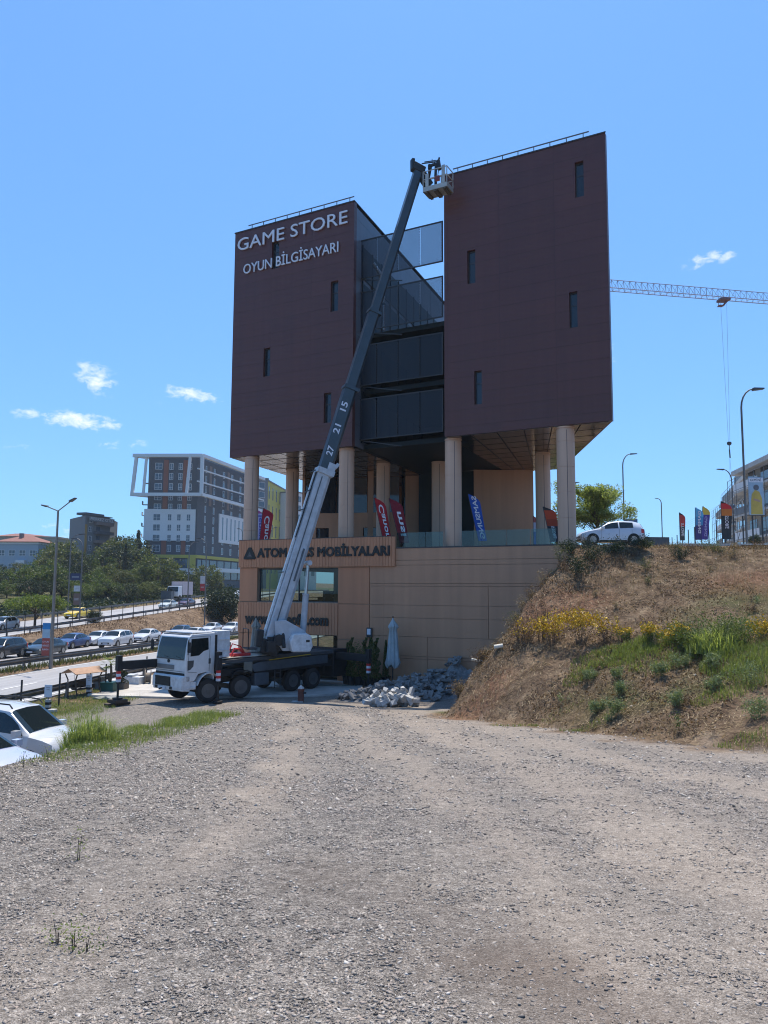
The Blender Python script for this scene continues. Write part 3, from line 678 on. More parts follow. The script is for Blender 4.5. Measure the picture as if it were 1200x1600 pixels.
# cladding panels in front of the wall, with open joints
b = MB(); zj = [-.9, .02, 1.02, 1.16, 2.2, 3.2, 3.89, 4.92, 5.07, 6.07, 6.34, 7.0]; g = .012
vx = [-.88, 2.6, 4.15+1.9, XR]
for i in range(len(zj)-1):
    cuts = [-.88, 6.04, XR] if zj[i] < 4.95 else [-.88, XR]
    if zj[i] < 2: cuts = [-.88, 2.6, XR]
    for j in range(len(cuts)-1): b.box(cuts[j]+g, cuts[j+1]-g, 0, .055, zj[i]+g, zj[i+1]-g)
ppart(b, 'wall_cladding', M_TANW)
for (a, c, d, e) in ((-2.92, -.9, -.9, 1.9), (-2.92, -.9, 1.92, 3.9), (-2.92, -.9, 3.92, 5.98), (XL, -8.5, 3.97, 5.98), (XL, -8.72, -.9, 2.1)): ppart(MB().box(a+g, c-g, -.01, .055, d+g, e-g), 'terracotta_cladding', M_ORANGE)
def slats(x0, x1, z0, z1, y=-.14):
    b = MB(); n = round((x1-x0)/.19); w = (x1-x0)/n; b.box(x0, x1, y+.035, .055 if z0 < 5 else -.012, z0, z1-.01)
    for k in range(n): b.box(x0+k*w+.008, x0+(k+1)*w-.008, y, y+.033, z0+.002, z1)
    return b
S1 = ppart(slats(XL-.02, .72, 6.02, 7.66), 'sign_band', M_ORANGE); S2 = ppart(slats(XL-.02, -2.9, 2.12, 3.93, -.06), 'sign_band', M_ORANGE)
ppart(MB().box(XL-.02, .72, -.15, -.10, 7.662, 7.70), 'band_coping', M_FRAME)
# podium roof, side and back walls (glazed, so daylight shows through the showroom)
b = MB(); b.prism([(XL, .36), (XR, .36), (14, 24), (XL, 24)], 6.75, 7.05); ppart(b, 'terrace_floor', M_DECK)
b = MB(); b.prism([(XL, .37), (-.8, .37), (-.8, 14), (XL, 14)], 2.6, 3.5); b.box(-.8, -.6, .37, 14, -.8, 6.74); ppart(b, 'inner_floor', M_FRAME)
MS = PFM @ frame((XL, .36, 0), R(90))
b = MB(); holed_front(b, 0, 23.6, -.9, 6.74, [(.8, 12.5, 3.97, 5.97), (.8, 12.5, -.2, 2.2)], 0, .25); b.build('podium_side_wall', M_ORANGE, ST, MS, fixn=False)
b = MB(); holed_front(b, XL+.3, -.8, -.9, 6.74, [(XL+.9, -1.5, 3.97, 5.97), (XL+.9, -1.5, -.2, 2.2)], 14, 14.25); ppart(b, 'podium_back_wall', M_TAN, fixn=False)
def glazing(x0, x1, z0, z1, n, y, name='shop_window'):
    b = MB(); w = .06
    for k in range(n+1):
        x = lerp(x0+w/2, x1-w/2, k/n); b.box(x-w/2, x+w/2, y-.04, y+.04, z0, z1)
    for k in range(n):
        xa, xb = lerp(x0+w/2, x1-w/2, k/n)+w/2, lerp(x0+w/2, x1-w/2, (k+1)/n)-w/2
        b.box(xa, xb, y-.039, y+.039, z1-w, z1-.001).box(xa, xb, y-.039, y+.039, z0+.001, z0+w)
    f = ppart(b, name, M_FRAME)
    for k in range(n):
        xa, xb = lerp(x0+w/2, x1-w/2, k/n)+w/2, lerp(x0+w/2, x1-w/2, (k+1)/n)-w/2
        MB().quad((xa, y, z0+w), (xb, y, z0+w), (xb, y, z1-w), (xa, y, z1-w)).build('pane', M_PANE, f, PFM, fixn=False)
ppart(MB().box(-5.6, -.82, 4.2, 4.4, 3.51, 6.74).box(-9.3, -5.61, 9.2, 9.4, 3.51, 4.6), 'added_view_block', M_SLATED)  # dark boxes added indoors so the shop window doesn't show bright
glazing(win[0], win[1], win[2], win[3], 2, .30); glazing(door[0], door[1], -.43, door[3], 4, .30, 'shop_front')
# showroom furniture silhouettes and an inner pillar
ppart(MB().box(-4.6, -4.2, 2.5, 2.9, 3.51, 6.74).box(-4.6, -4.2, 2.5, 2.9, -.6, 2.59), 'inner_pillar', M_COL)
for k, (x, z) in enumerate(((-7.4, -.45), (-5.6, -.45), (-3.9, -.45), (-6.8, 3.5), (-4.9, 3.5))):
    F0 = PFM @ Matrix.Translation((x, 3.2, z)); where = 'ground floor' if z < 0 else 'upper floor'
    dsk = empty('office_desk', F0, 'office desk seen through the %s glass of the showroom' % where, 'desk', 'desks in the %s showroom' % where)
    MB().box(-.7, .7, 0, .7, .70, .74).build('desk_top', M_COL, dsk, F0)
    for sx in (-.66, .60): MB().box(sx, sx+.06, .05, .65, 0, .70).build('leg', M_FRAME, dsk, F0)
    F0 = PFM @ Matrix.Translation((x, 2.65, z))
    ch = empty('office_chair', F0, 'dark office chair seen through the %s glass of the showroom' % where, 'chair', 'chairs in the %s showroom' % where)
    MB().box(-.25, .25, -.25, .25, .42, .48).build('seat', M_FRAME, ch, F0, bevel=.02)
    MB().box(-.25, .25, -.29, -.24, .5, 1.0).build('backrest', M_FRAME, ch, F0, bevel=.02); MB().cyl((0, 0, 0), (0, 0, .42), .04).build('pedestal', M_FRAME, ch, F0)
# lettering
def letters(body, x0, x1, z, h, y, d, m, par, fr, bold=.0, name='lettering', capref='H', spacing=1.0):
    me = text_mesh(body, x1-x0, h, d, bold, capref=capref, spacing=spacing); me.materials.append(m); return link(name, me, par, fr @ Matrix.Translation((x0, y, z)))
letters('GAME STORE', -14.88, -6.50, 26.66, .80, -.05, .07, M_LETW, t1, TFM, .0)
letters('OYUN BİLGİSAYARI', -14.35, -7.12, 24.99, .63, -.05, .07, M_LETW, t1, TFM, .0, spacing=.98)
xa, xb = pod(404, 866)[0], pod(611, 860)[0]
letters('ATOM OFİS MOBİLYALARI', xa, xb, 6.60, .56, -.145, .05, M_BLACKL, S1, PFM, .042, spacing=1.04)
xc, xd = pod(383.5, 870)[0], pod(402, 870)[0]; w_ = xd-xc
tri = MB(); tri.extrude([(xc+.06, 6.50), (xd-.06, 6.50), (xd, 6.56), (xd-.02, 6.64), ((xc+xd)/2+.09, 7.22), ((xc+xd)/2-.09, 7.22), (xc+.02, 6.64), (xc, 6.56)], 'y', -.19, -.145)
lg = tri.build('logo', M_BLACKL, S1, PFM)
MB().extrude([((xc+xd)/2-.2, 6.63), ((xc+xd)/2+.2, 6.63), ((xc+xd)/2, 6.97)], 'y', -.197, -.191).build('logo_triangle', mat('logo_grey', (.045, .05, .052), .4), lg, PFM)
MB().box((xc+xd)/2+.02, (xc+xd)/2+.07, -.2, -.198, 6.70, 6.75).build('logo_dot', mat('logo_red', (.4, .12, .12), .4), lg, PFM)
xa, xb = pod(384, 968)[0], pod(514, 968)[0]
letters('www.atomofis.com', xa, xb, 2.64, .66, -.07, .05, M_BLACKL, S2, PFM, .042, spacing=1.04)
# glass balustrade on the terrace edge
RLX = [pod(619.5, 850)[0], pod(665, 850)[0], pod(694, 850)[0]-.05, pod(720, 850)[0]+.05, pod(753, 850)[0], pod(791, 850)[0], pod(829, 850)[0], pod(869, 850)[0]]
bal = ppart(MB().box(RLX[0], RLX[-1], -.03, .05, 7.0, 7.06), 'glass_balustrade', M_FRAME)
for k in range(len(RLX)-1):
    if k == 2: continue
    MB().box(RLX[k]+.015, RLX[k+1]-.015, 0, .012, 7.06, 7.86).build('glass_panel', M_BALUS, bal, PFM)
# wall lamp box by the corner
q = pod(578, 988); wbx = ppart(MB().box(q[0]-.17, q[0]+.17, -.12, -.002, q[1]-.26, q[1]+.26), 'wall_box', M_FRAME, bevel=.02)
ppart(MB().box(q[0]-.12, q[0]+.10, -.124, -.12, q[1]-.12, q[1]+.2), 'box_face', M_LETW, wbx)
# ------------------------------------------------------------------ crane truck
M_WHITE = mat('white_paint', (.62, .63, .64), .35, var=.08, coat=.3); M_WHITEO = mat('worn_white_paint', (.56, .58, .60), .45, var=.2, vscale=5)
M_TYRE = mat('tyre_rubber', (.018, .018, .019), .85, bump=.3); M_RIM = mat('steel_rim', (.10, .105, .11), .5, .5, var=.25)
M_CHAS = mat('chassis_black', (.016, .018, .021), .55, .2, var=.3); M_BOOMD = mat('boom_slate', (.026, .042, .055), .38, .1, var=.2, vscale=2, coat=.2)
M_BOOMW = mat('boom_white', (.42, .44, .47), .42, var=.16, vscale=3); M_SLATE = mat('slate_panel', (.07, .085, .10), .5, var=.2)
M_RED = mat('signal_red', (.5, .03, .03), .45); M_GLASSC = glass('car_glass', (.008, .014, .016), .03); M_GREYP = mat('grey_plastic', (.06, .065, .07), .6)
M_LAMP = mat('lamp_lens', (.55, .55, .55), .15, .3); M_YEL = mat('yellow_paint', (.55, .38, .03), .5); M_GREEN = mat('dull_green', (.03, .06, .045), .6)
M_WOOD = mat('dark_timber', (.06, .042, .03), .8, var=.3, bump=.3); M_STEELB = mat('bright_steel', (.5, .5, .5), .3, .8)
TH = R(40); hx_, hy_ = -math.sin(TH), -math.cos(TH)
TRM = Matrix(((hx_, -hy_, 0, -9.56), (hy_, hx_, 0, 35.07), (0, 0, 1, -.42), (0, 0, 0, 1)))
TRi = TRM.inverted()
TR = empty('crane_truck', TRM, 'white-cabbed crane truck parked on its outriggers with its long boom raised to the roof', 'crane truck')
def kp(b, name, m, par=TR, **k): return b.build(name, m, par, TRM, **k)
CW, CL = 1.12, 1.6
# cab: rounded shell by stations from the side outline
b = MB(); side = [(-.02, 1.42), (-.02, 2.02), (-.10, 2.55), (-.22, 3.0), (-.34, 3.12), (-CL, 3.16), (-CL, 1.05), (-1.55, 1.05), (-1.5, 1.25), (-1.15, 1.42), (-.72, 1.36), (-.55, 1.1), (-.45, 1.05), (-.06, 1.05)]
b.extrude(side, 'y', -CW, CW); cab = kp(b, 'cab', M_WHITE, bevel=.07)
kp(MB().box(-1.5, -.4, -1.04, 1.04, 3.15, 3.22), 'roof_panel', M_WHITE, bevel=.04)
kp(MB().box(-.42, -.30, -1.0, 1.0, 3.06, 3.12), 'sun_visor', M_GREYP, bevel=.02)
b = MB(); g = .012
b.add([(-.026+g, -1.03, 2.06), (-.026+g, 1.03, 2.06), (-.10+g, 1.01, 2.55), (-.10+g, -1.01, 2.55), (-.208+g, .98, 2.96), (-.208+g, -.98, 2.96)], [(0, 1, 2, 3), (3, 2, 4, 5)])
kp(b, 'windscreen', M_GLASSC, fixn=False)
for s in (1, -1):
    b = MB(); y = s*(CW+.006)
    b.add([(-.27, y, 2.16), (-.30, y, 2.92), (-1.22, y, 2.95), (-1.25, y, 2.42), (-.98, y, 2.36), (-.72, y, 2.18)], [(0, 1, 2, 3, 4, 5)] if s > 0 else [(5, 4, 3, 2, 1, 0)]); kp(b, 'side_window', M_GLASSC, fixn=False)
    b = MB(); b.add([(-.12, y, 1.98), (-.46, y, 1.98), (-.44, y, 1.72), (-.28, y, 1.58), (-.13, y, 1.55)], [(0, 1, 2, 3, 4)] if s > 0 else [(4, 3, 2, 1, 0)]); kp(b, 'door_recess', M_GREYP, fixn=False)
    kp(MB().box(-1.38, -1.26, s*CW-.01, s*CW+.012, 1.78, 2.02), 'door_handle', M_GREYP, bevel=.01)
    # fender over the front wheel
    b = MB(); pr = []
    for k in range(9):
        a = math.pi*(k/8)*.62+.35; pr.append((-1.28-.0+.66*math.cos(math.pi-a-.0)*-1, .66+.74*math.sin(a)))
    for k in range(8):
        (xa, za), (xb, zb) = pr[k], pr[k+1]; b.add([(xa, s*.85, za), (xb, s*.85, zb), (xb, s*(CW+.07), zb), (xa, s*(CW+.07), za), (xa, s*.85, za-.05), (xb, s*.85, zb-.05), (xb, s*(CW+.07), zb-.05), (xa, s*(CW+.07), za-.05)], [(0, 1, 2, 3), (7, 6, 5, 4), (3, 2, 6, 7), (0, 4, 5, 1), (0, 3, 7, 4), (1, 5, 6, 2)])
    kp(b, 'fender', M_WHITEO)
    mr = kp(MB().tube([(-.1, s*1.18, 2.9), (0.05, s*1.38, 2.88), (0.05, s*1.38, 2.3), (-.08, s*1.2, 2.25)], .02, 6), 'mirror_arm', M_CHAS)
    MB().box(-.02, .05, s*1.30, s*1.50, 2.35, 2.82).build('mirror', M_CHAS, mr, TRM, bevel=.03)
    kp(MB().box(-.62, -.06, s*.9, s*CW-.02, .70, 1.04).box(-.58, -.1, s*(CW-.019), s*(CW+.01), .74, .84), 'step', M_WHITEO, bevel=.02)
# front face
for s in (1, -1):
    y = s*(CW+.004); b = MB()
    for (xa, za, xb, zb) in ((-.16, 1.5, -.20, 2.95), (-1.30, 1.45, -1.32, 3.0), (-.20, 3.0, -1.32, 3.02), (-.15, 1.48, -.62, 1.44)): b.beam((xa, y, za), (xb, y, zb), .012, .016, up=(0, 1, 0))
    kp(b, 'door_seam', M_GREYP)
kp(MB().tube([(-.0, .75, 2.08), (-.06, .15, 2.2)], .012, 5).tube([(-.0, -.15, 2.08), (-.06, -.75, 2.2)], .012, 5), 'wiper', M_CHAS)
kp(MB().beam((.0, -1.03, 2.03), (.0, 1.03, 2.03), .02, .05).beam((.002, -1.09, 1.50), (.002, 1.09, 1.50), .012, .014), 'front_seam', M_GREYP)
kp(MB().cyl((.14, -.35, .72), (.30, -.35, .70), .04, n=8), 'tow_hook', M_CHAS)
kp(MB().box(-.03, .012, -.98, .30, 1.56, 1.76), 'badge_panel', mat('mid_grey', (.17, .175, .18), .5), bevel=.01)
kp(MB().cyl((-.02, -.12, 1.92), (.02, -.12, 1.92), .075, n=16), 'oval_badge', M_CHAS)
kp(MB().box(-.03, .006, -1.06, 1.06, 1.33, 1.43), 'grille_gap', M_CHAS)
b = MB(); b.extrude([(-.30, .62), (.10, .66), (.13, 1.28), (.05, 1.33), (-.30, 1.33)], 'y', -1.12, 1.12); bump_ = kp(b, 'bumper', M_WHITEO, bevel=.04)
b = MB()
for z in (.86, 1.0, 1.14): b.box(.10, .14, -.93, .22, z, z+.09)
b.box(.11, .135, -.95, .24, .84, 1.25); b.build('grille', M_CHAS, bump_, TRM)
for s in (-1.02, .55):
    MB().box(.10, .145, s-.10 if s < 0 else s+.05, s+.12 if s < 0 else s+.55, .78, 1.22).build('headlight_panel', M_WHITEO, bump_, TRM, bevel=.02)
MB().box(.12, .16, -.62, -.12, .68, .80).build('plate', M_LETW, bump_, TRM); MB().box(.12, .15, -.9, -.75, .70, .82).box(.12, .15, .2, .35, .70, .82).build('fog_light', M_CHAS, bump_, TRM)
letters_ = text_mesh('R', .09, .12, .006, .01); 
# wheels
def wheel_mb(r, w, s):
    t = MB(); t.lathe([(r*.55, -w/2+.02), (r*.80, -w/2), (r*.97, -w/2+.03), (r, -w/2+.07), (r, w/2-.07), (r*.97, w/2-.03), (r*.80, w/2), (r*.55, w/2-.02)], 28, axis='y')
    m = MB(); m.lathe([(.02, s*(w/2-.10)), (r*.28, s*(w/2-.06)), (r*.34, s*(w/2-.14)), (r*.52, s*(w/2-.10)), (r*.60, s*(w/2-.005))], 20, axis='y'); m.cyl((0, s*(w/2-.12), 0), (0, s*(w/2+.02), 0), r*.17, n=12)
    for k in range(8):
        a = k*math.pi/4; m.cyl((r*.24*math.cos(a), s*(w/2-.1), r*.24*math.sin(a)), (r*.24*math.cos(a), s*(w/2-.03), r*.24*math.sin(a)), .018, n=6)
    return t.mesh('tyre', M_TYRE, True), m.mesh('rim', M_RIM)
WR_ = .53
for s in (1, -1):
    ty, ri = wheel_mb(WR_, .34, s)
    for ax in (-1.28, -3.15, -6.45, -7.85):
        F = TRM @ Matrix.Translation((ax, s*1.05, WR_+.06)) @ (Matrix.Rotation(R(-18 if ax > -4 else 0), 4, 'Z') if ax > -4 else Matrix.Identity(4))
        w = link('wheel', ty, TR, F); w.name = 'wheel'; link('rim', ri, w, F)
    for ax in (-3.15,):
        kp(MB().extrude([(ax-.62, 1.05), (ax-.58, 1.22), (ax-.3, 1.36), (ax+.3, 1.36), (ax+.58, 1.22), (ax+.62, 1.05), (ax+.55, 1.05), (ax+.5, 1.16), (ax+.27, 1.28), (ax-.27, 1.28), (ax-.5, 1.16), (ax-.55, 1.05)], 'y', s*.85, s*1.24), 'mudguard', M_CHAS)
    kp(MB().box(-8.6, -5.75, s*.86, s*1.23, 1.20, 1.25).box(-8.62, -8.58, s*.86, s*1.23, .8, 1.2), 'mudguard', M_CHAS)
# chassis and deck
kp(MB().box(-10.2, -.4, .30, .45, .78, 1.1).box(-10.2, -.4, -.45, -.30, .78, 1.1).box(-1.4, -1.2, -.9, .9, .45, .65).box(-3.25, -3.05, -.9, .9, .45, .65).box(-6.55, -6.35, -.9, .9, .45, .65).box(-7.95, -7.75, -.9, .9, .45, .65)
   .box(-1.95, -1.7, -1.1, 1.1, .9, 1.9).box(-2.6, -1.66, -.8, .8, .9, 1.5), 'chassis', M_CHAS)
kp(MB().box(-10.3, -4.0, -1.15, 1.15, 1.12, 1.5).box(-4.0, -1.9, -1.05, 1.05, 1.12, 1.45), 'subframe', M_CHAS, bevel=.03)
kp(MB().extrude([(-3.7, 1.55), (-3.9, 1.22), (-8.9, 1.30), (-8.9, 1.74), (-4.2, 1.66)], 'y', 1.152, 1.2), 'side_panel', M_SLATE, bevel=.01)
kp(MB().extrude([(-1.95, 1.75), (-1.95, 1.87), (-5.6, 1.92), (-10.2, 1.92), (-10.2, 1.78)], 'y', -1.22, 1.22), 'deck', M_GREYP)
kp(MB().box(-4.9, -2.0, -1.1, 1.1, 1.931, 1.97), 'deck_plate', mat('worn_deck', (.42, .37, .30), .6, var=.25), bevel=.005)
kp(MB().beam((-4.8, 1.225, 1.72), (-7.6, 1.225, 1.83), .012, .04), 'stripe', M_YEL)
kp(MB().box(-3.75, -3.25, 1.16, 1.24, 1.25, 1.72), 'tool_box', mat('khaki_box', (.16, .16, .14), .6), bevel=.02)
kp(MB().box(-4.85, -3.95, .75, 1.2, .55, 1.15), 'fuel_tank', M_SLATE, bevel=.06)
b = MB(); b.box(-5.2, -5.17, 1.2, 1.24, .35, 1.2).box(-5.55, -5.52, 1.2, 1.24, .35, 1.2)
for z in (.45, .75, 1.05): b.box(-5.52, -5.2, 1.2, 1.24, z, z+.03)
kp(b, 'ladder', M_GREYP)
kp(MB().box(-2.55, -1.80, .15, 1.0, 2.0, 3.22).box(-2.5, -1.85, 1.0, 1.03, 2.3, 2.36).box(-2.5, -1.85, 1.0, 1.03, 2.8, 2.86), 'power_unit', M_WHITEO, bevel=.03)
kp(MB().box(-1.78, -1.66, -1.0, 1.05, 1.5, 3.05), 'cab_frame', M_CHAS)
kp(MB().tube([(-2.7, .9, 2.0), (-2.9, .9, 2.35), (-3.3, .8, 2.3), (-3.7, .7, 2.02)], .05, 6).tube([(-2.8, .5, 2.0), (-3.1, .5, 2.55), (-3.6, .5, 2.4), (-3.9, .5, 2.02)], .03, 6).box(-3.9, -2.9, .3, .9, 1.971, 2.1), 'red_hose', M_RED)
kp(MB().tube([(-2.7, .3, 2.0), (-2.75, .2, 2.9), (-3.2, .1, 2.75), (-3.4, .1, 2.02)], .02, 6), 'hose', M_CHAS)
# outriggers (each one a part: beam, jack with bands, pad)
def bands(b, x, y, z0, z1, w):
    n = 4
    for k in range(n): b.m = (1, 2)[k % 2]; b.box(x-w, x+w, y-w, y+w, lerp(z0, z1, k/n), lerp(z0, z1, (k+1)/n))
    b.m = 0
def outrigger(px_, py_, pz, base, zb, hstack, top, long_beam=True):
    """px_,py_ jack position in the truck frame, base: where the beam leaves the chassis"""
    b = MB(); b.beam((base[0], base[1], zb), (px_, py_, zb), .26, .36)
    o = kp(b, 'outrigger', M_CHAS)
    j = MB(); j.box(px_-.11, px_+.11, py_-.11, py_+.11, pz+1.5, top).box(px_-.07, px_+.07, py_-.07, py_+.07, pz+.93, pz+1.5); j.cyl((px_, py_, pz+hstack+.06), (px_, py_, pz+.96), .05, n=12); j.cyl((px_, py_, pz+hstack), (px_, py_, pz+hstack+.07), .22, n=16)
    j.build('jack', M_CHAS, o, TRM)
    r = MB(); bands(r, px_, py_, pz+1.0, pz+1.48, .075); r.build('warning_band', [M_CHAS, M_LETW, M_RED], o, TRM)
    if hstack > .1:
        q = MB(); q.box(px_-.55, px_+.55, py_-.16, py_+.16, pz, pz+hstack*.45).box(px_-.3, px_+.3, py_-.33, py_+.33, pz+hstack*.45+.002, pz+hstack-.002)
        q.build('timber_pad', M_WOOD, o, TRM)
lp = TRi @ Vector((-11.66, 34.5, 0)); gz = tz(-11.66, 34.5)+.42
outrigger(lp.x, lp.y, gz, (-2.0, -1.05), gz+1.72, .26, gz+2.15)
lp = TRi @ Vector((-7.42, 35.25, 0)); gz = tz(-7.42, 35.25)+.42; outrigger(lp.x, lp.y, gz, (-1.85, 1.0), gz+1.62, .06, gz+2.3)
b = MB()
lp2 = lp
letters0 = [letters('8 00', 0, .16, 0, .09, 0, .004, M_LETW, TR, TRM @ Matrix.Translation((lp.x+.08, lp.y+.112, gz+2.05)) @ Matrix.Rotation(math.pi, 4, 'Z') @ Matrix.Rotation(0, 4, 'Z'), name='jack_mark')]
q = Vector((-.75, 39.9, 0)); lp = TRi @ q; gz = tz(q.x, q.y)+.42; outrigger(lp.x, lp.y, gz, (-9.6, .9), gz+1.75, .06, gz+2.2)
q = TRM @ Vector((-9.6, -2.9, 0)); gz = tz(q.x, q.y)+.42; outrigger(-9.6, -2.6, gz, (-9.6, -.9), gz+1.75, .06, gz+2.2)
kp(MB().box(-10.35, -9.3, -1.25, 1.25, .55, 1.98), 'rear_body', M_CHAS, bevel=.03)
# superstructure, boom
BP = Vector(atY(430, 984, 38.2)); TIP = Vector(atY(655.5, 262, 41.1)); BD = (TIP-BP); BL = BD.length; BD.normalize()
hz = Vector((BD.x, BD.y, 0)).normalized(); sd = Vector((hz.y, -hz.x, 0))      # horizontal, out of the side face towards the camera
tp = sd.cross(BD).normalized(); 
if tp.z < 0: tp = -tp
def BM(t, a, c): return BP+BD*t+sd*a+tp*c
SM = frame((0, 0, 0), 0)
TC = TRM @ Vector((-6.3, 0, 1.93)); tb = MB(); tb.cyl(TC, TC+Vector((0, 0, .22)), .85, n=28); sl = tb.build('slew_ring', M_CHAS, TR, Matrix.Identity(4))
ang = math.atan2(hz.y, hz.x); SF = frame((TC.x, TC.y, TC.z+.22), ang)
def sp_(b, name, m, par=None, **k): return b.build(name, m, par or TR, SF, **k)
SFi = SF.inverted(); bl = SFi @ BP
sb = MB(); y0 = bl.y-.62
sb.extrude([(bl.x-.15, bl.z+.45), (bl.x+.35, bl.z+.5), (.85, 1.0), (1.1, .7), (1.1, .02), (-.2, .02), (-.55, .5)], 'y', y0, y0+.12)
sb.extrude([(bl.x-.15, bl.z+.45), (bl.x+.35, bl.z+.5), (.85, 1.0), (1.1, .7), (1.1, .02), (-.2, .02), (-.55, .5)], 'y', bl.y+.50, bl.y+.62)
sp_(sb, 'boom_bracket', M_BOOMW, bevel=.02)
sp_(MB().extrude([(.15, -.02), (1.05, -.02), (1.18, .25), (1.1, .74), (.85, .88), (.2, .86), (.02, .5)], 'y', y0-.45, y0-.01), 'engine_cover', M_WHITEO, bevel=.07)
sp_(MB().box(.82, 1.0, y0-.462, y0-.45, .45, .56), 'cover_vent', M_CHAS)
sp_(MB().box(-.9, .2, y0+.15, bl.y+.48, .02, .7).cyl((-.4, y0-.1, .55), (-.4, y0+.3, .55), .28).box(-1.0, -.6, y0-.2, y0+.3, .0, .5).cyl((-.2, y0-.2, .2), (-.2, y0+.1, .9), .09), 'winch', M_CHAS)
sp_(MB().box(-1.6, -.75, -.7, .7, .0, .04).tube([(-1.55, -.65, .04), (-1.55, -.65, 1.0), (-1.55, .65, 1.0), (-1.55, .65, .04)], .025, 6), 'operator_stand', M_CHAS)
# boom sections: hexagonal-ish boxes, each inside the last
def section(name, t0, t1, w, h, m, n_ins=0.0, taper=1.0):
    b = MB(); v = []
    for t, k in ((t0, 1), (t1, taper)):
        for (a, c) in ((.5, .5), (.5, -.28), (.22, -.5), (-.22, -.5), (-.5, -.28), (-.5, .5)): v.append(BM(t, a*w*k, c*h*k))
    b.add(v, [(0, 1, 2, 3, 4, 5), (11, 10, 9, 8, 7, 6)]+[(i, (i+1) % 6, 6+(i+1) % 6, 6+i) for i in range(6)])
    return b.build(name, m, BOOM, Matrix.Identity(4), bevel=.012)
BOOM = empty_like = link('boom', None, TR, Matrix.Translation(BP)); BOOM.empty_display_size = .3
def t_at(py):      # distance along the boom whose axis shows at this image height
    lo, hi = -2, BL+1
    for _ in range(40):
        mid = (lo+hi)/2; P = np.array(BP+BD*mid)-cC; y = 800-CAM_F*(P@cU)/(P@cf)
        if y > py: lo = mid
        else: hi = mid
    return lo
T1, T2, T3 = t_at(735), t_at(606), t_at(487)
section('base_section', -.75, T1, .58, .75, M_BOOMW)
section('second_section', T1-.3, T2, .54, .70, M_BOOMD); section('third_section', T2-.2, T3, .46, .60, M_BOOMD); section('tip_section', T3-.2, BL-.1, .39, .50, M_BOOMD)
def collar(t, w, h, l, m, name='collar'):
    b = MB(); 
    for (c, s) in (((0, h/2+.02), 'h'), ((0, -h/2-.02), 'h')): b.beam(BM(t, 0, c[1]), BM(t+l, 0, c[1]), w+.1, .07, up=tp)
    for a in (w/2+.02, -w/2-.02): b.beam(BM(t, a, 0), BM(t+l, a, 0), .06, h+.02, up=tp)
    return b.build(name, m, BOOM, Matrix.Identity(4))
collar(T1-.25, .62, .80, .28, M_BOOMW); collar(T2-.16, .54, .70, .18, M_BOOMD); collar(T3-.14, .46, .60, .16, M_BOOMD)
# raised lugs at the mouth of the base section
b = MB(); b.beam(BM(T1-.3, .30, -.20), BM(T1+.42, .30, -.24), .07, .40, up=tp, h1=.44).beam(BM(T1+.2, .26, -.38), BM(T1+.5, .22, -.52), .20, .18, up=tp); b.build('sheave_bracket', M_BOOMW, BOOM, Matrix.Identity(4), bevel=.03)
# hose tray along the top plate and the rounded edge rails
b = MB(); b.beam(BM(-.4, -.10, .45), BM(T1*.97, -.10, .45), .20, .10, up=tp); b.build('hose_tray', M_WHITEO, BOOM, Matrix.Identity(4))
b = MB(); b.beam(BM(-.4, -.25, .43), BM(T1*.98, -.25, .43), .04, .05, up=tp).beam(BM(T1*.55, .12, .45), BM(T1*.97, .12, .45), .05, .05, up=tp); b.build('hydraulic_line', M_CHAS, BOOM, Matrix.Identity(4))
MB().beam(BM(.2, .315, .12), BM(T1*.95, .315, .12), .02, .05, up=tp).beam(BM(T1*.3, .315, -.1), BM(T1*.5, .315, -.1), .02, .09, up=tp).build('side_groove', M_SLATE, BOOM, Matrix.Identity(4))
for f in (.33, .72, .84, .97):
    MB().beam(BM(T1*f, -.42, .58), BM(T1*f, .42, .58), .04, .05, up=tp).box(*[0]*6).build('hose_clamp', M_CHAS, BOOM, Matrix.Identity(4)) if False else MB().beam(BM(T1*f, -.42, .58), BM(T1*f, .42, .58), .04, .05, up=tp).build('hose_clamp', M_CHAS, BOOM, Matrix.Identity(4))
b = MB(); b.beam(BM(-1.25, 0, .05), BM(-.55, 0, .05), .72, .9, up=tp, h1=.95); b.beam(BM(-1.0, 0, .55), BM(-.2, 0, .75), .5, .35, up=tp); b.build('boom_foot', M_CHAS, BOOM, Matrix.Identity(4), bevel=.05)
MB().cyl(BM(-.05, -.5, -.55), BM(-.05, .55, -.55), .22).box(0, .001, 0, .001, 0, .001).build('pivot_pin', M_CHAS, BOOM, Matrix.Identity(4)) if False else MB().cyl(BM(.15, -.5, -.45), BM(.15, .6, -.45), .26, n=20).build('pivot_pin', M_CHAS, BOOM, Matrix.Identity(4))
# lift cylinder
CY0 = SF @ Vector((.95, bl.y, .6)); CY1 = BM(t_at(874), 0, -.60); mid = CY0.lerp(CY1, .58)
lc = MB().cyl(CY0, mid, .155, n=20).cyl(mid-(CY1-CY0).normalized()*.06, mid+(CY1-CY0).normalized()*.03, .175, n=20).build('lift_cylinder', M_BOOMW, TR, Matrix.Identity(4))
MB().cyl(mid, CY1, .085, n=16).build('piston_rod', M_STEELB, lc, Matrix.Identity(4)); MB().cyl(CY1-sd*.3, CY1+sd*.3, .13).build('lug', M_BOOMW, BOOM, Matrix.Identity(4))
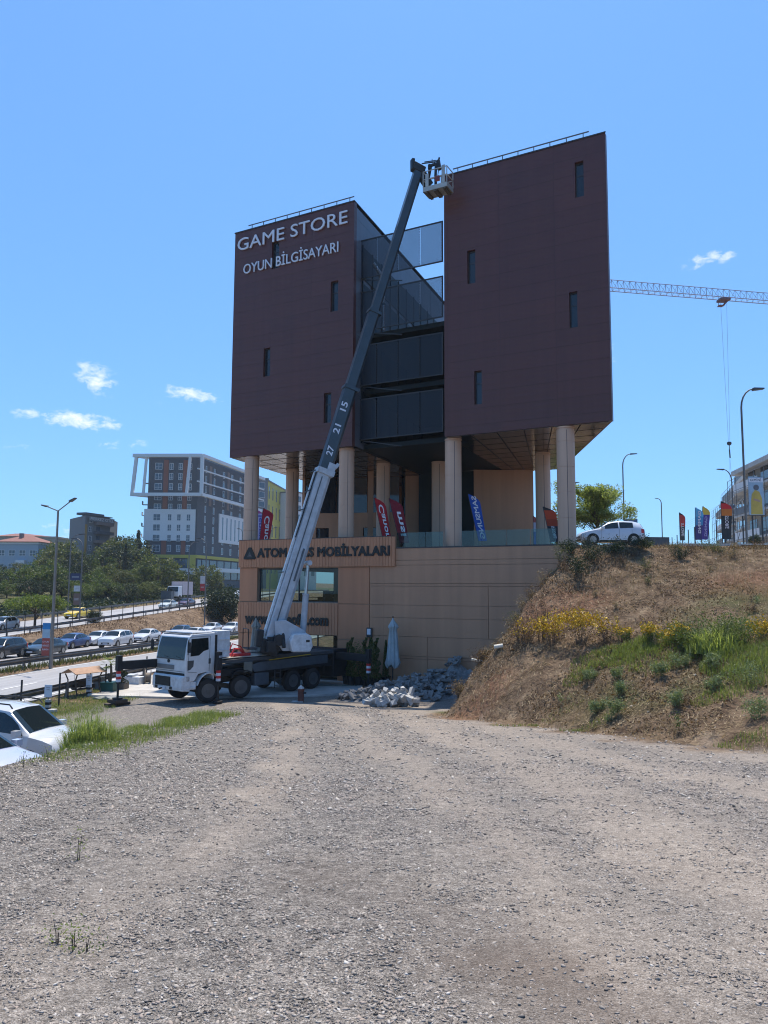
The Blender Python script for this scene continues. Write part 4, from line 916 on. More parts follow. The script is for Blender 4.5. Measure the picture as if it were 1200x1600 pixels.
# reach numbers on the side plate
for txt, py in (('27', 706), ('21', 672), ('15', 637)):
    t = t_at(py); o = Matrix.Identity(4); u = BD; vv = tp
    # letter x axis runs up the boom, letter z axis towards the top plate
    M = Matrix(((u.x, -sd.x, vv.x, 0), (u.y, -sd.y, vv.y, 0), (u.z, -sd.z, vv.z, 0), (0, 0, 0, 1)))
    w_ = .54
    P = BM(t-.28, .0, -.05)+sd*(w_/2+.004); M.translation = P
    me = text_mesh(txt, .50, .34, .006, .02); me.materials.append(M_LETW); link('reach_number', me, BOOM, M)
# tip, jib and work platform
b = MB(); b.beam(BM(BL-.35, 0, .05), BM(BL+.1, 0, .05), .46, .72, up=tp); b.beam(BM(BL-.25, 0, -.1), BM(BL-.75, .0, -.85), .36, .5, up=tp); b.build('boom_head', M_CHAS, BOOM, Matrix.Identity(4), bevel=.04)
b = MB(); b.beam(BM(BL-.3, 0, .35), BM(BL+.25, 0, .52), .3, .16, up=tp); b.build('head_sheave', M_CHAS, BOOM, Matrix.Identity(4))
j0 = BM(BL-.55, 0, -.70); PC = Vector(atY(686, 302, 40.4)); j2 = Vector(atY(681, 256, 40.6)); j1 = Vector(atY(673, 259, 40.8))
b = MB(); b.beam(j0, j1, .14, .14).beam(j1, j2, .12, .12).tube([j2, j2+Vector((.0, -.02, -.25)), Vector(atY(680.5, 275, 40.5)), Vector(atY(681, 296, 40.4))], .075, 8); b.build('jib', M_CHAS, BOOM, Matrix.Identity(4))
b = MB(); b.cyl(j2+Vector((.12, 0, .18)), j2+Vector((.2, -.05, -.35)), .12).beam(j1+Vector((-.5, 0, .12)), j2+Vector((0, 0, .12)), .05, .05).beam(j1+Vector((-.35, 0, .22)), j2+Vector((0, 0, .2)), .04, .04).cyl(j1+Vector((-.05, 0, .05)), j1+Vector((-.05, 0, -.2)), .11).cyl(j2+Vector((-.2, .1, .1)), j2+Vector((-.2, .1, .34)), .02).cyl(j2+Vector((.15, .1, .2)), j2+Vector((.2, .1, .42)), .05); b.build('jib_fittings', M_CHAS, BOOM, Matrix.Identity(4))
# the work platform
PF_ = Vector(atY(684.5, 300, 40.5)); pa = math.atan2(-.47, .88)
PM = frame(PF_, pa)
BK = empty('work_platform', PM, 'small grey railed work platform hanging from the crane boom tip beside the right-hand tower roof', 'work platform')
M_ALU = mat('aluminium', (.40, .38, .34), .45, .4, var=.2); W, Dp, H = 1.42, .85, 1.12
def bp_(b, name, m, **k): return b.build(name, m, BK, PM, **k)
bp_(MB().box(-W/2, W/2, -Dp/2, Dp/2, 0, .05).box(-W/2, W/2, -Dp/2-.02, -Dp/2, -.04, .22).box(-W/2, W/2, Dp/2, Dp/2+.02, -.04, .22).box(-W/2-.02, -W/2, -Dp/2, Dp/2, -.04, .22).box(W/2, W/2+.02, -Dp/2, Dp/2, -.04, .22), 'floor_tray', M_ALU)
bp_(MB().box(-W/2+.1, -W/2+.25, -Dp/2, Dp/2, -.12, 0).box(W/2-.25, W/2-.1, -Dp/2, Dp/2, -.12, 0).box(-.1, .1, -Dp/2, Dp/2, -.14, 0), 'under_beam', mat('rusty_beam', (.09, .07, .05), .7))
b = MB()
for (x, y) in ((-W/2, -Dp/2), (W/2, -Dp/2), (W/2, Dp/2), (-W/2, Dp/2), (0, Dp/2)): b.box(x-.02, x+.02, y-.02, y+.02, .2, H)
for z in (H, .66):
    b.beam((-W/2, -Dp/2, z), (W/2, -Dp/2, z), .04, .04).beam((-W/2, Dp/2, z), (W/2, Dp/2, z), .04, .04).beam((-W/2, -Dp/2, z), (-W/2, Dp/2, z), .04, .04).beam((W/2, -Dp/2, z), (W/2, Dp/2, z), .04, .04)
bp_(b, 'guard_rail', M_ALU); bp_(MB().box(W/2-.3, W/2-.12, -Dp/2-.03, -Dp/2+.02, .22, H+.1), 'side_post', M_ALU); bp_(MB().box(-W/2+.15, -W/2+.33, -Dp/2-.03, -Dp/2+.02, .22, .95), 'side_post', M_ALU)
bp_(MB().box(.02, .26, -Dp/2-.05, -Dp/2+.1, .42, .68), 'control_box', mat('dark_red', (.16, .03, .03), .6), bevel=.01); bp_(MB().tube([(.1, -.3, .68), (.12, -.2, 1.1), (.05, 0, 1.5)], .02, 6), 'cable', M_CHAS)

# ------------------------------------------------------------------ cars
def car_mesh_set(kind):
    if kind == 'sedan':
        S = [(2.25, .34, .58, .60, .62, .5), (2.16, .22, .68, .71, .80, .66), (1.6, .18, .80, .86, .88, .74), (.98, .18, .92, .97, .90, .80), (.25, .18, .94, 1.40, .90, .60), (-.55, .18, .96, 1.46, .90, .61), (-1.15, .18, .98, 1.38, .90, .59), (-1.8, .18, 1.0, 1.06, .89, .74), (-2.15, .22, .98, 1.03, .84, .70), (-2.25, .36, .84, .90, .74, .60)]
        g = dict(ws=(.92, .30), rw=(-1.2, -1.74), side=[(.82, -.38), (-.46, -1.35)], L=2.25, ax=(1.38, -1.33), wr=.33)
    elif kind == 'hatch':
        S = [(2.04, .34, .60, .62, .62, .5), (1.95, .22, .72, .76, .80, .66), (1.45, .18, .86, .93, .87, .74), (.95, .18, .96, 1.02, .88, .80), (.20, .18, .98, 1.46, .88, .60), (-.55, .18, 1.0, 1.54, .88, .62), (-1.35, .18, 1.03, 1.50, .88, .60), (-1.78, .20, 1.04, 1.40, .86, .56), (-2.0, .24, .98, 1.02, .82, .70), (-2.06, .36, .8, .84, .74, .6)]
        g = dict(ws=(.90, .25), rw=(-1.80, -1.97), side=[(.78, -.36), (-.44, -1.30)], L=2.05, ax=(1.28, -1.3), wr=.33)
    elif kind == 'suv':
        S = [(2.2, .42, .72, .75, .66, .5), (2.12, .28, .86, .90, .84, .7), (1.6, .26, .98, 1.04, .91, .78), (1.05, .26, 1.06, 1.12, .92, .82), (.42, .26, 1.08, 1.60, .92, .64), (-.6, .26, 1.10, 1.68, .92, .66), (-1.6, .26, 1.13, 1.62, .92, .64), (-2.0, .28, 1.13, 1.50, .90, .60), (-2.16, .32, 1.08, 1.12, .86, .74), (-2.22, .44, .9, .94, .78, .62)]
        g = dict(ws=(1.0, .47), rw=(-2.02, -2.14), side=[(.92, -.30), (-.38, -1.30), (-1.38, -1.85)], L=2.2, ax=(1.38, -1.33), wr=.37)
    else:   # compact van
        S = [(2.12, .36, .68, .72, .62, .5), (2.04, .24, .84, .90, .80, .66), (1.75, .2, .96, 1.02, .86, .76), (1.32, .2, 1.04, 1.10, .88, .80), (.48, .2, 1.08, 1.72, .88, .66), (-.3, .2, 1.10, 1.80, .88, .70), (-1.6, .2, 1.10, 1.80, .88, .70), (-2.05, .24, 1.10, 1.74, .87, .68), (-2.12, .36, 1.08, 1.60, .84, .66)]
        g = dict(ws=(1.26, .53), rw=(-2.06, -2.10), side=[(1.12, .06), (-.02, -.95), (-1.05, -1.9)], L=2.12, ax=(1.35, -1.30), wr=.33)
    xs = [s[0] for s in S]
    def ring(x):
        i = 0
        while i < len(S)-2 and x < S[i+1][0]: i += 1
        a, b = S[i], S[i+1]; t = (x-a[0])/(b[0]-a[0]); zb, be, ro, hw, hr = [lerp(a[k], b[k], t) for k in range(1, 6)]
        return [(0, zb), (hw*.86, zb), (hw*.985, zb+.10), (hw*1.0, lerp(zb, be, .55)), (hw*.965, be), (hr, ro-.045), (hr*.82, ro), (0, ro+.025)]
    def pt(x, t, s=1, off=0):
        r = ring(x); i = min(int(t), 6); f = t-i; y, z = lerp(r[i][0], r[i+1][0], f), lerp(r[i][1], r[i+1][1], f)
        if off:
            dy, dz = r[i+1][0]-r[i][0], r[i+1][1]-r[i][1]; l = math.hypot(dy, dz) or 1; y += off*dz/l; z -= off*dy/l*-1 if False else off*dy/l*-1
            z = z if dz > 0.0 or dy > 0 else z
        return (x, s*y, z)
    def patch(b, x0, x1, t0, t1, s, off=.008, nx=3, nt=1):
        v = []
        for i in range(nx+1):
            for j in range(nt+1):
                x = lerp(x0, x1, i/nx); t = lerp(t0, t1, j/nt); r = ring(x); k = min(int(min(t, 6.999)), 6); f = t-k
                y, z = lerp(r[k][0], r[k+1][0], f), lerp(r[k][1], r[k+1][1], f); dy, dz = r[k+1][0]-r[k][0], r[k+1][1]-r[k][1]; l = math.hypot(dy, dz) or 1
                if k >= 4 and k < 5: ny, nz = dz/l, -dy/l
                elif k >= 5: ny, nz = dz/l, -dy/l
                else: ny, nz = dz/l, -dy/l
                v.append((x, s*(y+off*ny), z+off*nz))
        f = []
        for i in range(nx):
            for j in range(nt):
                a = i*(nt+1)+j; q = (a, a+1, a+nt+2, a+nt+1); f.append(q if s > 0 else q[::-1])
        b.add(v, f)
    body = MB(); XS = sorted(set(xs+list(np.linspace(xs[-1], xs[0], 16))), reverse=True); v = []
    for x in XS:
        r = ring(x); full = [(x, y, z) for y, z in r]+[(x, -y, z) for y, z in r[-2:0:-1]]; v += full
    n = 14; f = [(i*n+k, i*n+(k+1) % n, (i+1)*n+(k+1) % n, (i+1)*n+k) for i in range(len(XS)-1) for k in range(n)]
    f += [tuple(range(n))[::-1], tuple(range((len(XS)-1)*n, len(XS)*n))]; body.add(v, f)
    me = body.mesh('body', [M_WHITE], True)
    bm = bmesh.new(); bm.from_mesh(me); bmesh.ops.recalc_face_normals(bm, faces=bm.faces); bm.to_mesh(me); bm.free(); me.set_sharp_from_angle(angle=R(44))
    P = {'body': me}
    def crossglass(x0, x1, off=.009):
        b = MB(); v = []; nx = 3
        for i in range(nx+1):
            x = lerp(x0, x1, i/nx); r = ring(x); hw = r[5][0]*.93; row = []
            dxs = .02; ra, rb = ring(x+dxs), ring(x-dxs); sl = (rb[7][1]-ra[7][1])/(2*dxs); nl = math.hypot(1, sl); nxv, nzv = sl/nl, 1/nl
            for (y, z) in ((-hw, r[5][1]+.01), (-r[6][0]*.9, r[6][1]), (0, r[7][1]), (r[6][0]*.9, r[6][1]), (hw, r[5][1]+.01)): row.append((x+nxv*(off+.012), y, z+nzv*(off+.012)))
            v += row
        b.add(v, [(i*5+k, i*5+k+1, (i+1)*5+k+1, (i+1)*5+k) for i in range(nx) for k in range(4)]); return b.mesh('windscreen', M_GLASSC)
    P['windscreen'] = crossglass(*g['ws']); P['rear_window'] = crossglass(*g['rw'])
    for s, nm in ((1, 'l'), (-1, 'r')):
        b = MB()
        for (a, c) in g['side']:
            if (a, c) == g['side'][0]:   # front quarter follows the A-pillar
                xm = lerp(g['ws'][1], g['ws'][0], .12); v = []
                for x, tl, th in ((a, 4.08, 4.12), (lerp(a, xm, .5), 4.08, 4.5 if False else 4.86), (xm, 4.08, 4.90), (lerp(xm, c, .5), 4.08, 4.92), (c, 4.08, 4.92)):
                    for t in (tl, th):
                        r = ring(x); k = 4; f = t-4; y, z = lerp(r[4][0], r[5][0], f), lerp(r[4][1], r[5][1], f); v.append((x, s*(y+.010), z+.002))
                b.add(v, [(i*2, i*2+1, i*2+3, i*2+2) for i in range(4)])
            else: patch(b, a, c, 4.08, 4.90, s, .010)
        P['side_window_'+nm] = b.mesh('side_window', M_GLASSC)
        b = MB(); patch(b, g['L']-.30, g['L']-.06, 3.15, 3.95, s, .008); P['headlight_'+nm] = b.mesh('headlight', M_LAMP)
        b = MB(); patch(b, -g['L']+.07, -g['L']+.26, 3.2, 3.95, s, .008); P['tail_light_'+nm] = b.mesh('tail_light', M_RED)
        b = MB(); x = g['side'][0][0]-.12; r = ring(x); b.box(x-.09, x+.09, s*(r[4][0]+.02), s*(r[4][0]+.22), r[4][1]+.02, r[4][1]+.17); P['mirror_'+nm] = b.mesh('mirror', M_WHITE)
        b = MB(); bx = g['side'][1][0]+.04; dr = [(g['side'][0][0]-.02), bx, g['side'][1][1]+.1]
        for x in dr: patch(b, x+.006, x-.006, 2.1, 4.0, s, .004, 1, 2)
        patch(b, g['ax'][0]-.45, g['ax'][1]+.45, 1.2, 2.0, s, .006, 2, 1); P['trim_'+nm] = b.mesh('door_seam', M_GREYP)
    b = MB(); r = ring(g['L']-.05); b.box(g['L']-.1, g['L']+.012, -.42, .42, .42, .56).box(g['L']-.1, g['L']-.0, -.6, .6, .26, .36); P['grille'] = b.mesh('grille', M_CHAS)
    b = MB(); b.box(g['L']+.012, g['L']+.022, -.26, .26, .38, .48); P['plate'] = b.mesh('plate', M_LETW)
    wr = g['wr']; hwx = max(s[4] for s in S)
    for s in (1, -1):
        w, ri = MB(), MB(); w.lathe([(wr*.6, -.1), (wr*.94, -.1), (wr, -.06), (wr, .06), (wr*.94, .1), (wr*.6, .1)], 24, axis='y')
        ri.lathe([(.02, s*.085), (wr*.2, s*.09), (wr*.25, s*.06), (wr*.58, s*.075), (wr*.64, s*.102)], 20, axis='y')
        for k in range(5):
            a = k*2*math.pi/5; ri.beam((0, s*.088, 0), (wr*.58*math.cos(a), s*.092, wr*.58*math.sin(a)), .05, .02, up=(0, 1, 0))
        P['tyre_%d' % s] = w.mesh('wheel', M_TYRE, True); P['rim_%d' % s] = ri.mesh('rim', M_ALU)
    for s in (1, -1): P['arch_%d' % s] = MB().cyl((0, s*(hwx-.25), wr), (0, s*(hwx+.004), wr), wr+.055, n=24).mesh('wheel_arch', M_CHAS)
    return P, g, hwx
SETS = {}
PAINTS = {}
def paint(c):
    if c not in PAINTS:
        PAINTS[c] = mat('car_paint', c, .3, .15 if max(c) < .4 else 0, var=.03, coat=.8)
    return PAINTS[c]
def make_car(kind, col, M, label, group=None, cat='car', name='car', extras=None):
    if kind not in SETS: SETS[kind] = car_mesh_set(kind)
    P, g, hw = SETS[kind]; t = empty(name, M, label, cat, group); pm = paint(col)
    def part(nm, key, m=None, off=(0, 0, 0), par=None):
        o = link(nm, P[key], par or t, M @ Matrix.Translation(off))
        if m is not None: o.material_slots[0].link = 'OBJECT'; o.material_slots[0].material = m
        return o
    part('body', 'body', pm); part('windscreen', 'windscreen'); part('rear_window', 'rear_window'); part('grille', 'grille'); part('plate', 'plate')
    for s in 'lr':
        part('side_window', 'side_window_'+s); part('headlight', 'headlight_'+s); part('tail_light', 'tail_light_'+s); part('mirror', 'mirror_'+s, pm); part('door_seam', 'trim_'+s)
    for s in (1, -1):
        for ax in g['ax']: part('wheel_arch', 'arch_%d' % s, off=(ax, 0, 0)); w = part('wheel', 'tyre_%d' % s, off=(ax, s*(hw-.085), g['wr'])); part('rim', 'rim_%d' % s, off=(ax, s*(hw-.085), g['wr']), par=w)
    return t, g
def road_frame(x, y, z, heading): return frame((x, y, z), heading)
HD = math.atan2(-RD[1], -RD[0])      # towards the camera
def lane_car(px, py, zf, kind, col, label, group, toward=True, **k):
    # put the car on its road where the pixel ray meets the road surface
    d = ray(px, py); best = None
    for Y in np.arange(35, 260, .25):
        P = cC+d*Y/d[1]; s, u = su(P[0], P[1])
        if P[2] <= float(zf(s, u)): best = (P[0], P[1], float(zf(s, u))+.025); break
    return make_car(kind, col, frame(best, HD if toward else HD+math.pi), label, group, **k)
W_, SI, DK, BL_, YE, MA = (.56, .57, .58), (.42, .43, .45), (.02, .024, .03), (.02, .05, .16), (.75, .52, .02), (.08, .03, .05)
HG, UG = 'cars queuing on the highway', 'cars on the upper road'
lane_car(70, 1024, z2, 'sedan', (.025, .04, .05), 'dark teal sedan on the highway behind the lamp post with the banner', HG)
lane_car(112, 1013, z2, 'sedan', (.03, .06, .17), 'dark blue sedan on the highway just behind the dark teal sedan', HG)
lane_car(3, 1029, z2, 'suv', DK, 'black car cut off by the left edge of the photo on the highway', HG)
lane_car(153, 1008, z2, 'sedan', W_, 'white sedan in the far highway lane half hidden by the white people carrier', HG)
lane_car(181, 1011, z2, 'suv', W_, 'white people carrier with dark side windows on the highway', HG)
lane_car(229, 1003, z2, 'sedan', W_, 'white sedan on the highway next to the white people carrier towards the truck', HG)
lane_car(281, 996, z2, 'hatch', (.05, .07, .12), 'dark blue hatchback on the highway just above the truck cab', HG)
lane_car(303, 1000, z2, 'sedan', W_, 'low white sedan on the highway partly hidden by the truck cab roof', HG)
lane_car(331, 989, z2, 'sedan', W_, 'white sedan on the highway behind the truck between the cab and the store wall', HG)
lane_car(362, 989, z2, 'hatch', W_, 'white car with a dark front cut off by the store corner', HG)
lane_car(392, 983, z2, 'sedan', SI, 'silver sedan on the highway seen through the showroom glass', HG)
lane_car(420, 981, z2, 'hatch', W_, 'white hatchback on the highway seen through the showroom glass', HG)
lane_car(121, 966, z3, 'sedan', YE, 'yellow taxi on the upper road behind the small embankment trees', UG, cat='taxi')
lane_car(263, 951, z3, 'sedan', (.55, .57, .52), 'pale silver sedan on the upper road beside the parked lorry', UG)
lane_car(291, 948, z3, 'sedan', MA, 'dark maroon sedan on the upper road behind the pale silver sedan', UG)
lane_car(4, 985, z3, 'hatch', SI, 'grey car on the upper road at the left edge of the photo', UG)
lane_car(368, 934, z3, 'hatch', W_, 'white car on the upper road by the store corner below the shops', UG)
# foreground parked cars
F1 = frame((-10.9, 23.1, tz(-10.9, 23.1)-.2), R(-15))
vt, vg = make_car('van', (.50, .51, .52), F1, 'white compact van with black roof rails parked below the gravel edge at the left', None, 'van', 'parked_van')
for s in (1, -1): MB().tube([(.55, s*.62, 1.75), (.45, s*.62, 1.86), (-.2, s*.64, 1.90), (-1.6, s*.64, 1.90), (-1.8, s*.64, 1.8)], .022, 8).build('roof_rail', M_CHAS, vt, F1)
MB().tube([(.2, .3, 1.8), (.05, .3, 2.02)], .006, 5).build('aerial', M_CHAS, vt, F1)
MB().tube([(1.24, .5, 1.13), (.95, -.2, 1.33)], .012, 5).tube([(1.24, -.1, 1.15), (1.05, -.62, 1.27)], .012, 5).build('wiper', M_CHAS, vt, F1)
F2 = frame((-10.2, 19.3, tz(-10.1, 19.3)-.15), R(-18))
st_, sg = make_car('hatch', (.42, .45, .55), F2, 'pale blue-white car at the left edge below the gravel with only bonnet and windscreen showing', None, 'car', 'parked_car')
F3 = frame(tuple(Vector(atY(953, 848, 50))[:2])+(tz(atY(953, 848, 50)[0], 50),), R(178))
make_car('hatch', (.58, .64, .72), F3, 'pale blue-white hatchback parked on the high ground beside the rightmost column', None, 'car', 'parked_car')
q = atY(1000, 842, 72); F4 = frame((q[0]-1.2, 72, tz(q[0], 72)-.3), R(175)); make_car('suv', (.10, .12, .14), F4, 'dark car mostly hidden behind the pale hatchback on the high ground', None, 'car', 'parked_car')
# ------------------------------------------------------------------ vegetation tools
def tri_mesh(name, V, m, quads=False):
    """V: (n,k,3) array of separate faces"""
    n, k = V.shape[:2]; me = bpy.data.meshes.new(name); me.vertices.add(n*k); me.vertices.foreach_set('co', V.astype(np.float32).ravel())
    me.loops.add(n*k); me.loops.foreach_set('vertex_index', np.arange(n*k, dtype=np.int32)); me.polygons.add(n)
    me.polygons.foreach_set('loop_start', np.arange(n, dtype=np.int32)*k); me.polygons.foreach_set('loop_total', np.full(n, k, np.int32)); me.materials.append(m); me.update(); return me
def rand_unit(n, rg):
    v = rg.normal(size=(n, 3)); return v/np.linalg.norm(v, axis=1, keepdims=True)
def leaf_faces(C, size, rg, asp=.55, droop=0.0):
    n = len(C); a = rand_unit(n, rg); a[:, 2] -= droop; a /= np.linalg.norm(a, axis=1, keepdims=True); b = np.cross(a, rand_unit(n, rg)); b /= np.linalg.norm(b, axis=1, keepdims=True)+1e-9
    s = (size*(.6+.8*rg.random(n)))[:, None]
    return np.stack([C-a*s*.5, C+b*s*asp*.5, C+a*s*.5, C-b*s*asp*.5], 1)
def blades(P, H, W, rg, lean=.35):
    n = len(P); ang = rg.random(n)*2*np.pi; d = np.stack([np.cos(ang), np.sin(ang), np.zeros(n)], 1); p = np.stack([-d[:, 1], d[:, 0], np.zeros(n)], 1)
    H = H[:, None] if np.ndim(H) else H; W = W[:, None] if np.ndim(W) else W
    ln = (rg.random(n)*lean)[:, None]; mid = P+np.array([0, 0, 1.])*H*.6+d*H*ln*.4; top = P+np.array([0, 0, 1.])*H*(1-ln*.35)+d*H*ln*1.25
    a = np.stack([P-p*W/2, P+p*W/2, mid+p*W*.35, mid-p*W*.35], 1); b = np.stack([mid-p*W*.35, mid+p*W*.35, top, top], 1)
    return np.concatenate([a, b])
def crown_mesh(name, rx, rz, ncl, nl, leaf, m, seed, shape='round', hollow=.55, cr=.3):
    rg = np.random.default_rng(seed); C = []
    for k in range(ncl):
        u = rand_unit(1, rg)[0]; r = hollow+(1-hollow)*rg.random()
        c = u*r
        if shape == 'umbrella': c[2] = abs(c[2])*.7-.1+.25*rg.random()
        if shape == 'cone':
            h = rg.random(); w = (1-h)*.95+.05; a = rg.random()*6.283; c = np.array([math.cos(a)*w*.8, math.sin(a)*w*.8, h*2-1])
        s = cr*(.6+.8*rg.random()); q = rand_unit(nl, rg)*(rg.random(nl)**.45)[:, None]*s
        C.append(c+q*np.array([1, 1, .8]))
    C = np.concatenate(C)*np.array([rx, rx, rz]); return tri_mesh(name, leaf_faces(C, leaf, rg), m)
M_BARK = mat('bark', (.10, .075, .055), .9, var=.3, bump=.4, bscale=20)
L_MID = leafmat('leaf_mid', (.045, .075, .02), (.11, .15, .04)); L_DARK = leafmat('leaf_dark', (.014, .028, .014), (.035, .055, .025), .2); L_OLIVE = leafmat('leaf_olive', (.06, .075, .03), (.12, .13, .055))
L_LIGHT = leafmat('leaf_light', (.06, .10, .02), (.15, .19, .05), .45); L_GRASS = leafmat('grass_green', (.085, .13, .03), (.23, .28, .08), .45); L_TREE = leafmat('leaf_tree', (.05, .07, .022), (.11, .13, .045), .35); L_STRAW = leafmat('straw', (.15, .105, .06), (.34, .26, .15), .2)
L_YEL = leafmat('yellow_bloom', (.30, .19, .015), (.60, .40, .03), .15); L_BRIGHT = leafmat('bright_grass', (.11, .16, .045), (.30, .36, .14), .5); L_RUST = leafmat('dry_brown', (.08, .045, .028), (.17, .11, .06), .2); L_GREY = leafmat('grey_leaf', (.09, .13, .055), (.22, .27, .13), .3)
def trunk_mesh(h, r, spread, seed, n=6):
    rg = random.Random(seed); b = MB(); b.tube([(0, 0, -.3), (.05*h*rg.uniform(-1, 1), .05*h*rg.uniform(-1, 1), h*.5), (0, 0, h)], r, 8, r*.5)
    for k in range(n):
        a = rg.uniform(0, 6.28); z0 = h*rg.uniform(.35, .9); l = spread*rg.uniform(.5, .9); b.tube([(0, 0, z0), (math.cos(a)*l*.5, math.sin(a)*l*.5, z0+l*.35), (math.cos(a)*l, math.sin(a)*l, z0+l*.9)], r*.4, 5, r*.1)
    return b.mesh('trunk', M_BARK, True)
TREE = {}
def tree_kind(key, *a):
    if key not in TREE: TREE[key] = a
def tree(kind, x, y, h, label, group=None, cat='tree', name='tree', z=None, wide=1.0, rot=None):
    cm, tm, ch, tr = KINDS[kind]      # crown mesh (unit), trunk mesh, crown half height share
    z = tz(x, y) if z is None else z; rz = rot if rot is not None else random.uniform(0, 6.28)
    M = Matrix.Translation((x, y, z)) @ Matrix.Rotation(rz, 4, 'Z') @ Matrix.Diagonal((h*wide, h*wide, h, 1))
    t = empty(name, M, label, cat, group)
    link('crown', random.choice(cm), t, M); link('trunk', tm, t, M); return t
def unit_crown(rx, rz, zc, **k):
    me = crown_mesh('crown', rx, rz, **k); n = len(me.vertices); a = np.empty(n*3, np.float32); me.vertices.foreach_get('co', a); a = a.reshape(-1, 3); a[:, 2] += zc; me.vertices.foreach_set('co', a.ravel()); return me
def unit_trunk(h, r, sp, seed, n=6): return trunk_mesh(h, r, sp, seed, n)
KINDS = {
 'round': ([unit_crown(.38, .42, .53, ncl=50, nl=70, leaf=.042, m=mm, seed=s, cr=.34) for s, mm in ((1, L_MID), (2, L_MID), (3, L_OLIVE))], unit_trunk(.6, .03, .25, 4), 0, 0),
 'dark': ([unit_crown(.36, .44, .52, ncl=50, nl=70, leaf=.042, m=L_DARK, seed=s, cr=.34) for s in (6, 7)], unit_trunk(.6, .03, .25, 5), 0, 0),
 'light': ([unit_crown(.42, .41, .54, ncl=44, nl=64, leaf=.044, m=L_TREE, seed=s, cr=.30) for s in (8, 9)], unit_trunk(.6, .028, .28, 6), 0, 0),
 'cypress': ([unit_crown(.11, .48, .52, ncl=60, nl=46, leaf=.035, m=L_DARK, seed=12, shape='cone', cr=.22)], unit_trunk(.7, .015, .03, 7, 2), 0, 0),
 'bush': ([unit_crown(.50, .46, .48, ncl=110, nl=90, leaf=.05, m=L_DARK, seed=13, hollow=.3, cr=.35)], unit_trunk(.5, .03, .2, 8), 0, 0),
 'umbrella': ([unit_crown(.80, .42, .62, ncl=110, nl=90, leaf=.05, m=L_LIGHT, seed=s, shape='umbrella', cr=.26) for s in (14,)], unit_trunk(.62, .045, .5, 9, 9), 0, 0)}
# the wooded slope beyond the upper road, tree by tree
GT = 'trees on the slope beyond the upper road'
def far_tree(px, Y, ytop, kind, label, wide=1.0):
    p = atY(px, 900, Y); z = tz(p[0], Y); top = 4.75+(921-ytop)/1204*Y*1.005; tree(kind, p[0], Y, max(top-z, 3), label, GT, wide=wide, z=z)
lab = {'round': 'green leafy tree in the wood below the far houses', 'dark': 'dark green tree in the wood below the far houses', 'light': 'pale green tree in the wood below the far houses', 'cypress': 'narrow dark cypress in the wood below the far houses'}
rows = [(-8, 150, 888, 'round', 1.1), (14, 150, 892, 'dark', 1.2), (34, 148, 884, 'round', 1.2), (58, 152, 880, 'round', 1.2), (82, 150, 876, 'round', 1.2), (104, 155, 884, 'dark', 1.2), (128, 152, 900, 'dark', 1.1), (150, 150, 890, 'round', 1.2),
        (166, 160, 880, 'light', 1.1), (186, 158, 892, 'round', 1.2), (208, 160, 888, 'light', 1.1), (226, 165, 878, 'round', 1.2), (247, 165, 866, 'light', 1.25), (268, 170, 882, 'round', 1.1), (290, 172, 890, 'dark', 1.0), (318, 176, 876, 'light', 1.15), (302, 180, 896, 'light', 1.0), (340, 178, 900, 'round', 1.0),
        (2, 175, 884, 'dark', 1.1), (26, 180, 882, 'round', 1), (50, 178, 884, 'dark', 1.1), (70, 182, 872, 'round', 1), (92, 185, 850, 'light', 1.2), (103, 190, 842, 'light', 1.0), (88, 205, 846, 'round', 1.1), (140, 190, 868, 'round', 1.1), (120, 185, 862, 'dark', 1.1), (160, 188, 862, 'round', 1), (178, 196, 838, 'light', 1.1), (186, 190, 852, 'dark', 1.1), (195, 186, 856, 'cypress', 1.0), (206, 200, 836, 'dark', 1.1), (200, 196, 846, 'light', 1.2), (214, 205, 836, 'cypress', 1.3), (221, 196, 862, 'dark', 1.1), (196, 215, 838, 'dark', 1.0), (205, 190, 870, 'light', 1.1)]
rows += [(px, 142+random.uniform(-4, 10), 905+random.uniform(-6, 12), random.choice(['dark', 'round', 'round', 'light']), 1.5) for px in range(-5, 240, 17)]
cnt = {}
for (px, Y, yt, k, w) in rows: far_tree(px, Y, yt, k, lab[k], w)
p = onZ(54, 1002, .2); 
def emb(px, py, kind, h, label, name='tree', cat='tree', wide=1.0):
    q = hit(px, py, 60, 200); tree(kind, q.x, q.y, h, label, None, cat, name, z=q.z-.2, wide=wide)
emb(54, 982, 'umbrella', 4.3, 'spreading bright green tree on the embankment at the left beside the lamp post')
emb(147, 973, 'bush', 1.9, 'small dark green bush on the embankment below the upper road', 'bush', 'bush')
emb(347, 972, 'bush', 6.3, 'big round dark green bush on the embankment beside the store corner', 'bush', 'bush')
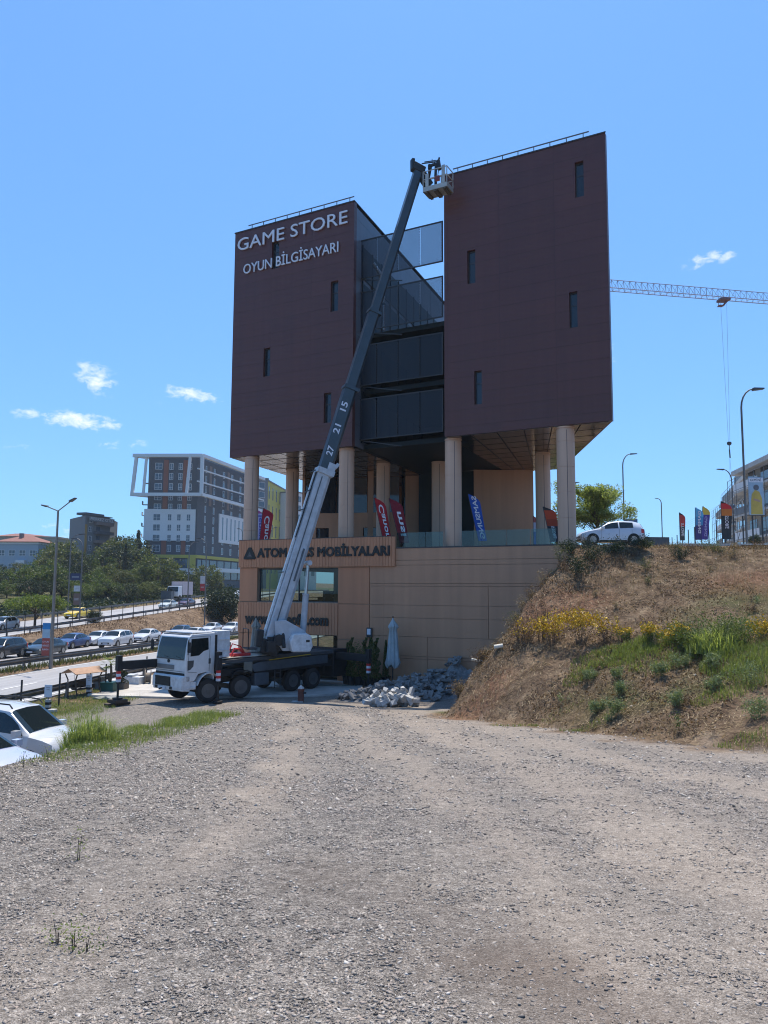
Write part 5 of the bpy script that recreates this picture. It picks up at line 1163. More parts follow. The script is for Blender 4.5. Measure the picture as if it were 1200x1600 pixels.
# ------------------------------------------------------------------ tree by the parked hatchback
def big_tree(x, y, z, h, w, label, nl, mt, seed, leaf=.16):
    t = empty('tree', (x, y, z), label, 'tree'); rg = random.Random(seed); b = MB(); tips = []
    b.tube([(0, 0, -.4), (.05, 0, h*.25), (.12, 0, h*.42)], .11, 8, .08)
    for k in range(22):
        a = rg.uniform(0, 6.28); l = w*rg.uniform(.15, .50); z0 = h*rg.uniform(.2, .42); z1 = h*rg.uniform(.48, .93); l *= 1.15-.5*abs(z1/h-.6)
        p1 = (math.cos(a)*l*.45, math.sin(a)*l*.45, lerp(z0, z1, .6)); p2 = (math.cos(a)*l, math.sin(a)*l, z1)
        b.tube([(.08, 0, z0), p1, p2], .05, 6, .015); tips += [p2, tuple(lerp(Vector(p1), Vector(p2), .5)), p1]
        for j in range(3):
            q = Vector(p2)+Vector((rg.uniform(-.6, .6), rg.uniform(-.6, .6), rg.uniform(-.35, .5))); b.tube([p1, q], .018, 4, .006); tips.append(tuple(q))
    b.build('trunk', M_BARK, t, smooth=True)
    r2 = np.random.default_rng(seed); T = np.array(tips); per = nl//len(T); C = []
    for p in T:
        s = .35+.55*r2.random(); C.append(p+rand_unit(per, r2)*(r2.random(per)**.5)[:, None]*s*np.array([1, 1, .6]))
    link('crown', tri_mesh('crown', leaf_faces(np.concatenate(C), leaf, r2, .35, .4), mt), t); return t
q = atY(931, 840, 60); big_tree(q[0], 60, tz(q[0], 60)-.2, 4.9, 5.4, 'feathery light green tree behind the parked hatchback beside the rightmost column', 24000, L_BRIGHT, 31, .19)
q = atY(872, 845, 66); big_tree(q[0], 66, tz(q[0], 66), 2.6, 3.2, 'low leafy tree seen just right of the rightmost column', 4000, L_MID, 33, .2)
# ------------------------------------------------------------------ grass, weeds and litter on the bank
def scatter(n, x0, x1, y0, y1, keep, rg):
    P = []
    while sum(len(a) for a in P) < n:
        x = rg.uniform(x0, x1, n); y = rg.uniform(y0, y1, n); k = keep(x, y) > rg.random(n); P.append(np.stack([x[k], y[k]], 1))
    P = np.concatenate(P)[:n]; z = terrain(P[:, 0], P[:, 1]); return np.concatenate([P, z[:, None]], 1)
def onbank(x, y):
    t = (x-A_[0])*ABn[0]+(y-A_[1])*ABn[1]; return np.clip((t+.5)/.8, 0, 1)*np.clip((x-xleft(y)+.2)/.4, 0, 1)
def stuffobj(name, V, m, **k):
    o = link(name, tri_mesh(name, V, m)); tag(o, kind='stuff', **k); return o
rg = np.random.default_rng(21)
# matted dry straw lying on the slope
P = scatter(60000, 1.5, 24, 13, 33, lambda x, y: onbank(x, y)*np.clip(.75+1.3*fbm(x, y, .7, 3), .05, 1), rg)
a = rg.random(len(P))*6.283; L_ = .05+.16*rg.random(len(P))**2; d = np.stack([np.cos(a), np.sin(a), .25*rg.normal(size=len(P))], 1)*L_[:, None]; w = np.stack([-np.sin(a), np.cos(a), np.zeros(len(P))], 1)*(.006+.006*rg.random(len(P)))[:, None]
P2 = P+np.array([0, 0, .015]); e1 = P2+d; zt_ = terrain(e1[:, 0], e1[:, 1]); e1[:, 2] = np.maximum(e1[:, 2], zt_+.01)
V = np.stack([P2-w, P2+w, e1+w*.4, e1-w*.4], 1); stuffobj('dry_straw', V, L_STRAW, label='dry straw litter covering the earth bank', cat='straw')
# standing dry stems and tufts
P = scatter(26000, 1.5, 24, 14, 34, lambda x, y: onbank(x, y)*np.clip(.3+1.6*fbm(x+9, y, .6, 3), 0, 1), rg)
stuffobj('dry_grass', blades(P, .08+.28*rg.random(len(P))**2, .008, rg, .9), L_STRAW, label='tufts of standing dry grass on the earth bank', cat='dry grass')
P = scatter(26000, 2, 24, 14, 33, lambda x, y: onbank(x, y)*np.clip(.15+2.0*fbm(x-9, y+5, .5, 3), 0, 1), rg)
stuffobj('brown_weeds', leaf_faces(P+np.array([0, 0, .06])*rg.random((len(P), 1))*2, .07, rg, .5), L_RUST, label='low brown dead weeds over the earth bank', cat='dead weeds')
def gz_(pts): return pts
# green patches
def patch_pts(n, cx, cy, a, b, rg):
    r = np.sqrt(rg.random(n)); t = rg.random(n)*6.283; x = cx+a*r*np.cos(t); y = cy+b*r*np.sin(t); return np.stack([x, y, terrain(x, y)], 1)
def pxw(px, py): q = hit(px, py); return q
G = []
for (px, py, a, b, n, h) in ((985, 1022, 1.3, .7, 2600, .16), (1040, 1030, 1.2, .8, 1800, .14), (1165, 1030, 1.2, .9, 2600, .22), (1010, 1010, 1.0, .5, 1400, .18), (1190, 1045, 1.0, .8, 1500, .2), (905, 1058, .5, .3, 500, .1), (1130, 1085, .8, .4, 700, .12), (880, 866, .8, .4, 500, .15), (1040, 850, .5, .4, 600, .3), (1090, 852, .8, .4, 400, .2), (690, 1068, .9, .5, 1500, .28), (668, 1080, .6, .5, 900, .22), (935, 1032, .9, .6, 1000, .12), (840, 1135, 1.4, .25, 300, .07), (920, 1140, .8, .2, 300, .07), (1190, 1152, 1.0, .4, 500, .1)):
    q = pxw(px, py); P = patch_pts(n, q.x, q.y, a, b, rg); G.append(blades(P, h*(.5+rg.random(n)), .012, rg, .6))
stuffobj('green_grass', np.concatenate(G), L_GRASS, label='patches of short green grass across the earth bank', cat='grass')
# grass along the left edge of the gravel
P = scatter(11000, -8.0, -4.4, 13.2, 26.5, lambda x, y: np.clip(1.2-((x+6.0-.02*(y-18))/1.15)**2, 0, 1)*np.clip(.6+1.1*fbm(x, y, .7, 3), 0, 1)*np.where(y < 13.5, .45, 1), rg)
stuffobj('verge_grass', blades(P, (.04+.13*rg.random(len(P))**1.5)*np.where(P[:, 1] > 17.5, 1.7, .7), .010, rg, .7), L_GRASS, label='green grass along the left edge of the gravel by the parked van', cat='grass')
P = scatter(7000, -16, -11.5, 29, 40, lambda x, y: np.clip(.5+1.2*fbm(x, y, .6, 3), 0, 1), rg)
stuffobj('verge_grass', blades(P, .04+.14*rg.random(len(P)), .014, rg, .7), L_GRASS, label='thin grass beside the guardrail near the two white notice posts', cat='grass')
S_ = rg.uniform(20, 120, 9000); U_ = rg.uniform(28.7, 31.1, 9000); x, y = xy(S_, U_); P = np.stack([x, y, terrain(x, y)], 1)
stuffobj('median_grass', blades(P, .15+.3*rg.random(len(P)), .05, rg, .6), L_OLIVE, label='rough grass strip between the near road and the highway', cat='grass')
S_ = rg.uniform(40, 160, 14000); U_ = rg.uniform(43.2, 50.2, 14000); x, y = xy(S_, U_); P = np.stack([x, y, terrain(x, y)], 1); P = P[fbm(P[:, 0], P[:, 1], .25, 3)+.1 > 0]
stuffobj('embankment_straw', blades(P, .1+.22*rg.random(len(P)), .06, rg, 1.2), L_RUST, label='dry grass over the embankment below the upper road', cat='dry grass')
S_ = rg.uniform(60, 200, 16000); U_ = rg.uniform(63, 78, 16000); x, y = xy(S_, U_); P = np.stack([x, y, terrain(x, y)+.6*rg.random(16000)], 1)
stuffobj('undergrowth', leaf_faces(P, .5, rg, .6), L_DARK, label='dark undergrowth behind the far guardrail of the upper road', cat='undergrowth')
# individual plants -----------------------------------------------------
def plant(px, py, h, w, mats_, n, label, cat='plant', name='plant', group=None, leaf=.05, flowers=0, woody=True, q=None, seed=None, grassy=False):
    q = q or pxw(px, py); r2 = np.random.default_rng(seed or int(px*7+py)); t = empty(name, q, label, cat, group)
    if grassy:
        r = np.sqrt(r2.random(n))*w*.5; a = r2.random(n)*6.283; P = np.stack([r*np.cos(a), r*np.sin(a), np.zeros(n)-.05], 1)
        link('blades', tri_mesh('blades', blades(P, h*(.45+.6*r2.random(n))*(1-.62*(r/(w*.5))**2), leaf, r2, 1.0), mats_), t); return t
    stems = MB(); tips = []
    for k in range((14 if woody else 7) if h > .45 or n > 200 else 3):
        a = r2.random()*6.283; l = w*.5*r2.random()**.6; hh = h*(.55+.5*r2.random()); p = (math.cos(a)*l, math.sin(a)*l, hh)
        stems.tube([(0.1*math.cos(a)*w, .1*math.sin(a)*w, -.05), (p[0]*.5, p[1]*.5, hh*.55), p], .003+.006*min(h, 1), 4, .002); tips += [p, (p[0]*.8, p[1]*.8, hh*.75), (p[0]*.65, p[1]*.65, hh*.5)]
    stems.build('stem', M_BARK, t)
    T = np.array(tips); per = max(n//len(T), 1); C = np.concatenate([p+r2.normal(size=(per, 3))*np.array([.09, .09, .10])*max(w, .5) for p in T]); C[:, 2] = np.maximum(C[:, 2], 0)
    link('foliage', tri_mesh('foliage', leaf_faces(C, leaf, r2, .4), mats_), t)
    if flowers:
        T = T[::3]; flowers = int(flowers*1.25); per = flowers//len(T); C = np.concatenate([p+r2.normal(size=(per, 3))*np.array([.10, .10, .09])*max(w, .5)+np.array([0, 0, .04]) for p in T])
        link('blossom', tri_mesh('blossom', leaf_faces(C, .06, r2, .9), L_YEL), t)
    return t
YG = 'yellow flowering bushes on the bank'
for (px, py, h, w, fl, lb) in ((823, 1008, .75, .9, 160, 'sparse brownish bush with few yellow flowers, leftmost of the flowering bushes on the bank'), (862, 1008, .85, 1.1, 560, 'yellow flowering bush with brown stems left of the tallest flowering bush'),
    (908, 1008, .95, 1.2, 900, 'tallest and fullest yellow flowering bush on the bank'), (948, 1006, .75, .8, 160, 'brown drying bush with sparse yellow flowers right of the fullest one'), (1018, 1006, .5, .7, 330, 'small yellow flowering plant above the bright green grass patch'),
    (1062, 1008, .5, .8, 380, 'yellow flowering plant at the left foot of the tall green grass clump'), (1186, 1008, .55, 1.0, 420, 'yellow flowering plant at the right edge of the photo'), (975, 1004, .4, .6, 120, 'low plant with a few yellow flowers between the bush and the green grass')):
    plant(px, py, h, w, L_RUST if px < 960 else L_MID, 500, lb, 'flowering bush', 'flowering_bush', YG, .06, fl)
plant(1120, 1018, 1.0, 1.7, L_BRIGHT, 1100, 'tall bright green grass clump on the right of the bank', 'grass clump', 'grass_clump', leaf=.03, grassy=True)
plant(1135, 1015, .8, 1.8, L_MID, 2600, 'broad leafy green shrub behind the tall grass clump on the bank', 'shrub', 'shrub', leaf=.07)
plant(1075, 1014, .55, 1.3, L_MID, 1600, 'leafy green shrub between the yellow flowers and the grass clump', 'shrub', 'shrub', leaf=.07)
plant(1095, 1016, .8, .9, L_BRIGHT, 500, 'shorter green grass clump left of the tall clump on the bank', 'grass clump', 'grass_clump', leaf=.02, grassy=True)
plant(1165, 1012, .7, .9, L_LIGHT, 700, 'green leafy plant between the tall grass clump and the rightmost yellow flowers', 'plant')
for (px, py, h, w, lb) in ((1062, 1106, .3, .5, 'low grey-green shrub near the foot of the bank on the right'), (965, 1116, .25, .45, 'low grey-green shrub at the foot of the bank, right of its small neighbour'), (932, 1116, .22, .35, 'small grey-green shrub at the foot of the bank, left of its larger neighbour'),
    (972, 1086, .25, .3, 'small dark leafy shrub above the two shrubs at the foot of the bank'), (966, 1062, .25, .3, 'narrow leafy shrub higher up above the small dark shrub'), (1172, 1072, .5, .9, 'broad grey-green shrub at the right edge of the bank'), (1060, 1046, .3, .5, 'grey-green shrub below the yellow flowers mid-bank'),
    (1110, 1048, .35, .5, 'grey-green shrub below the tall grass clump'), (1115, 1078, .25, .35, 'small shrub between the low shrub and the broad shrub on the right'), (1030, 1056, .25, .35, 'small grey-green shrub under the green grass patch'), (1062, 876, .35, .5, 'small dark green shrub near the top of the bank'), (1170, 850, .45, .7, 'dark green shrub on the bank crest in front of the black feather flag'),
    (1185, 1122, .3, .6, 'dusty shrub low on the bank at the right edge'), (920, 1062, .2, .4, 'low green shrub on bare soil at mid-bank left of the grass')):
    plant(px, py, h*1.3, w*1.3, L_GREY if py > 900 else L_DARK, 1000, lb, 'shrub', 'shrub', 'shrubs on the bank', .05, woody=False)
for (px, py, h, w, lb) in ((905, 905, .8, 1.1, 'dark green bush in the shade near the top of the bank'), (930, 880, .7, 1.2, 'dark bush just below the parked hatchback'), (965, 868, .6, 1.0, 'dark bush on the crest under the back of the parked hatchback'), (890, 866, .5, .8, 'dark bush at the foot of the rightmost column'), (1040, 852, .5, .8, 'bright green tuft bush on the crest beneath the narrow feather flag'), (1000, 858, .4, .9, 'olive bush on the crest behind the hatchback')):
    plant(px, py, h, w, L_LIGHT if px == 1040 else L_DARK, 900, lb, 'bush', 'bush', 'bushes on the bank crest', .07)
for (px, py, h, w, lb) in ((845, 1000, 1.1, .8, 'tall rust-brown dead weed left of the yellow bushes'), (812, 1003, .8, .7, 'rust-brown dead weed near the left shoulder of the bank'), (790, 955, .6, .8, 'dry weed on the shoulder of the bank against the tan wall'), (815, 925, .6, .9, 'dry weed high on the shoulder of the bank against the tan wall'), (842, 890, .5, .8, 'dry weed near the top of the shoulder below the balustrade'), (725, 1062, .6, .4, 'dead weed beside the broken pipes')):
    plant(px, py, h, w, L_RUST if px != 815 else L_OLIVE, 420, lb, 'dead weed', 'dead_weed', 'dead weeds on the bank', .05)
for k in range(18):
    f = (k+random.random()*.6)/18; x, y = lerp(2.3, 6.9, f)+random.uniform(-.15, .25), lerp(27.3, 29.9, f); q = Vector((x, y, tz(x, y)))
    plant(k*13, 7, random.uniform(.3, .7), random.uniform(.5, .9), random.choice([L_STRAW, L_OLIVE, L_RUST]), 420, 'dry scrubby weed along the left shoulder of the bank', 'dead weed', 'dead_weed', 'weeds along the shoulder of the bank', .05, q=q, seed=900+k)
for k in range(26):
    x, y = random.uniform(6.5, 19), random.uniform(28.8, 31.5); q = Vector((x, y, tz(x, y)))
    plant(k*13, 7, random.uniform(.2, .5), random.uniform(.4, .9), random.choice([L_STRAW, L_OLIVE, L_RUST, L_MID]), 300, 'small scrubby weed along the crest of the bank', 'weed', 'weed', 'weeds along the crest of the bank', .05, q=q, seed=960+k)
for k in range(40):
    x, y = random.uniform(5, 16), random.uniform(17, 29); q = Vector((x, y, tz(x, y)))
    if onbank(np.array([x]), np.array([y]))[0] < .9: continue
    plant(k*13, 7, random.uniform(.12, .35), random.uniform(.3, .6), random.choice([L_STRAW, L_OLIVE, L_RUST, L_GREY, L_RUST]), 160, 'small scrubby weed out on the slope of the bank', 'weed', 'weed', 'weeds on the slope of the bank', .05, q=q, seed=1060+k, woody=False)
plant(1064, 1146, .4, .25, L_MID, 120, 'thin leafy weed at the edge of the gravel on the right', 'weed', 'weed', 'weeds at the gravel edge', .05, woody=False)
plant(1088, 1150, .25, .2, L_RUST, 80, 'short brown weed right of the thin leafy weed', 'weed', 'weed', 'weeds at the gravel edge', .04, woody=False)
plant(1115, 1152, .25, .15, L_RUST, 60, 'rightmost short brown weed at the gravel edge', 'weed', 'weed', 'weeds at the gravel edge', .04, woody=False)
q = hit(148, 1152); plant(148, 1150, 1.0, 1.25, L_BRIGHT, 1300, 'big tuft of tall green grass beside the parked van bonnet', 'grass clump', 'grass_clump', leaf=.018, grassy=True, q=Vector((-6.35, 17.2, tz(-6.35, 17.2)-.05)))
plant(215, 1140, .35, 1.2, L_GRASS, 900, 'lower grass clump right of the big tuft by the van', 'grass clump', 'grass_clump', leaf=.014, grassy=True)
plant(270, 1125, .3, 1.1, L_GRASS, 700, 'rightmost grass clump at the gravel edge towards the truck', 'grass clump', 'grass_clump', leaf=.014, grassy=True)
for k, (px, py, h) in enumerate(((122, 1345, .28), (200, 1185, .35), (90, 1480, .16), (115, 1490, .2), (35, 1200, .35), (135, 1492, .12), (75, 1190, .4))):
    plant(px, py, h*.7, h*.4, L_GRASS, 60, ('thin dark weed standing alone in the gravel on the left', 'thin weed by the grass verge on the gravel edge', 'leftmost of three little weeds in the near gravel', 'middle of three little weeds in the near gravel', 'weed at the left edge where the gravel drops to the cars', 'rightmost of three little weeds in the near gravel', 'thin weed in front of the pale blue-white car bonnet')[k], 'weed', 'weed', 'weeds in the gravel', .022, woody=False)

# ------------------------------------------------------------------ loose gravel
def stones(n, y0, y1, r0, r1, seed, name, keep=None, m=None, pw=1.0):
    rg = np.random.default_rng(seed)
    ico_v = np.array([(0, 0, -1), (1, 0, 0), (0, 1, 0), (-1, 0, 0), (0, -1, 0), (.15, .1, 1), (.75, .7, .35), (-.7, -.7, .3)])
    ico_f = np.array([(0, 2, 1), (0, 3, 2), (0, 4, 3), (0, 1, 4), (5, 1, 6), (5, 6, 2), (1, 2, 6), (5, 2, 3), (5, 3, 7), (5, 7, 4), (3, 4, 7), (5, 4, 1)])
    t = rg.random(n); Y = (y0**pw+t*(y1**pw-y0**pw))**(1/pw); X = Y*rg.uniform(-.55, .55, n)
    nz = fbm(X, Y, .55, 4); tr = fbm(X*1.0+3, Y*.25, .8, 3); k = rg.random(n) < np.clip((1.05+1.0*nz)*(1-.78*wear(X, Y)[0])*np.clip(1+1.6*fbm(X+30, Y, 1.6, 3), .25, 1.3)*(1-.45*wear(X, Y)[1]), .10, 1)
    k &= (X > -6.6) & ((X-A_[0])*ABn[0]+(Y-A_[1])*ABn[1] < -.2)
    X, Y = X[k], Y[k]; n = len(X); r = (r0+(r1-r0)*rg.random(n)**5)*(1+.05*Y)
    S = r[:, None]*np.stack([1+.5*rg.random(n), .75+.4*rg.random(n), .42+.3*rg.random(n)], 1)
    V = ico_v[None]*(1+.25*rg.normal(size=(n, 8, 1)))*S[:, None, :]
    a = rg.random(n)*6.283; b = rg.normal(size=n)*.45; ca, sa, cb, sb = np.cos(a), np.sin(a), np.cos(b), np.sin(b)
    x, y, z = V[..., 0], V[..., 1], V[..., 2]; x, z = x*cb[:, None]+z*sb[:, None], -x*sb[:, None]+z*cb[:, None]; x, y = x*ca[:, None]-y*sa[:, None], x*sa[:, None]+y*ca[:, None]
    Z = terrain(X, Y); V = np.stack([x+X[:, None], y+Y[:, None], z+(Z+r*.04)[:, None]], -1).reshape(-1, 3)
    F = (ico_f[None]+(np.arange(n)*8)[:, None, None]).reshape(-1, 3)
    me = bpy.data.meshes.new(name); me.vertices.add(len(V)); me.vertices.foreach_set('co', V.astype(np.float32).ravel()); me.loops.add(F.size); me.loops.foreach_set('vertex_index', F.astype(np.int32).ravel())
    me.polygons.add(len(F)); me.polygons.foreach_set('loop_start', np.arange(len(F), dtype=np.int32)*3); me.polygons.foreach_set('loop_total', np.full(len(F), 3, np.int32)); me.update(); me.materials.append(m); return me
def stone_mat():
    m = bpy.data.materials.new('gravel_stone'); m.use_nodes = True; nt = m.node_tree; L = nt.links; b = nt.nodes['Principled BSDF']; b.inputs['Roughness'].default_value = .85; b.inputs['Specular IOR Level'].default_value = .3
    g = N(nt, 'ShaderNodeNewGeometry'); r = N(nt, 'ShaderNodeValToRGB'); L.new(g.outputs['Random Per Island'], r.inputs[0]); e = r.color_ramp.elements
    st = [(0, (.12, .103, .09)), (.25, (.22, .195, .17)), (.5, (.31, .275, .24)), (.7, (.34, .275, .23)), (.8, (.37, .33, .285)), (.97, (.43, .39, .345)), (1, (.55, .52, .48))]
    while len(e) < len(st): e.new(.5)
    for k, (p, c) in enumerate(st): e[k].position = p; e[k].color = (*c, 1)
    L.new(r.outputs[0], b.inputs['Base Color']); return m
M_STONE = stone_mat()
o = link('gravel', stones(NSTONE, 2.0, 14, .0030, .0125, 3, 'gravel', m=M_STONE)); tag(o, 'loose grey crushed stones over the near part of the lot', 'gravel', kind='stuff')
o = link('gravel', stones(NSTONE//3, 9, 32, .0045, .022, 4, 'gravel', m=M_STONE, pw=1.0)); tag(o, 'scattered larger stones over the far part of the lot', 'gravel', kind='stuff')
# pale stones and crumbs on the bank
P = scatter(900, 1.5, 22, 13, 33, onbank, rg); bs = MB()
for p in P[:700]:
    r = .012+.05*random.random()**4; v = [(p[0]+r*random.uniform(-1, 1)*1.2, p[1]+r*random.uniform(-1, 1), p[2]+r*random.uniform(-.3, 1)) for _ in range(6)]
    bs.add(v, [(0, 1, 2), (1, 2, 3), (2, 3, 4), (3, 4, 5), (0, 2, 4), (1, 3, 5), (0, 4, 5), (0, 1, 5)])
bs.build('bank_stones', mat('pale_stone', (.42, .36, .28), .9, var=.3), label='pale stones scattered over the earth bank', cat='stones', kind='stuff')
# ------------------------------------------------------------------ yard: slab, rubble, street furniture
b = MB(); sl = [(-14.0, 37.6), (-9.3, 37.0), (-3.2, 38.2), (-1.2, 39.4), (-1.0, 43.1), (-9.0, 47.1), (-13.6, 47.1)]; b.prism(sl, -.85, -.36); b.build('concrete_slab', M_CONC, kind='structure', bevel=.01)
MB().box(-5.2, -1.4, 41.6, 41.64, -.36, -.33).build('mat', M_GREEN, label='green mat edge lying on the slab behind the truck', cat='mat')
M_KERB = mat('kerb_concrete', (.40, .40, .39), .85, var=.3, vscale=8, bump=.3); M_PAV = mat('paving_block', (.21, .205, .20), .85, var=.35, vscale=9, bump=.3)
def heap_h(x, y):
    H = 0
    for (cx, cy, a, h) in ((-.9, 37.0, 1.0, .45), (.3, 38.0, 1.1, .85), (1.5, 39.0, 1.2, 1.05), (2.8, 40.2, 1.1, 1.3), (3.8, 40.6, .9, 2.0), (.5, 36.3, 1.0, .4), (2.0, 37.8, 1.0, .65), (3.2, 38.8, .9, 1.1)): H = max(H, h*math.exp(-(((x-cx)**2+(y-cy)**2)/a**2)*.9))
    return H
b = MB(); n = 46; g = {}
for i in range(n):
    for j in range(n):
        x, y = lerp(-2.6, 5.2, i/(n-1)), lerp(34.6, 42.2, j/(n-1)); g[i, j] = len(b.v); b.v.append((x, y, tz(x, y)-.16+heap_h(x, y)*.84+.05*random.random()))
for i in range(n-1):
    for j in range(n-1): b.f.append((g[i, j], g[i+1, j], g[i+1, j+1], g[i, j+1])); b.mi.append(0)
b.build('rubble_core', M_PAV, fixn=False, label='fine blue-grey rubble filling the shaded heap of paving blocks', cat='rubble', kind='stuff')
def block_mesh(sx, sy, sz, seed, m):
    rg = random.Random(seed); b = MB(); v = [(sx*x+rg.uniform(-.03, .03), sy*y+rg.uniform(-.03, .03), sz*z+rg.uniform(-.02, .02)) for z in (-.5, .5) for (x, y) in ((-.5, -.5), (.5, -.5), (.5, .5), (-.5, .5))]
    b.add(v, [(0, 3, 2, 1), (4, 5, 6, 7), (0, 1, 5, 4), (1, 2, 6, 5), (2, 3, 7, 6), (3, 0, 4, 7)]); return b.mesh('paving_block', m)
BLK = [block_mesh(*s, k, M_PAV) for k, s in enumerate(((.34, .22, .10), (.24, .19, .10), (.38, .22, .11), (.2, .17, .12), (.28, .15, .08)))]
from mathutils import Euler
c = 0
while c < 290:
    x, y = random.uniform(-2.2, 4.6), random.uniform(35.0, 41.2); h = heap_h(x, y)
    if h < .10 or random.random() > .25+h: continue
    if x+.35*(y-38) > 5.0: continue
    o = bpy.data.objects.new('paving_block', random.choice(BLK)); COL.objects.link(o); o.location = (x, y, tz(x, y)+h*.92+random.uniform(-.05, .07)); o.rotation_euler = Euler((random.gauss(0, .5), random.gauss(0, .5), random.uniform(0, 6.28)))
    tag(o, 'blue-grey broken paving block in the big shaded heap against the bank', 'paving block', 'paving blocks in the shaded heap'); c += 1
KB = [block_mesh(*s, 40+k, M_KERB) for k, s in enumerate(((.5, .22, .16), (.36, .24, .16), (.3, .22, .2), (.6, .2, .15)))]
for k in range(42):
    r = math.sqrt(random.random()); a = random.uniform(0, 6.28); x, y = .35+1.0*r*math.cos(a), 32.9+.5*r*math.sin(a); h = .62*(1-r*r*.85)*(1.15 if x > .6 else .85)*random.uniform(.35, 1)
    o = bpy.data.objects.new('kerb_block', random.choice(KB)); COL.objects.link(o); o.location = (x, y, tz(x, y)+.06+h); o.rotation_euler = Euler((random.gauss(0, .45), random.gauss(0, .45)+.5, random.uniform(-.7, .7)+1.57*(random.random() < .4)))
    tag(o, 'pale sunlit kerb block in the small front pile', 'kerb block', 'kerb blocks in the sunlit front pile')
for k in range(16):
    o = bpy.data.objects.new('kerb_block', random.choice(KB)); COL.objects.link(o); x = -.5+k*.12; y = 33.05+.1*math.sin(k); o.location = (x, y, tz(x, y)+.1+.22*(k % 3)); o.rotation_euler = Euler((.2*(k % 3), .9, .3*k)); tag(o, 'pale sunlit kerb block in the small front pile', 'kerb block', 'kerb blocks in the sunlit front pile')
M_PIPE = mat('pale_plastic', (.55, .52, .45), .6, var=.2)
for k, (px, py, lb) in enumerate(((762, 1006, 'topmost short pale pipe piece stuck in the left flank of the bank'), (760, 1014, 'second pale pipe piece from the top in the bank flank'), (757, 1021, 'third pale pipe piece from the top in the bank flank'), (752, 1029, 'fourth pale pipe piece from the top in the bank flank'), (747, 1037, 'lowest pale pipe piece in the bank flank'))):
    q = hit(px, py); b = MB(); b.cyl((-.24, 0, 0), (.2, -.05, .05), .045, n=14); b.build('pipe', M_PIPE, None, Matrix.Translation(q+Vector((0, 0, .08))) @ Matrix.Rotation(-.35, 4, 'Z') @ Matrix.Rotation(.25, 4, 'Y'), label=lb, cat='pipe')
q = hit(779, 1017); MB().cyl((-.15, 0, 0), (.15, 0, .05), .075, n=14).build('pipe', M_PIPE, None, Matrix.Translation(q+Vector((0, 0, .1))), label='thick cream pipe end right of the pale pipe pieces on the bank', cat='pipe')
b = MB(); b.box(-.5, .5, -.12, .12, -.1, .12); b.build('stone_slab', mat('cream_stone', (.45, .36, .25), .85, var=.25, bump=.3), None, Matrix.Translation(hit(708, 1078)) @ Matrix.Rotation(.6, 4, 'Z') @ Matrix.Rotation(-.5, 4, 'Y'), label='pale elongated rock at the left foot of the bank', cat='rock', bevel=.04)
# parasols
M_CANV = mat('grey_canvas', (.34, .40, .42), .9, var=.15); M_CANV2 = mat('beige_canvas', (.30, .27, .23), .9, var=.15)
def parasol(x, y, h, m, label):
    z = tz(x, y); t = empty('closed_parasol', (x, y, z), label, 'parasol', 'closed parasols'); rg = random.Random(int(x*10)); b = MB(); n = 44; v = []
    prof = [(h, .02), (h-.12, .06), (h-.42, .22), (h-.52, .24), (h-.60, .17), (h-1.0, .21), (h-1.6, .25), (h-2.1, .29), (h-2.35, .36), (h-2.55, .28)]
    ph = [rg.uniform(-.25, .25) for _ in range(11)]
    for i, (zz, r) in enumerate(prof):
        for k in range(n):
            a = 2*math.pi*k/n; w = 1+(.20*math.sin(a*8+ph[i]+i*.12)+.1*math.sin(a*3+i*.4))*(0 if i < 2 else 1); v.append((r*w*math.cos(a), r*w*math.sin(a), zz-(0 if i < 8 else .10*math.sin(a*4))))
    b.add(v, [(i*n+k, i*n+(k+1) % n, (i+1)*n+(k+1) % n, (i+1)*n+k) for i in range(len(prof)-1) for k in range(n)]); b.build('canopy', m, t, smooth=True)
    MB().cyl((0, 0, 0), (0, 0, h+.08), .03, n=10).build('pole', M_DARKST, t); MB().tube([(.2*math.cos(a/3), .2*math.sin(a/3), h-1.25) for a in range(20)], .012, 4).build('tie', m, t)
    MB().lathe([(.35, 0), (.35, .1), (.1, .14)], 20).build('base', M_KERB, t)
q = atY(614, 965, 41.2); parasol(q[0], 41.2, q[2]-tz(q[0], 41.2), M_CANV, 'closed grey-blue parasol standing behind the shaded heap of paving blocks')
q = atY(400, 965, 44.4); parasol(q[0], 44.4, q[2]-tz(q[0], 44.4), M_CANV2, 'closed beige parasol behind the truck deck in front of the showroom')
# topiary row behind the truck
def topiary(px, ytop, Y, w, kind, label):
    q = atY(px, ytop, Y); z = -.36; h = q[2]-z; t = empty('topiary', (q[0], Y, z), label, 'potted shrub', 'potted shrubs along the wall'); r2 = np.random.default_rng(int(px)); n = 2600
    hh = r2.random(n); a = r2.random(n)*6.283
    if kind == 'spiral': rad = w*(1-hh)*.7+.07; cx = .06*np.cos(hh*19); cy = .06*np.sin(hh*19); rad = rad*(.6+.4*(np.sin(hh*38) > -.3)); C = np.stack([cx+rad*np.cos(a), cy+rad*np.sin(a), .45+hh*(h-.45)], 1)
    elif kind == 'cone': rad = (w*(1-hh)**.8*.9+.03)*(r2.random(n)**.4); C = np.stack([rad*np.cos(a), rad*np.sin(a), .4+hh*(h-.4)], 1)
    else: rad = w*np.sqrt(r2.random(n)); C = np.stack([rad*np.cos(a), rad*np.sin(a)*.6, .4+hh*(h-.4)*(1-.3*r2.random(n))], 1)
    link('foliage', tri_mesh('foliage', leaf_faces(C, .07, r2, .5), L_MID if kind != 'loose' else L_LIGHT), t); MB().cyl((0, 0, .3), (0, 0, h*.8), .025).build('stem', M_BARK, t); MB().lathe([(.2, 0), (.26, .42), (.28, .42), (.28, .46), (.24, .46), (.23, .4)], 16).build('pot', M_CHAS, t)
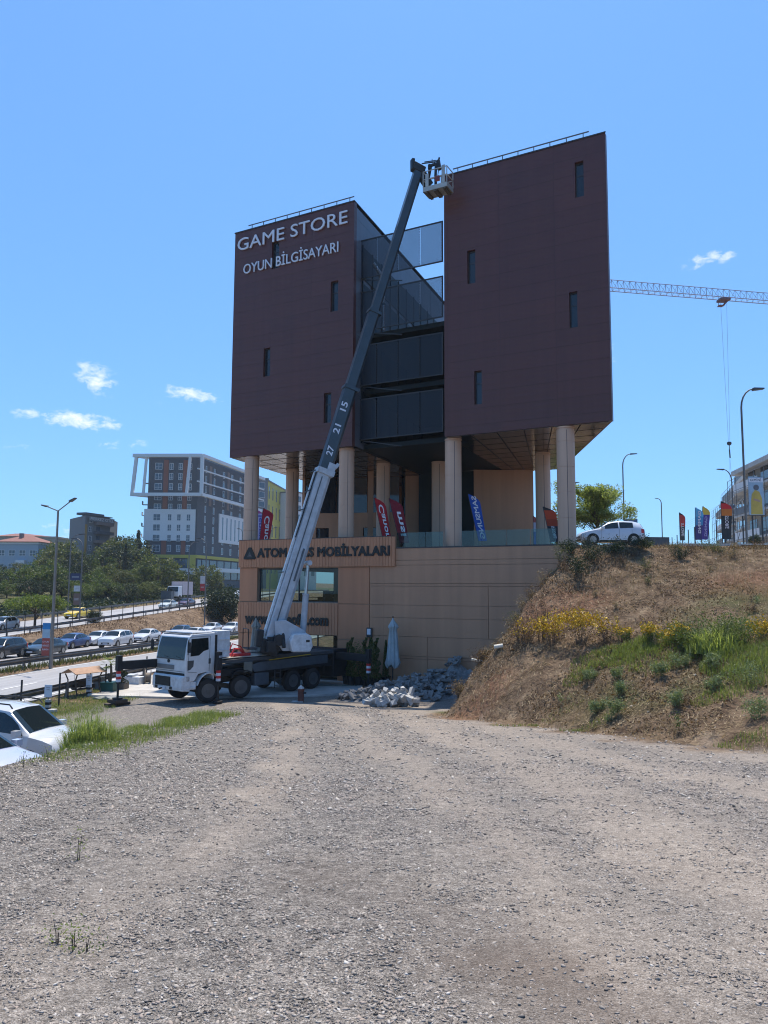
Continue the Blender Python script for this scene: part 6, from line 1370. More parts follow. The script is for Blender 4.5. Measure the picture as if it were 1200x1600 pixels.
topiary(543, 1004, 42.3, .22, 'cone', 'leftmost short cone shrub by the wall behind the truck'); topiary(549, 996, 42.1, .28, 'spiral', 'spiral-cut shrub second from the left by the wall'); topiary(561, 1002, 42.0, .5, 'loose', 'loose bright shrub between the two spiral shrubs'); topiary(571, 996, 41.8, .28, 'spiral', 'second spiral-cut shrub right of the loose shrub')
topiary(580, 996, 41.0, .5, 'cone', 'largest dark cone shrub beside the paving heap'); topiary(588, 997, 41.6, .26, 'spiral', 'slim dark spiral shrub right of the largest cone shrub'); topiary(603, 1000, 42.0, .2, 'cone', 'narrow dark cypress shrub just left of the grey parasol')
# red-brown standpipe, cone
q = onZ(470, 1094, -.3); q = (q[0], q[1], tz(q[0], q[1]))
t = empty('standpipe', q, 'rusty red-brown standpipe with a pale cap standing alone at the edge of the gravel', 'standpipe'); MB().lathe([(.14, 0), (.14, .52), (.16, .53), (.16, .58), (.12, .6)], 18).build('body', mat('rust_red', (.13, .045, .035), .7, var=.4), t)
MB().lathe([(.15, .60), (.13, .66), (.05, .72), (.03, .76)], 16).build('cap', M_KERB, t); MB().cyl((.1, -.05, .42), (.24, -.1, .42), .04).build('spout', M_CHAS, t); MB().box(-.4, .12, -.22, .2, 0, .04).build('foot_plate', M_KERB, t, bevel=.01)
q = onZ(589, 1098, -.1); q = (q[0], q[1], tz(q[0], q[1])); t = empty('traffic_cone', q, 'worn grey traffic cone on a flat base in front of the small kerb block pile', 'traffic cone')
MB().lathe([(.20, .05), (.16, .2), (.09, .42), (.05, .55), (.03, .56)], 18).build('cone', mat('worn_cone', (.30, .29, .28), .7, var=.35), t, smooth=True); MB().lathe([(.34, 0), (.34, .04), (.22, .05)], 20).build('base', M_KERB, t); MB().lathe([(.152, .235), (.115, .34)], 18).build('band', M_LETW, t)
# white notices on weighted posts
def notice(px, py, h, bw, bh, label, lines, side):
    q = onZ(px, py, -.3); q = (q[0], q[1], tz(q[0], q[1])); F = frame(q, R(-8)); t = empty('notice_post', F, label, 'sign', 'white notices on weighted posts')
    MB().cyl((0, 0, 0), (0, 0, h-.05), .03).build('pole', M_GALV, t, F); p = MB()
    for k in range(4): p.m = k % 2; p.box(-.09, .09, -.09, .09, .10+k*.11, .10+(k+1)*.11-.001)
    p.build('striped_sleeve', [M_CHAS, M_KERB], t, F)
    bd = MB().box(-bw/2, bw/2, -.05, -.03, h-bh, h).build('board', M_LETW, t, F, bevel=.005)
    z = h-.10
    for s in lines: w = bw*.82*min(1, len(s)/10+.2); letters(s, -w/2, w/2, z-.04, .042, -.052, .003, mat('sign_grey', (.22, .22, .22), .6) if 'sign_grey' not in bpy.data.materials else bpy.data.materials['sign_grey'], bd, F, name='notice_text'); z -= .085
    MB().box(side*.15-.15, side*.15+.2, -.15, .15, 0, .14).build('weight', M_KERB, t, F, bevel=.03)
notice(75, 1106, 1.15, .34, .52, 'white notice board on a striped post nearer the parked van', ('PARK', 'YERİ'), 1); notice(139, 1082, 1.05, .30, .62, 'white notice board on a striped post left of the planters', ('DİKKAT', 'PARK', 'YERİ'), 1)
# swing bench, planters, bins, drum
F = frame((-14.6, 38.2, tz(-14.6, 38.2)), R(60), .72); t = empty('swing_bench', F, 'garden swing bench under a small tan wooden roof beside the planters', 'swing bench'); M_TIM = mat('roof_timber', (.34, .20, .12), .7, var=.2); M_DT = mat('garden_timber', (.06, .045, .035), .7, var=.3)
r = MB(); 
for s in (-1, 1): r.add([(-1.25, 0, 1.82), (1.25, 0, 1.82), (1.25, s*.75, 1.50), (-1.25, s*.75, 1.50), (-1.25, 0, 1.87), (1.25, 0, 1.87), (1.25, s*.78, 1.54), (-1.25, s*.78, 1.54)], [(0, 1, 2, 3), (7, 6, 5, 4), (0, 3, 7, 4), (1, 5, 6, 2), (2, 6, 7, 3), (0, 4, 5, 1)])
r.build('roof', M_TIM, t, F)
for sx in (-1, 1):
    for sy in (-1, 1): MB().tube([(sx*.95, sy*.65, 0), (sx*.95, sy*.42, .6), (sx*.95, sy*.38, 1.1), (sx*1.0, sy*.60, 1.5)], .045, 8).build('leg', M_DT, t, F)
MB().box(-.75, .75, -.25, .25, .42, .48).box(-.75, .75, .22, .28, .5, .95).box(-.78, -.72, -.25, .28, .48, .7).box(.72, .78, -.25, .28, .48, .7).build('bench_seat', M_DT, t, F)
for sx in (-.74, .74): MB().tube([(sx, 0, .5), (sx, 0, 1.6)], .012, 4).build('chain', M_CHAS, t, F)
def at_z(px, py, z=-.42): q = onZ(px, py, z); return (q[0], q[1], tz(q[0], q[1]))
q = at_z(171, 1081); F = frame(q, R(-10)); t = empty('palm_planter', F, 'square green planter with a small fan palm beside the swing bench', 'potted palm'); MB().box(-.34, .34, -.3, .3, 0, .52).box(-.37, .37, -.33, .33, .5, .56).build('planter', mat('planter_green', (.015, .09, .08), .5), t, F, bevel=.01)
MB().tube([(0, 0, .4), (.05, .02, 1.0), (.02, 0, 1.45)], .075, 10, .05).build('trunk', M_BARK, t, F); r2 = np.random.default_rng(5); V = []
for k in range(26):
    a = k*2.4; el = -.5+1.5*((k % 13)/13); d = np.array([math.cos(a)*math.cos(el), math.sin(a)*math.cos(el), math.sin(el)]); o_ = np.array([.02, 0, 1.45]); c0 = o_+d*.35; p = np.cross(d, [0, 0, 1.]); p /= np.linalg.norm(p)+1e-9; q2 = np.cross(d, p)
    for j in range(-6, 7):
        an = j*.17; dd = d*math.cos(an)+p*math.sin(an); w = p*math.cos(an)*.012-d*math.sin(an)*.012; e = c0+dd*.38*(1-.25*abs(j)/6)+np.array([0, 0, -.06]); V.append([c0-w, c0+w, e+w*.2, e-w*.2])
    V.append([o_-p*.008, o_+p*.008, c0+p*.008, c0-p*.008])
link('fronds', tri_mesh('fronds', np.array(V), L_LIGHT), t, F)
q = at_z(190, 1078); F = frame(q, R(-10)); t = empty('topiary', F, 'spiral-cut shrub in a brown planter right of the fan palm', 'potted shrub'); MB().box(-.27, .27, -.25, .25, 0, .42).build('planter', mat('planter_brown', (.13, .11, .095), .7), t, F, bevel=.01); n = 2200; hh = r2.random(n); a = r2.random(n)*6.283; rad = .16*(1-hh)+.05
C = np.stack([.12*np.cos(hh*17)+rad*np.cos(a), .12*np.sin(hh*17)+rad*np.sin(a), .42+hh*1.15], 1); link('foliage', tri_mesh('foliage', leaf_faces(C, .06, r2, .5), L_DARK), t, F); MB().cyl((0, 0, .3), (0, 0, 1.45), .025).build('stem', M_BARK, t, F)
q = at_z(155, 1076); MB().box(-.22, .22, -.25, .25, 0, .62).box(-.24, .24, -.27, .27, .6, .66).build('bin', M_SLATE, None, frame(q, R(-10)), label='grey box bin between the swing bench and the green planter', cat='bin', bevel=.02)
q = at_z(231, 1069); F = frame(q, R(15)); MB().cyl((-.16, 0, .42), (-.12, 0, .42), .42, n=24).cyl((.12, 0, .42), (.16, 0, .42), .42, n=24).cyl((-.13, 0, .42), (.13, 0, .42), .26, n=20).build('cable_drum', mat('drum_wood', (.20, .17, .14), .8, var=.3), None, F, label='wooden cable drum standing on edge behind the raised truck front', cat='cable drum')
q = at_z(213, 1070); MB().box(-.6, .35, -.3, .3, .1, .5).box(-.55, -.1, -.28, .28, .52, .62).box(-.5, -.45, -.3, -.25, -.02, .1).box(.25, .3, -.3, -.25, -.02, .1).build('machine_case', M_WHITEO, None, frame(q, R(-15)), label='low white machine case beside the cable drum on the slab', cat='machine', bevel=.04)
q = at_z(165, 1090); MB().extrude([(-.7, 0), (-.4, .1), (-.1, .05), (.2, .16), (.6, .04), (.8, 0)], 'y', -.3, .3).build('tarpaulin', mat('grey_tarp', (.20, .21, .21), .8, var=.3), None, frame(q, R(-15)), label='crumpled grey tarpaulin on the ground in front of the green planter', cat='tarpaulin', bevel=.03)
# near fence: thin posts by the guardrail
x0, y0 = xy(27, 19.4); t = empty('post_fence', (x0, y0, zt(27, 19.4)), 'row of thin dark posts between the gravel yard and the near road', 'fence')
for s in (29.6, 32.4, 36.5, 41, 45.5, 50, 54.5, 59): x, y = xy(s, 19.4); z = tz(x, y); MB().box(-.03, .03, -.03, .03, -.2, 1.45).build('post', M_DARKST, t, frame((x, y, z)))
t = empty('post_fence', (*xy(60, 50.3), 1), 'long fence of thin dark posts along the top of the embankment below the upper road', 'fence')
pm_ = MB().box(-.035, .035, -.035, .035, -.2, 2.1).mesh('post', M_DARKST)
for k in range(34): x, y = xy(58+k*3.1, 50.2); link('post', pm_, t, frame((x, y, zt(58+k*3.1, 50.2))))
# right-hand fence with wires
A1, A2 = np.array([22.4, 44.5]), np.array([37.5, 112.0]); t = empty('wire_fence', (A1[0], A1[1], tz(*A1)), 'wire fence on dark posts along the top of the high ground at the right', 'fence'); n = 22; tops = []
pm_ = MB().box(-.035, .035, -.035, .035, -.3, 2.0).mesh('post', M_DARKST)
for k in range(n):
    p = A1+(A2-A1)*(k/(n-1))**1.2; z = tz(*p); tops.append((p[0], p[1], z)); link('post', pm_, t, frame((p[0], p[1], z)))
b = MB()
for h in (.4, .8, 1.2, 1.55, 1.9): b.tube([(x, y, z+h) for x, y, z in tops], .010, 4)
b.build('wires', M_DARKST, t)
for (k, s) in ((2, 1), (5, 1)): x, y, z = tops[k]; MB().beam((x, y, z+1.6), (x-1.1, y+.3, z), .05, .05).build('brace', M_DARKST, t)
# high-ground road and kerb
b = MB(); b.prism([(17, 41), (60, 36), (90, 150), (30, 150), (15, 60)], 5, 5.1)
def hi_sheet():
    b = MB(); nx, ny = 26, 40; idx = {}
    for i in range(nx):
        for j in range(ny):
            x = lerp(lerp(19, 24, j/(ny-1)), lerp(70, 90, j/(ny-1)), i/(nx-1)); y = lerp(40.5-.0*i, 150, (j/(ny-1))**1.6); idx[i, j] = len(b.v); b.v.append((x, y, tz(x, y)+.07))
    for i in range(nx-1):
        for j in range(ny-1): b.f.append((idx[i, j], idx[i+1, j], idx[i+1, j+1], idx[i, j+1])); b.mi.append(0)
    b.build('car_park_road', M_ASPH, fixn=False, kind='structure')
hi_sheet()
q = atY(1180, 848, 41.5); MB().box(-6, 9, -.1, .1, -.3, .14).build('kerb', M_KERB, None, frame((q[0]+2, 41.5, tz(q[0], 41.5)), R(-3)), kind='structure')
q = atY(1040, 838, 52); MB().box(-2.2, 1.2, -.2, .2, -.3, .55).build('low_wall', M_SLATE, None, frame((q[0]-1, 52, tz(q[0], 52)), R(5)), label='low dark wall beside the parked hatchback on the high ground', cat='wall')
# ------------------------------------------------------------------ feather flags
def flag(px, ybase, ytop, Y, w, bands_, label, text=None, tcol=None, th=.2, mirror=True, z0=None, lean=0.0, yaw=0.0, curve=.5, tspan=(.1, .85)):
    q = atY(px, ybase, Y); z0 = tz(q[0], Y) if z0 is None else z0; top = 4.75+(921-ytop)/1204*Y; H = top-z0; F = frame((q[0], Y, z0), yaw); t = empty('feather_flag', F, label, 'feather flag', 'feather flags'); h0 = min(.45, H*.15)
    n = 16; L_, Rr = [], []
    def edge(f):      # f: 0 bottom .. 1 top ; returns left x and right x of the cloth
        lx = lean*f*H*.25; rx = lx+w*(1-max(0, (f-.80)/.20)**2*.92)*(.78+.22*f); return lx, rx
    mats_ = []; v = []; fs = []; mi = []
    for k, (f0, f1, c) in enumerate(bands_):
        mats_.append(mat('flag_cloth', c, .8, var=.06)); m = max(int(n*(f1-f0)), 2)
        for i in range(m):
            fa, fb = lerp(f0, f1, i/m), lerp(f0, f1, (i+1)/m); (la, ra), (lb, rb) = edge(fa), edge(fb); za, zb = lerp(h0, H, fa), lerp(h0, H, fb); W1, W2 = .04*math.sin(fa*7), .04*math.sin(fb*7)
            o = len(v); v += [(la, 0, za), ((la+ra)/2, W1+.02, za), (ra, W1, za), (lb, 0, zb), ((lb+rb)/2, W2+.02, zb), (rb, W2, zb)]; fs += [(o, o+1, o+4, o+3), (o+1, o+2, o+5, o+4)]; mi += [k, k]
    b = MB(); b.v = v; b.f = fs; b.mi = mi; c = b.build('cloth', mats_, t, F, fixn=False); so = c.modifiers.new('s', 'SOLIDIFY'); so.thickness = .012; so.offset = 0
    MB().tube([(edge(f)[0]-.02, 0, lerp(h0, H, f)) if f >= 0 else (0, 0, 0) for f in (-1, 0, .3, .6, .85, 1)]+[(edge(1)[0]+w*.12, 0, H+.01)], .018, 6).build('pole', M_DARKST, t, F); MB().box(-.25, .25, -.25, .25, 0, .04).build('base', M_CHAS, t, F)
    if text:
        f0, f1 = tspan; L0 = (H-h0)*(f1-f0); me = text_mesh(text, L0, th, .004, .02, mirror=False); nv = len(me.vertices); a = np.empty(nv*3); me.vertices.foreach_get('co', a); a = a.reshape(-1, 3)
        # text runs down the cloth; the cloth is seen from behind, so the glyphs read mirrored
        out = np.stack([(a[:, 2] if not mirror else th-a[:, 2])-a[:, 0]/H*lean*H*.25/(1-h0/H), a[:, 1], -a[:, 0]], 1); me.vertices.foreach_set('co', out.ravel()); me.materials.append(mat('flag_ink', tcol, .7, var=.02)); me.update()
        fm = (f0+f1)/2; lx, rx = edge(f1)[0], edge(f1)[0]+w*(.78+.22*fm); link('lettering', me, c, F @ Matrix.Translation(((lx+rx)/2-th/2, -.035, lerp(h0, H, f1))))
    return t
RED, DRED, WHT = (.42, .01, .02), (.20, .006, .02), (.75, .75, .78)
flag(600, 850, 778, 46.2, .62, [(0, 1, RED)], 'red feather flag with white lettering on the terrace, left of the dark red one', 'Canon', WHT, .30, z0=ZF, lean=-.75)
flag(625, 850, 779, 45.8, .72, [(0, 1, DRED)], 'dark red feather flag with white lettering on the terrace, right of the bright red one', 'msi', WHT, .34, z0=ZF, lean=-.85, tspan=(.15, .7))
flag(748, 850, 771, 43.6, .60, [(0, 1, (.02, .09, .42))], 'blue feather flag with white lettering on the terrace right of a round column', 'SAMSUNG', WHT, .26, z0=ZF, lean=-.75, tspan=(.05, .95))
flag(861, 850, 791, 42.5, .66, [(0, .45, (.03, .03, .04)), (.45, .65, (.35, .05, .02)), (.65, .9, (.5, .06, .02)), (.9, 1, (.04, .03, .03))], 'black feather flag with orange-red top beside the rightmost column on the terrace', 'STORE', (.6, .6, .62), .16, z0=ZF, lean=-.7, tspan=(.1, .45))
flag(405, 852, 796, 50, .75, [(0, 1, (.40, .02, .04))], 'red feather flag with white lettering behind the leftmost column', 'Canon', WHT, .34, z0=ZF, lean=.3, tspan=(0, .8)); flag(400, 852, 798, 51.5, .5, [(0, .9, (.45, .5, .75)), (.9, 1, (.4, .1, .3))], 'blue-white feather flag edge beside the leftmost column', 'lenovo', (.1, .12, .5), .24, z0=ZF, tspan=(.05, .85))
flag(834, 850, 806, 50, .42, [(0, .5, (.04, .12, .4)), (.5, .8, (.5, .5, .6)), (.8, 1, (.4, .1, .08))], 'small blue and white feather flag seen between the wall and the column on the terrace', None, z0=ZF+.1)
flag(1063, 846, 799, 62, .48, [(0, .5, (.05, .055, .055)), (.5, .92, (.45, .05, .04)), (.92, 1, (.03, .03, .03))], 'narrow dark feather flag with a red top on the crest, leftmost of the crest flags', 'STORE', (.6, .55, .55), .2, tspan=(.15, .62))
flag(1087, 845, 791, 58, .62, [(0, .45, (.05, .04, .14)), (.45, .72, (.05, .22, .42)), (.72, 1, (.1, .35, .55))], 'blue and orange feather flag on the crest left of the purple flag', 'GAMING', (.6, .55, .6), .22, lean=.1, tspan=(.2, .9))
flag(1097, 845, 789, 59, .58, [(0, .75, (.07, .04, .22)), (.75, 1, (.6, .38, .05))], 'purple feather flag with a yellow top on the crest', 'GAMING', (.35, .3, .5), .2, lean=.2, tspan=(.1, .7))
flag(1129, 845, 781, 47, .68, [(0, .62, (.025, .03, .035)), (.62, .80, (.55, .16, .03)), (.80, .95, (.6, .03, .03)), (.95, 1, (.02, .02, .02))], 'large black feather flag with a red and orange bird-shaped top on the crest', 'STORE', (.65, .6, .62), .22, tspan=(.28, .62))
# ------------------------------------------------------------------ street lamps
def lamp_head(b, p, d, l=.75):
    p = Vector(p); d = Vector(d).normalized(); b.beam(p, p+d*l, .34, .16, w1=.26, h1=.08); return b
def curved_lamp(px, ybase, ytop, Y, arm, label, group='single-arm street lamps', z0=None, banner=None, r=.07):
    q = atY(px, ybase, Y); z0 = tz(q[0], Y) if z0 is None else z0; H = 4.75+(921-ytop)/1204*Y-z0; t = empty('street_lamp', (q[0], Y, z0), label, 'street lamp', group); a = abs(arm); s = 1 if arm > 0 else -1
    MB().tube([(0, 0, -.3), (0, 0, H*.5), (0, 0, H-a*.9)]+[(s*a*.62*(1-math.cos(u)), 0, H-a*.9+a*.9*math.sin(u)) for u in (.3, .6, .9, 1.2, 1.45)], r, 8, r*.55).build('pole', M_GALV, t)
    h = MB(); lamp_head(h, (s*a*.58, 0, H-.02), (s, 0, .06), a*.5); h.build('lamp_head', M_GREYP, t); return t, H
L1 = onZ(79, 1047, -.45); Z1 = -.45; H1 = 4.75+(921-801)/1204*L1[1]+.0-Z1
t = empty('street_lamp', (L1[0], L1[1], Z1), 'tall double-armed street lamp on the grass strip with a narrow banner', 'street lamp'); MB().cyl((0, 0, -.3), (0, 0, H1), .12, .06, n=12).build('pole', mat('lamp_pole', (.22, .20, .18), .6, .3), t)
for sx, sy, up, nm in ((-1.30, .95, .36, 'l'), (1.30, -.95, .52, 'r')):
    a = MB().tube([(0, 0, H1-.02), (sx*.85, sy*.85, H1+up)], .035, 8).build('arm', M_GALV, t); h = MB(); d = Vector((sx, sy, up*.9)).normalized(); p = Vector((sx*.83, sy*.83, H1+up)); h.beam(p, p+d*.62, .26, .12, w1=.2, h1=.08); h.build('lamp_head', M_GREYP, a, Matrix.Translation((L1[0], L1[1], Z1)), bevel=.03)
B_ = MB(); B_.m = 0; B_.box(-.62, -.14, -.02, .02, .9, 2.0); B_.m = 1; B_.box(-.62, -.14, -.02, .02, 2.0, 2.55); B_.m = 2; B_.box(-.62, -.14, -.02, .02, 2.55, 2.95)
bn = B_.build('banner', [mat('banner_red', (.35, .08, .06), .7), mat('banner_pale', (.30, .42, .50), .7), mat('banner_blue', (.02, .2, .45), .7)], t)
for k, s in enumerate(('OYUN', 'MERKEZİ', 'BURADA')): letters(s, -.58, -.18, 1.72-k*.24, .10, -.023, .003, M_LETW, bn, Matrix.Translation((L1[0], L1[1], Z1)), name='banner_text')
def road_lamp(px, ytop, s_guess_Y, arm, label, signs=()):
    q = atY(px, 950, s_guess_Y); t, H = curved_lamp(px, 950, ytop, s_guess_Y, arm, label, r=.10); z0 = tz(q[0], s_guess_Y)
    for (ya, yb, c, wd) in signs:
        za, zb = 4.75+(921-ya)/1204*s_guess_Y-z0, 4.75+(921-yb)/1204*s_guess_Y-z0; o = MB().box(-wd-.1, -.1, -.04, .04, zb, za).build('sign_board', mat('board', c, .6), t)
        MB().box(-wd*.85-.1, -wd*.15-.1, -.045, -.041, lerp(zb, za, .4), lerp(zb, za, .6)).build('board_print', mat('board_print', tuple(.5*v+.2 for v in c), .6), o)
road_lamp(106, 838, 108, 1.9, 'far street lamp on the upper road left of its twin, head to the right'); road_lamp(125, 845, 100, -1.4, 'far street lamp on the upper road carrying small sign boards', ((899, 910, (.03, .04, .10), 1.3), (918, 927, (.5, .5, .5), .8), (930, 948, (.16, .10, .08), .8)))
road_lamp(293, 849, 128, 1.6, 'far street lamp in front of the white and grey apartment block, left of its twin'); road_lamp(320, 844, 118, -1.5, 'far street lamp in front of the apartment block with a red and white board', ((902, 914, (.45, .45, .45), .7), (914, 925, (.35, .03, .03), .7)))
road_lamp(376, 828, 150, -1.0, 'far street lamp seen just left of the store corner'); road_lamp(421, 826, 155, 1.2, 'far street lamp seen between the leftmost columns')
t, H = curved_lamp(1167, 846, 600, 46, 1.3, 'tallest street lamp on the right with a poster banner'); q = atY(1167, 846, 46); z0 = tz(q[0], 46)
pb = MB().box(.22, 1.12, -.02, .02, 4.75+(921-802)/1204*46-z0, 4.75+(921-742)/1204*46-z0).build('poster', mat('poster_sky', (.30, .42, .52), .7), t); zt0 = 4.75+(921-802)/1204*46-z0
PMx = Matrix.Translation((q[0], 46, z0)); MB().extrude([(.32, zt0+.03), (1.02, zt0+.03), (1.0, zt0+1.0), (.86, zt0+1.40), (.60, zt0+1.52), (.40, zt0+1.25), (.34, zt0+.8)], 'y', -.03, -.021).build('poster_figure', mat('poster_yellow', (.50, .36, .08), .7), pb, PMx)
MB().cyl((.68, -.03, zt0+1.66), (.68, -.021, zt0+1.66), .17, n=20).build('poster_head', mat('poster_head', (.12, .13, .15), .7), pb, PMx); MB().beam((.5, -.034, zt0+.95), (.9, -.034, zt0+.82), .004, .12).build('poster_arm', mat('poster_skin', (.40, .26, .18), .7), pb, PMx)
MB().box(.24, 1.10, -.03, -.021, zt0+1.98, zt0+2.24).build('poster_header', M_LETW, pb, PMx); letters('GEMİNİ', .34, 1.0, zt0+2.04, .14, -.032, .003, M_BLACKL, pb, PMx, name='poster_text')
MB().tube([(0, 0, zt0+2.3), (1.15, 0, zt0+2.3)], .02, 6).tube([(0, 0, zt0-.03), (1.15, 0, zt0-.03)], .02, 6).build('bracket', M_DARKST, t, PMx)
t, H = curved_lamp(976, 845, 706, 96, 1.7, 'street lamp with its arm to the right behind the feathery tree', r=.09); t2_, _ = curved_lamp(1147, 845, 730, 92, -1.6, 'street lamp with its arm to the left near the unfinished buildings', r=.09); curved_lamp(1035, 842, 777, 175, -1.3, 'most distant street lamp on the high ground', r=.13); curved_lamp(893, 845, 752, 120, 1.3, 'street lamp whose head shows just right of the rightmost column', r=.09)
q = atY(985, 805, 95); z = tz(q[0], 95); b = MB(); b.m = 0; b.box(-.85, .85, -.05, .05, 3.2, 5.1); b.m = 1; b.box(-.7, .7, -.06, -.051, 3.3, 3.8); o = b.build('billboard', [mat('bb_blue', (.05, .10, .2), .6), mat('bb_warm', (.35, .2, .13), .6)], None, frame((q[0], 95, z)), label='small blue billboard under the street lamp behind the feathery tree', cat='billboard'); MB().cyl((0, 0, -.3), (0, 0, 3.2), .06).build('post', M_DARKST, o)
q = atY(1026, 818, 110); z = tz(q[0], 110); o = MB().box(-1.1, 1.1, -.05, .05, 1.8, 2.9).build('billboard', mat('bb_dark', (.06, .065, .07), .6), None, frame((q[0], 110, z)), label='dark landscape billboard on posts between the hatchback and the crest flags', cat='billboard'); MB().cyl((-.9, 0, -.3), (-.9, 0, 1.8), .05).cyl((.9, 0, -.3), (.9, 0, 1.8), .05).build('post', M_DARKST, o)
# ------------------------------------------------------------------ tower crane far behind
M_CRANE = mat('crane_lattice', (.20, .21, .30), .6); TA, TB = Vector(atY(952, 437, 130)), Vector(atY(1200, 458, 136)); jd = (TB-TA); jl_ = jd.length; jd.normalize()
t = empty('tower_crane', tuple((TA+jd*62)[:2])+(7,), 'distant tower crane jib reaching in from the right with trolley and hanging hook', 'tower crane'); I4 = Matrix.Identity(4); up = Vector((0, 0, 1)); sw = jd.cross(up).normalized()*.75; b = MB(); s0, s1 = -22, 78; seg = 1.15; n = int((s1-s0)/seg); hgt = 1.75
def topc(s): return TA+jd*s
b.tube([topc(s0), topc(s1)], .07, 5)
for k in (1, -1): b.tube([topc(s0)+sw*k-up*hgt, topc(s1)+sw*k-up*hgt], .08, 5)
for i in range(n):
    a = s0+i*seg; m_ = a+seg/2
    for k in (1, -1): b.tube([topc(a)+sw*k-up*hgt, topc(m_)], .03, 4); b.tube([topc(m_), topc(a+seg)+sw*k-up*hgt], .03, 4)
    b.tube([topc(a)+sw*(1 if i % 2 else -1)-up*hgt, topc(a+seg)+sw*(-1 if i % 2 else 1)-up*hgt], .03, 4)
b.build('jib', M_CRANE, t, I4); sm = 62; b = MB()
c = topc(sm)-up*hgt
for i in range(26):
    z = c.z-i*2.0
    for (x, y) in ((-.8, -.8), (.8, -.8), (.8, .8), (-.8, .8)): b.beam((c.x+x, c.y+y, z), (c.x+x, c.y+y, z-2.0), .12, .12, up=(0, 1, 0))
    b.beam((c.x-.8, c.y-.8, z), (c.x+.8, c.y-.8, z-2), .06, .06).beam((c.x+.8, c.y+.8, z), (c.x-.8, c.y+.8, z-2), .06, .06)
b.build('mast', M_CRANE, t, I4); st0 = (Vector(atY(1132, 470, 134))-TA).dot(jd); c = topc(st0)-up*(hgt+.1); tr_ = MB().box(c.x-.9, c.x+.9, c.y-.9, c.y+.9, c.z-.35, c.z).box(c.x-1.0, c.x-.1, c.y-.5, c.y+.5, c.z-1.3, c.z-1.2).beam((c.x-1.0, c.y, c.z-1.2), (c.x-.7, c.y, c.z), .08, .08).beam((c.x-.1, c.y, c.z-1.2), (c.x+.8, c.y, c.z), .3, .3).build('trolley', mat('crane_red', (.12, .05, .06), .6), t, I4)
zh = 4.75+(921-688)/1204*134; b = MB(); b.tube([(c.x-.55, c.y, c.z-.3), (c.x-.12, c.y, zh)], .022, 4).tube([(c.x+.55, c.y, c.z-.3), (c.x+.12, c.y, zh)], .022, 4); b.build('hoist_rope', M_CRANE, t, I4)
MB().lathe([(.05, .35), (.35, .25), (.40, 0), (.30, -.25), (.08, -.35)], 14, (c.x, c.y, zh)).tube([(c.x, c.y, zh-.3), (c.x, c.y, zh-1.1)], .06, 6).tube([(c.x, c.y, zh-1.1), (c.x+.05, c.y, zh-2.6)], .11, 6).build('hook_block', M_CHAS, t, I4)
b = MB(); b.tube([(c.x, c.y, zh-2.6), (c.x-.3, c.y, zh-11)], .02, 4).tube([(c.x, c.y, zh-2.6), (c.x+.4, c.y, zh-11)], .02, 4); b.box(c.x-.9, c.x+.9, c.y-.5, c.y+.5, zh-12, zh-11); b.build('sling', M_CRANE, t, I4)
# ------------------------------------------------------------------ far buildings
M_GREYR = mat('dark_grey_render', (.07, .08, .095), .8, var=.06); M_BRICK = mat('brick_red_render', (.22, .09, .065), .8, var=.1); M_WREN = mat('white_render', (.62, .62, .62), .8, var=.06); M_YREN = mat('yellow_render', (.45, .38, .08), .8, var=.06); M_BEIGE = mat('beige_render', (.34, .30, .25), .85, var=.12); M_BROWNR = mat('brown_render', (.20, .155, .14), .8, var=.08)
M_WGL = glass('window_glass_far', (.06, .09, .12), .08); M_ROOF = mat('roof_tile', (.22, .10, .08), .85, var=.2); M_BLUER = mat('pale_blue_render', (.30, .36, .42), .8, var=.08); M_GREYL = mat('grey_render', (.16, .165, .17), .85, var=.1)
def facade(P0_, P1_): a = Vector((P0_[0], P0_[1], 0)); b = Vector((P1_[0], P1_[1], 0)); d = b-a; return Matrix.Translation(a) @ Matrix.Rotation(math.atan2(d.y, d.x), 4, 'Z'), d.length
WM_ = {}
def window(t, F, x, z, w, h, fm=None, split=True, out=.05):
    key = (round(w, 2), round(h, 2), fm.name if fm else '', split)
    if key not in WM_:
        b = MB(); f = .09
        b.m = 0; b.box(-w/2, w/2, -out, .0, -h/2, -h/2+f).box(-w/2, w/2, -out, .0, h/2-f, h/2).box(-w/2, -w/2+f, -out, .0, -h/2+f, h/2-f).box(w/2-f, w/2, -out, .0, -h/2+f, h/2-f)
        if split: b.box(-.04, .04, -out, 0, -h/2+f, h/2-f).box(-w/2+f, -.04, -out, 0, -h*.12, -h*.12+.07).box(.04, w/2-f, -out, 0, -h*.12, -h*.12+.07)
        b.m = 1; b.box(-w/2+f, w/2-f, -out+.03, 0, -h/2+f, h/2-f); WM_[key] = b.mesh('window', [fm or M_WREN, M_WGL])
    link('window', WM_[key], t, F @ Matrix.Translation((x, -.002, z)))
# the white, grey and yellow apartment block
C0 = (-53.6, 220.0); CLf = (-67.6, 219.0); CRt = (-43.6, 262.0); zb, ztp = 7.0, 42.2
t = empty('apartment_block', (C0[0], C0[1], zb), 'dark grey apartment block with a white outlined frame on top and a yellow band', 'apartment block')
W = lambda b, nm, m, **k: b.build(nm, m, t, I4, **k)
W(MB().prism([C0, CRt, (CRt[0]-14, CRt[1]+2), (CLf[0], CLf[1]+2)] if False else [C0, CRt, (-58, 264), CLf], zb-3, ztp), 'wall', M_GREYR)
W(MB().prism([(-54.4, 221), (-44.4, 262), (-58, 263), (-66.8, 221)], ztp, ztp+1.1), 'roof', M_GREYL)
FL, wl_ = facade(CLf, C0); FR, wr_ = facade(C0, CRt)
for (xa, xb) in ((4.2, 5.6), (9.75, 11.0)): MB().box(xa, xb, -.06, 0, 14, 41.5).build('brick_stripe', M_BRICK, t, FL)
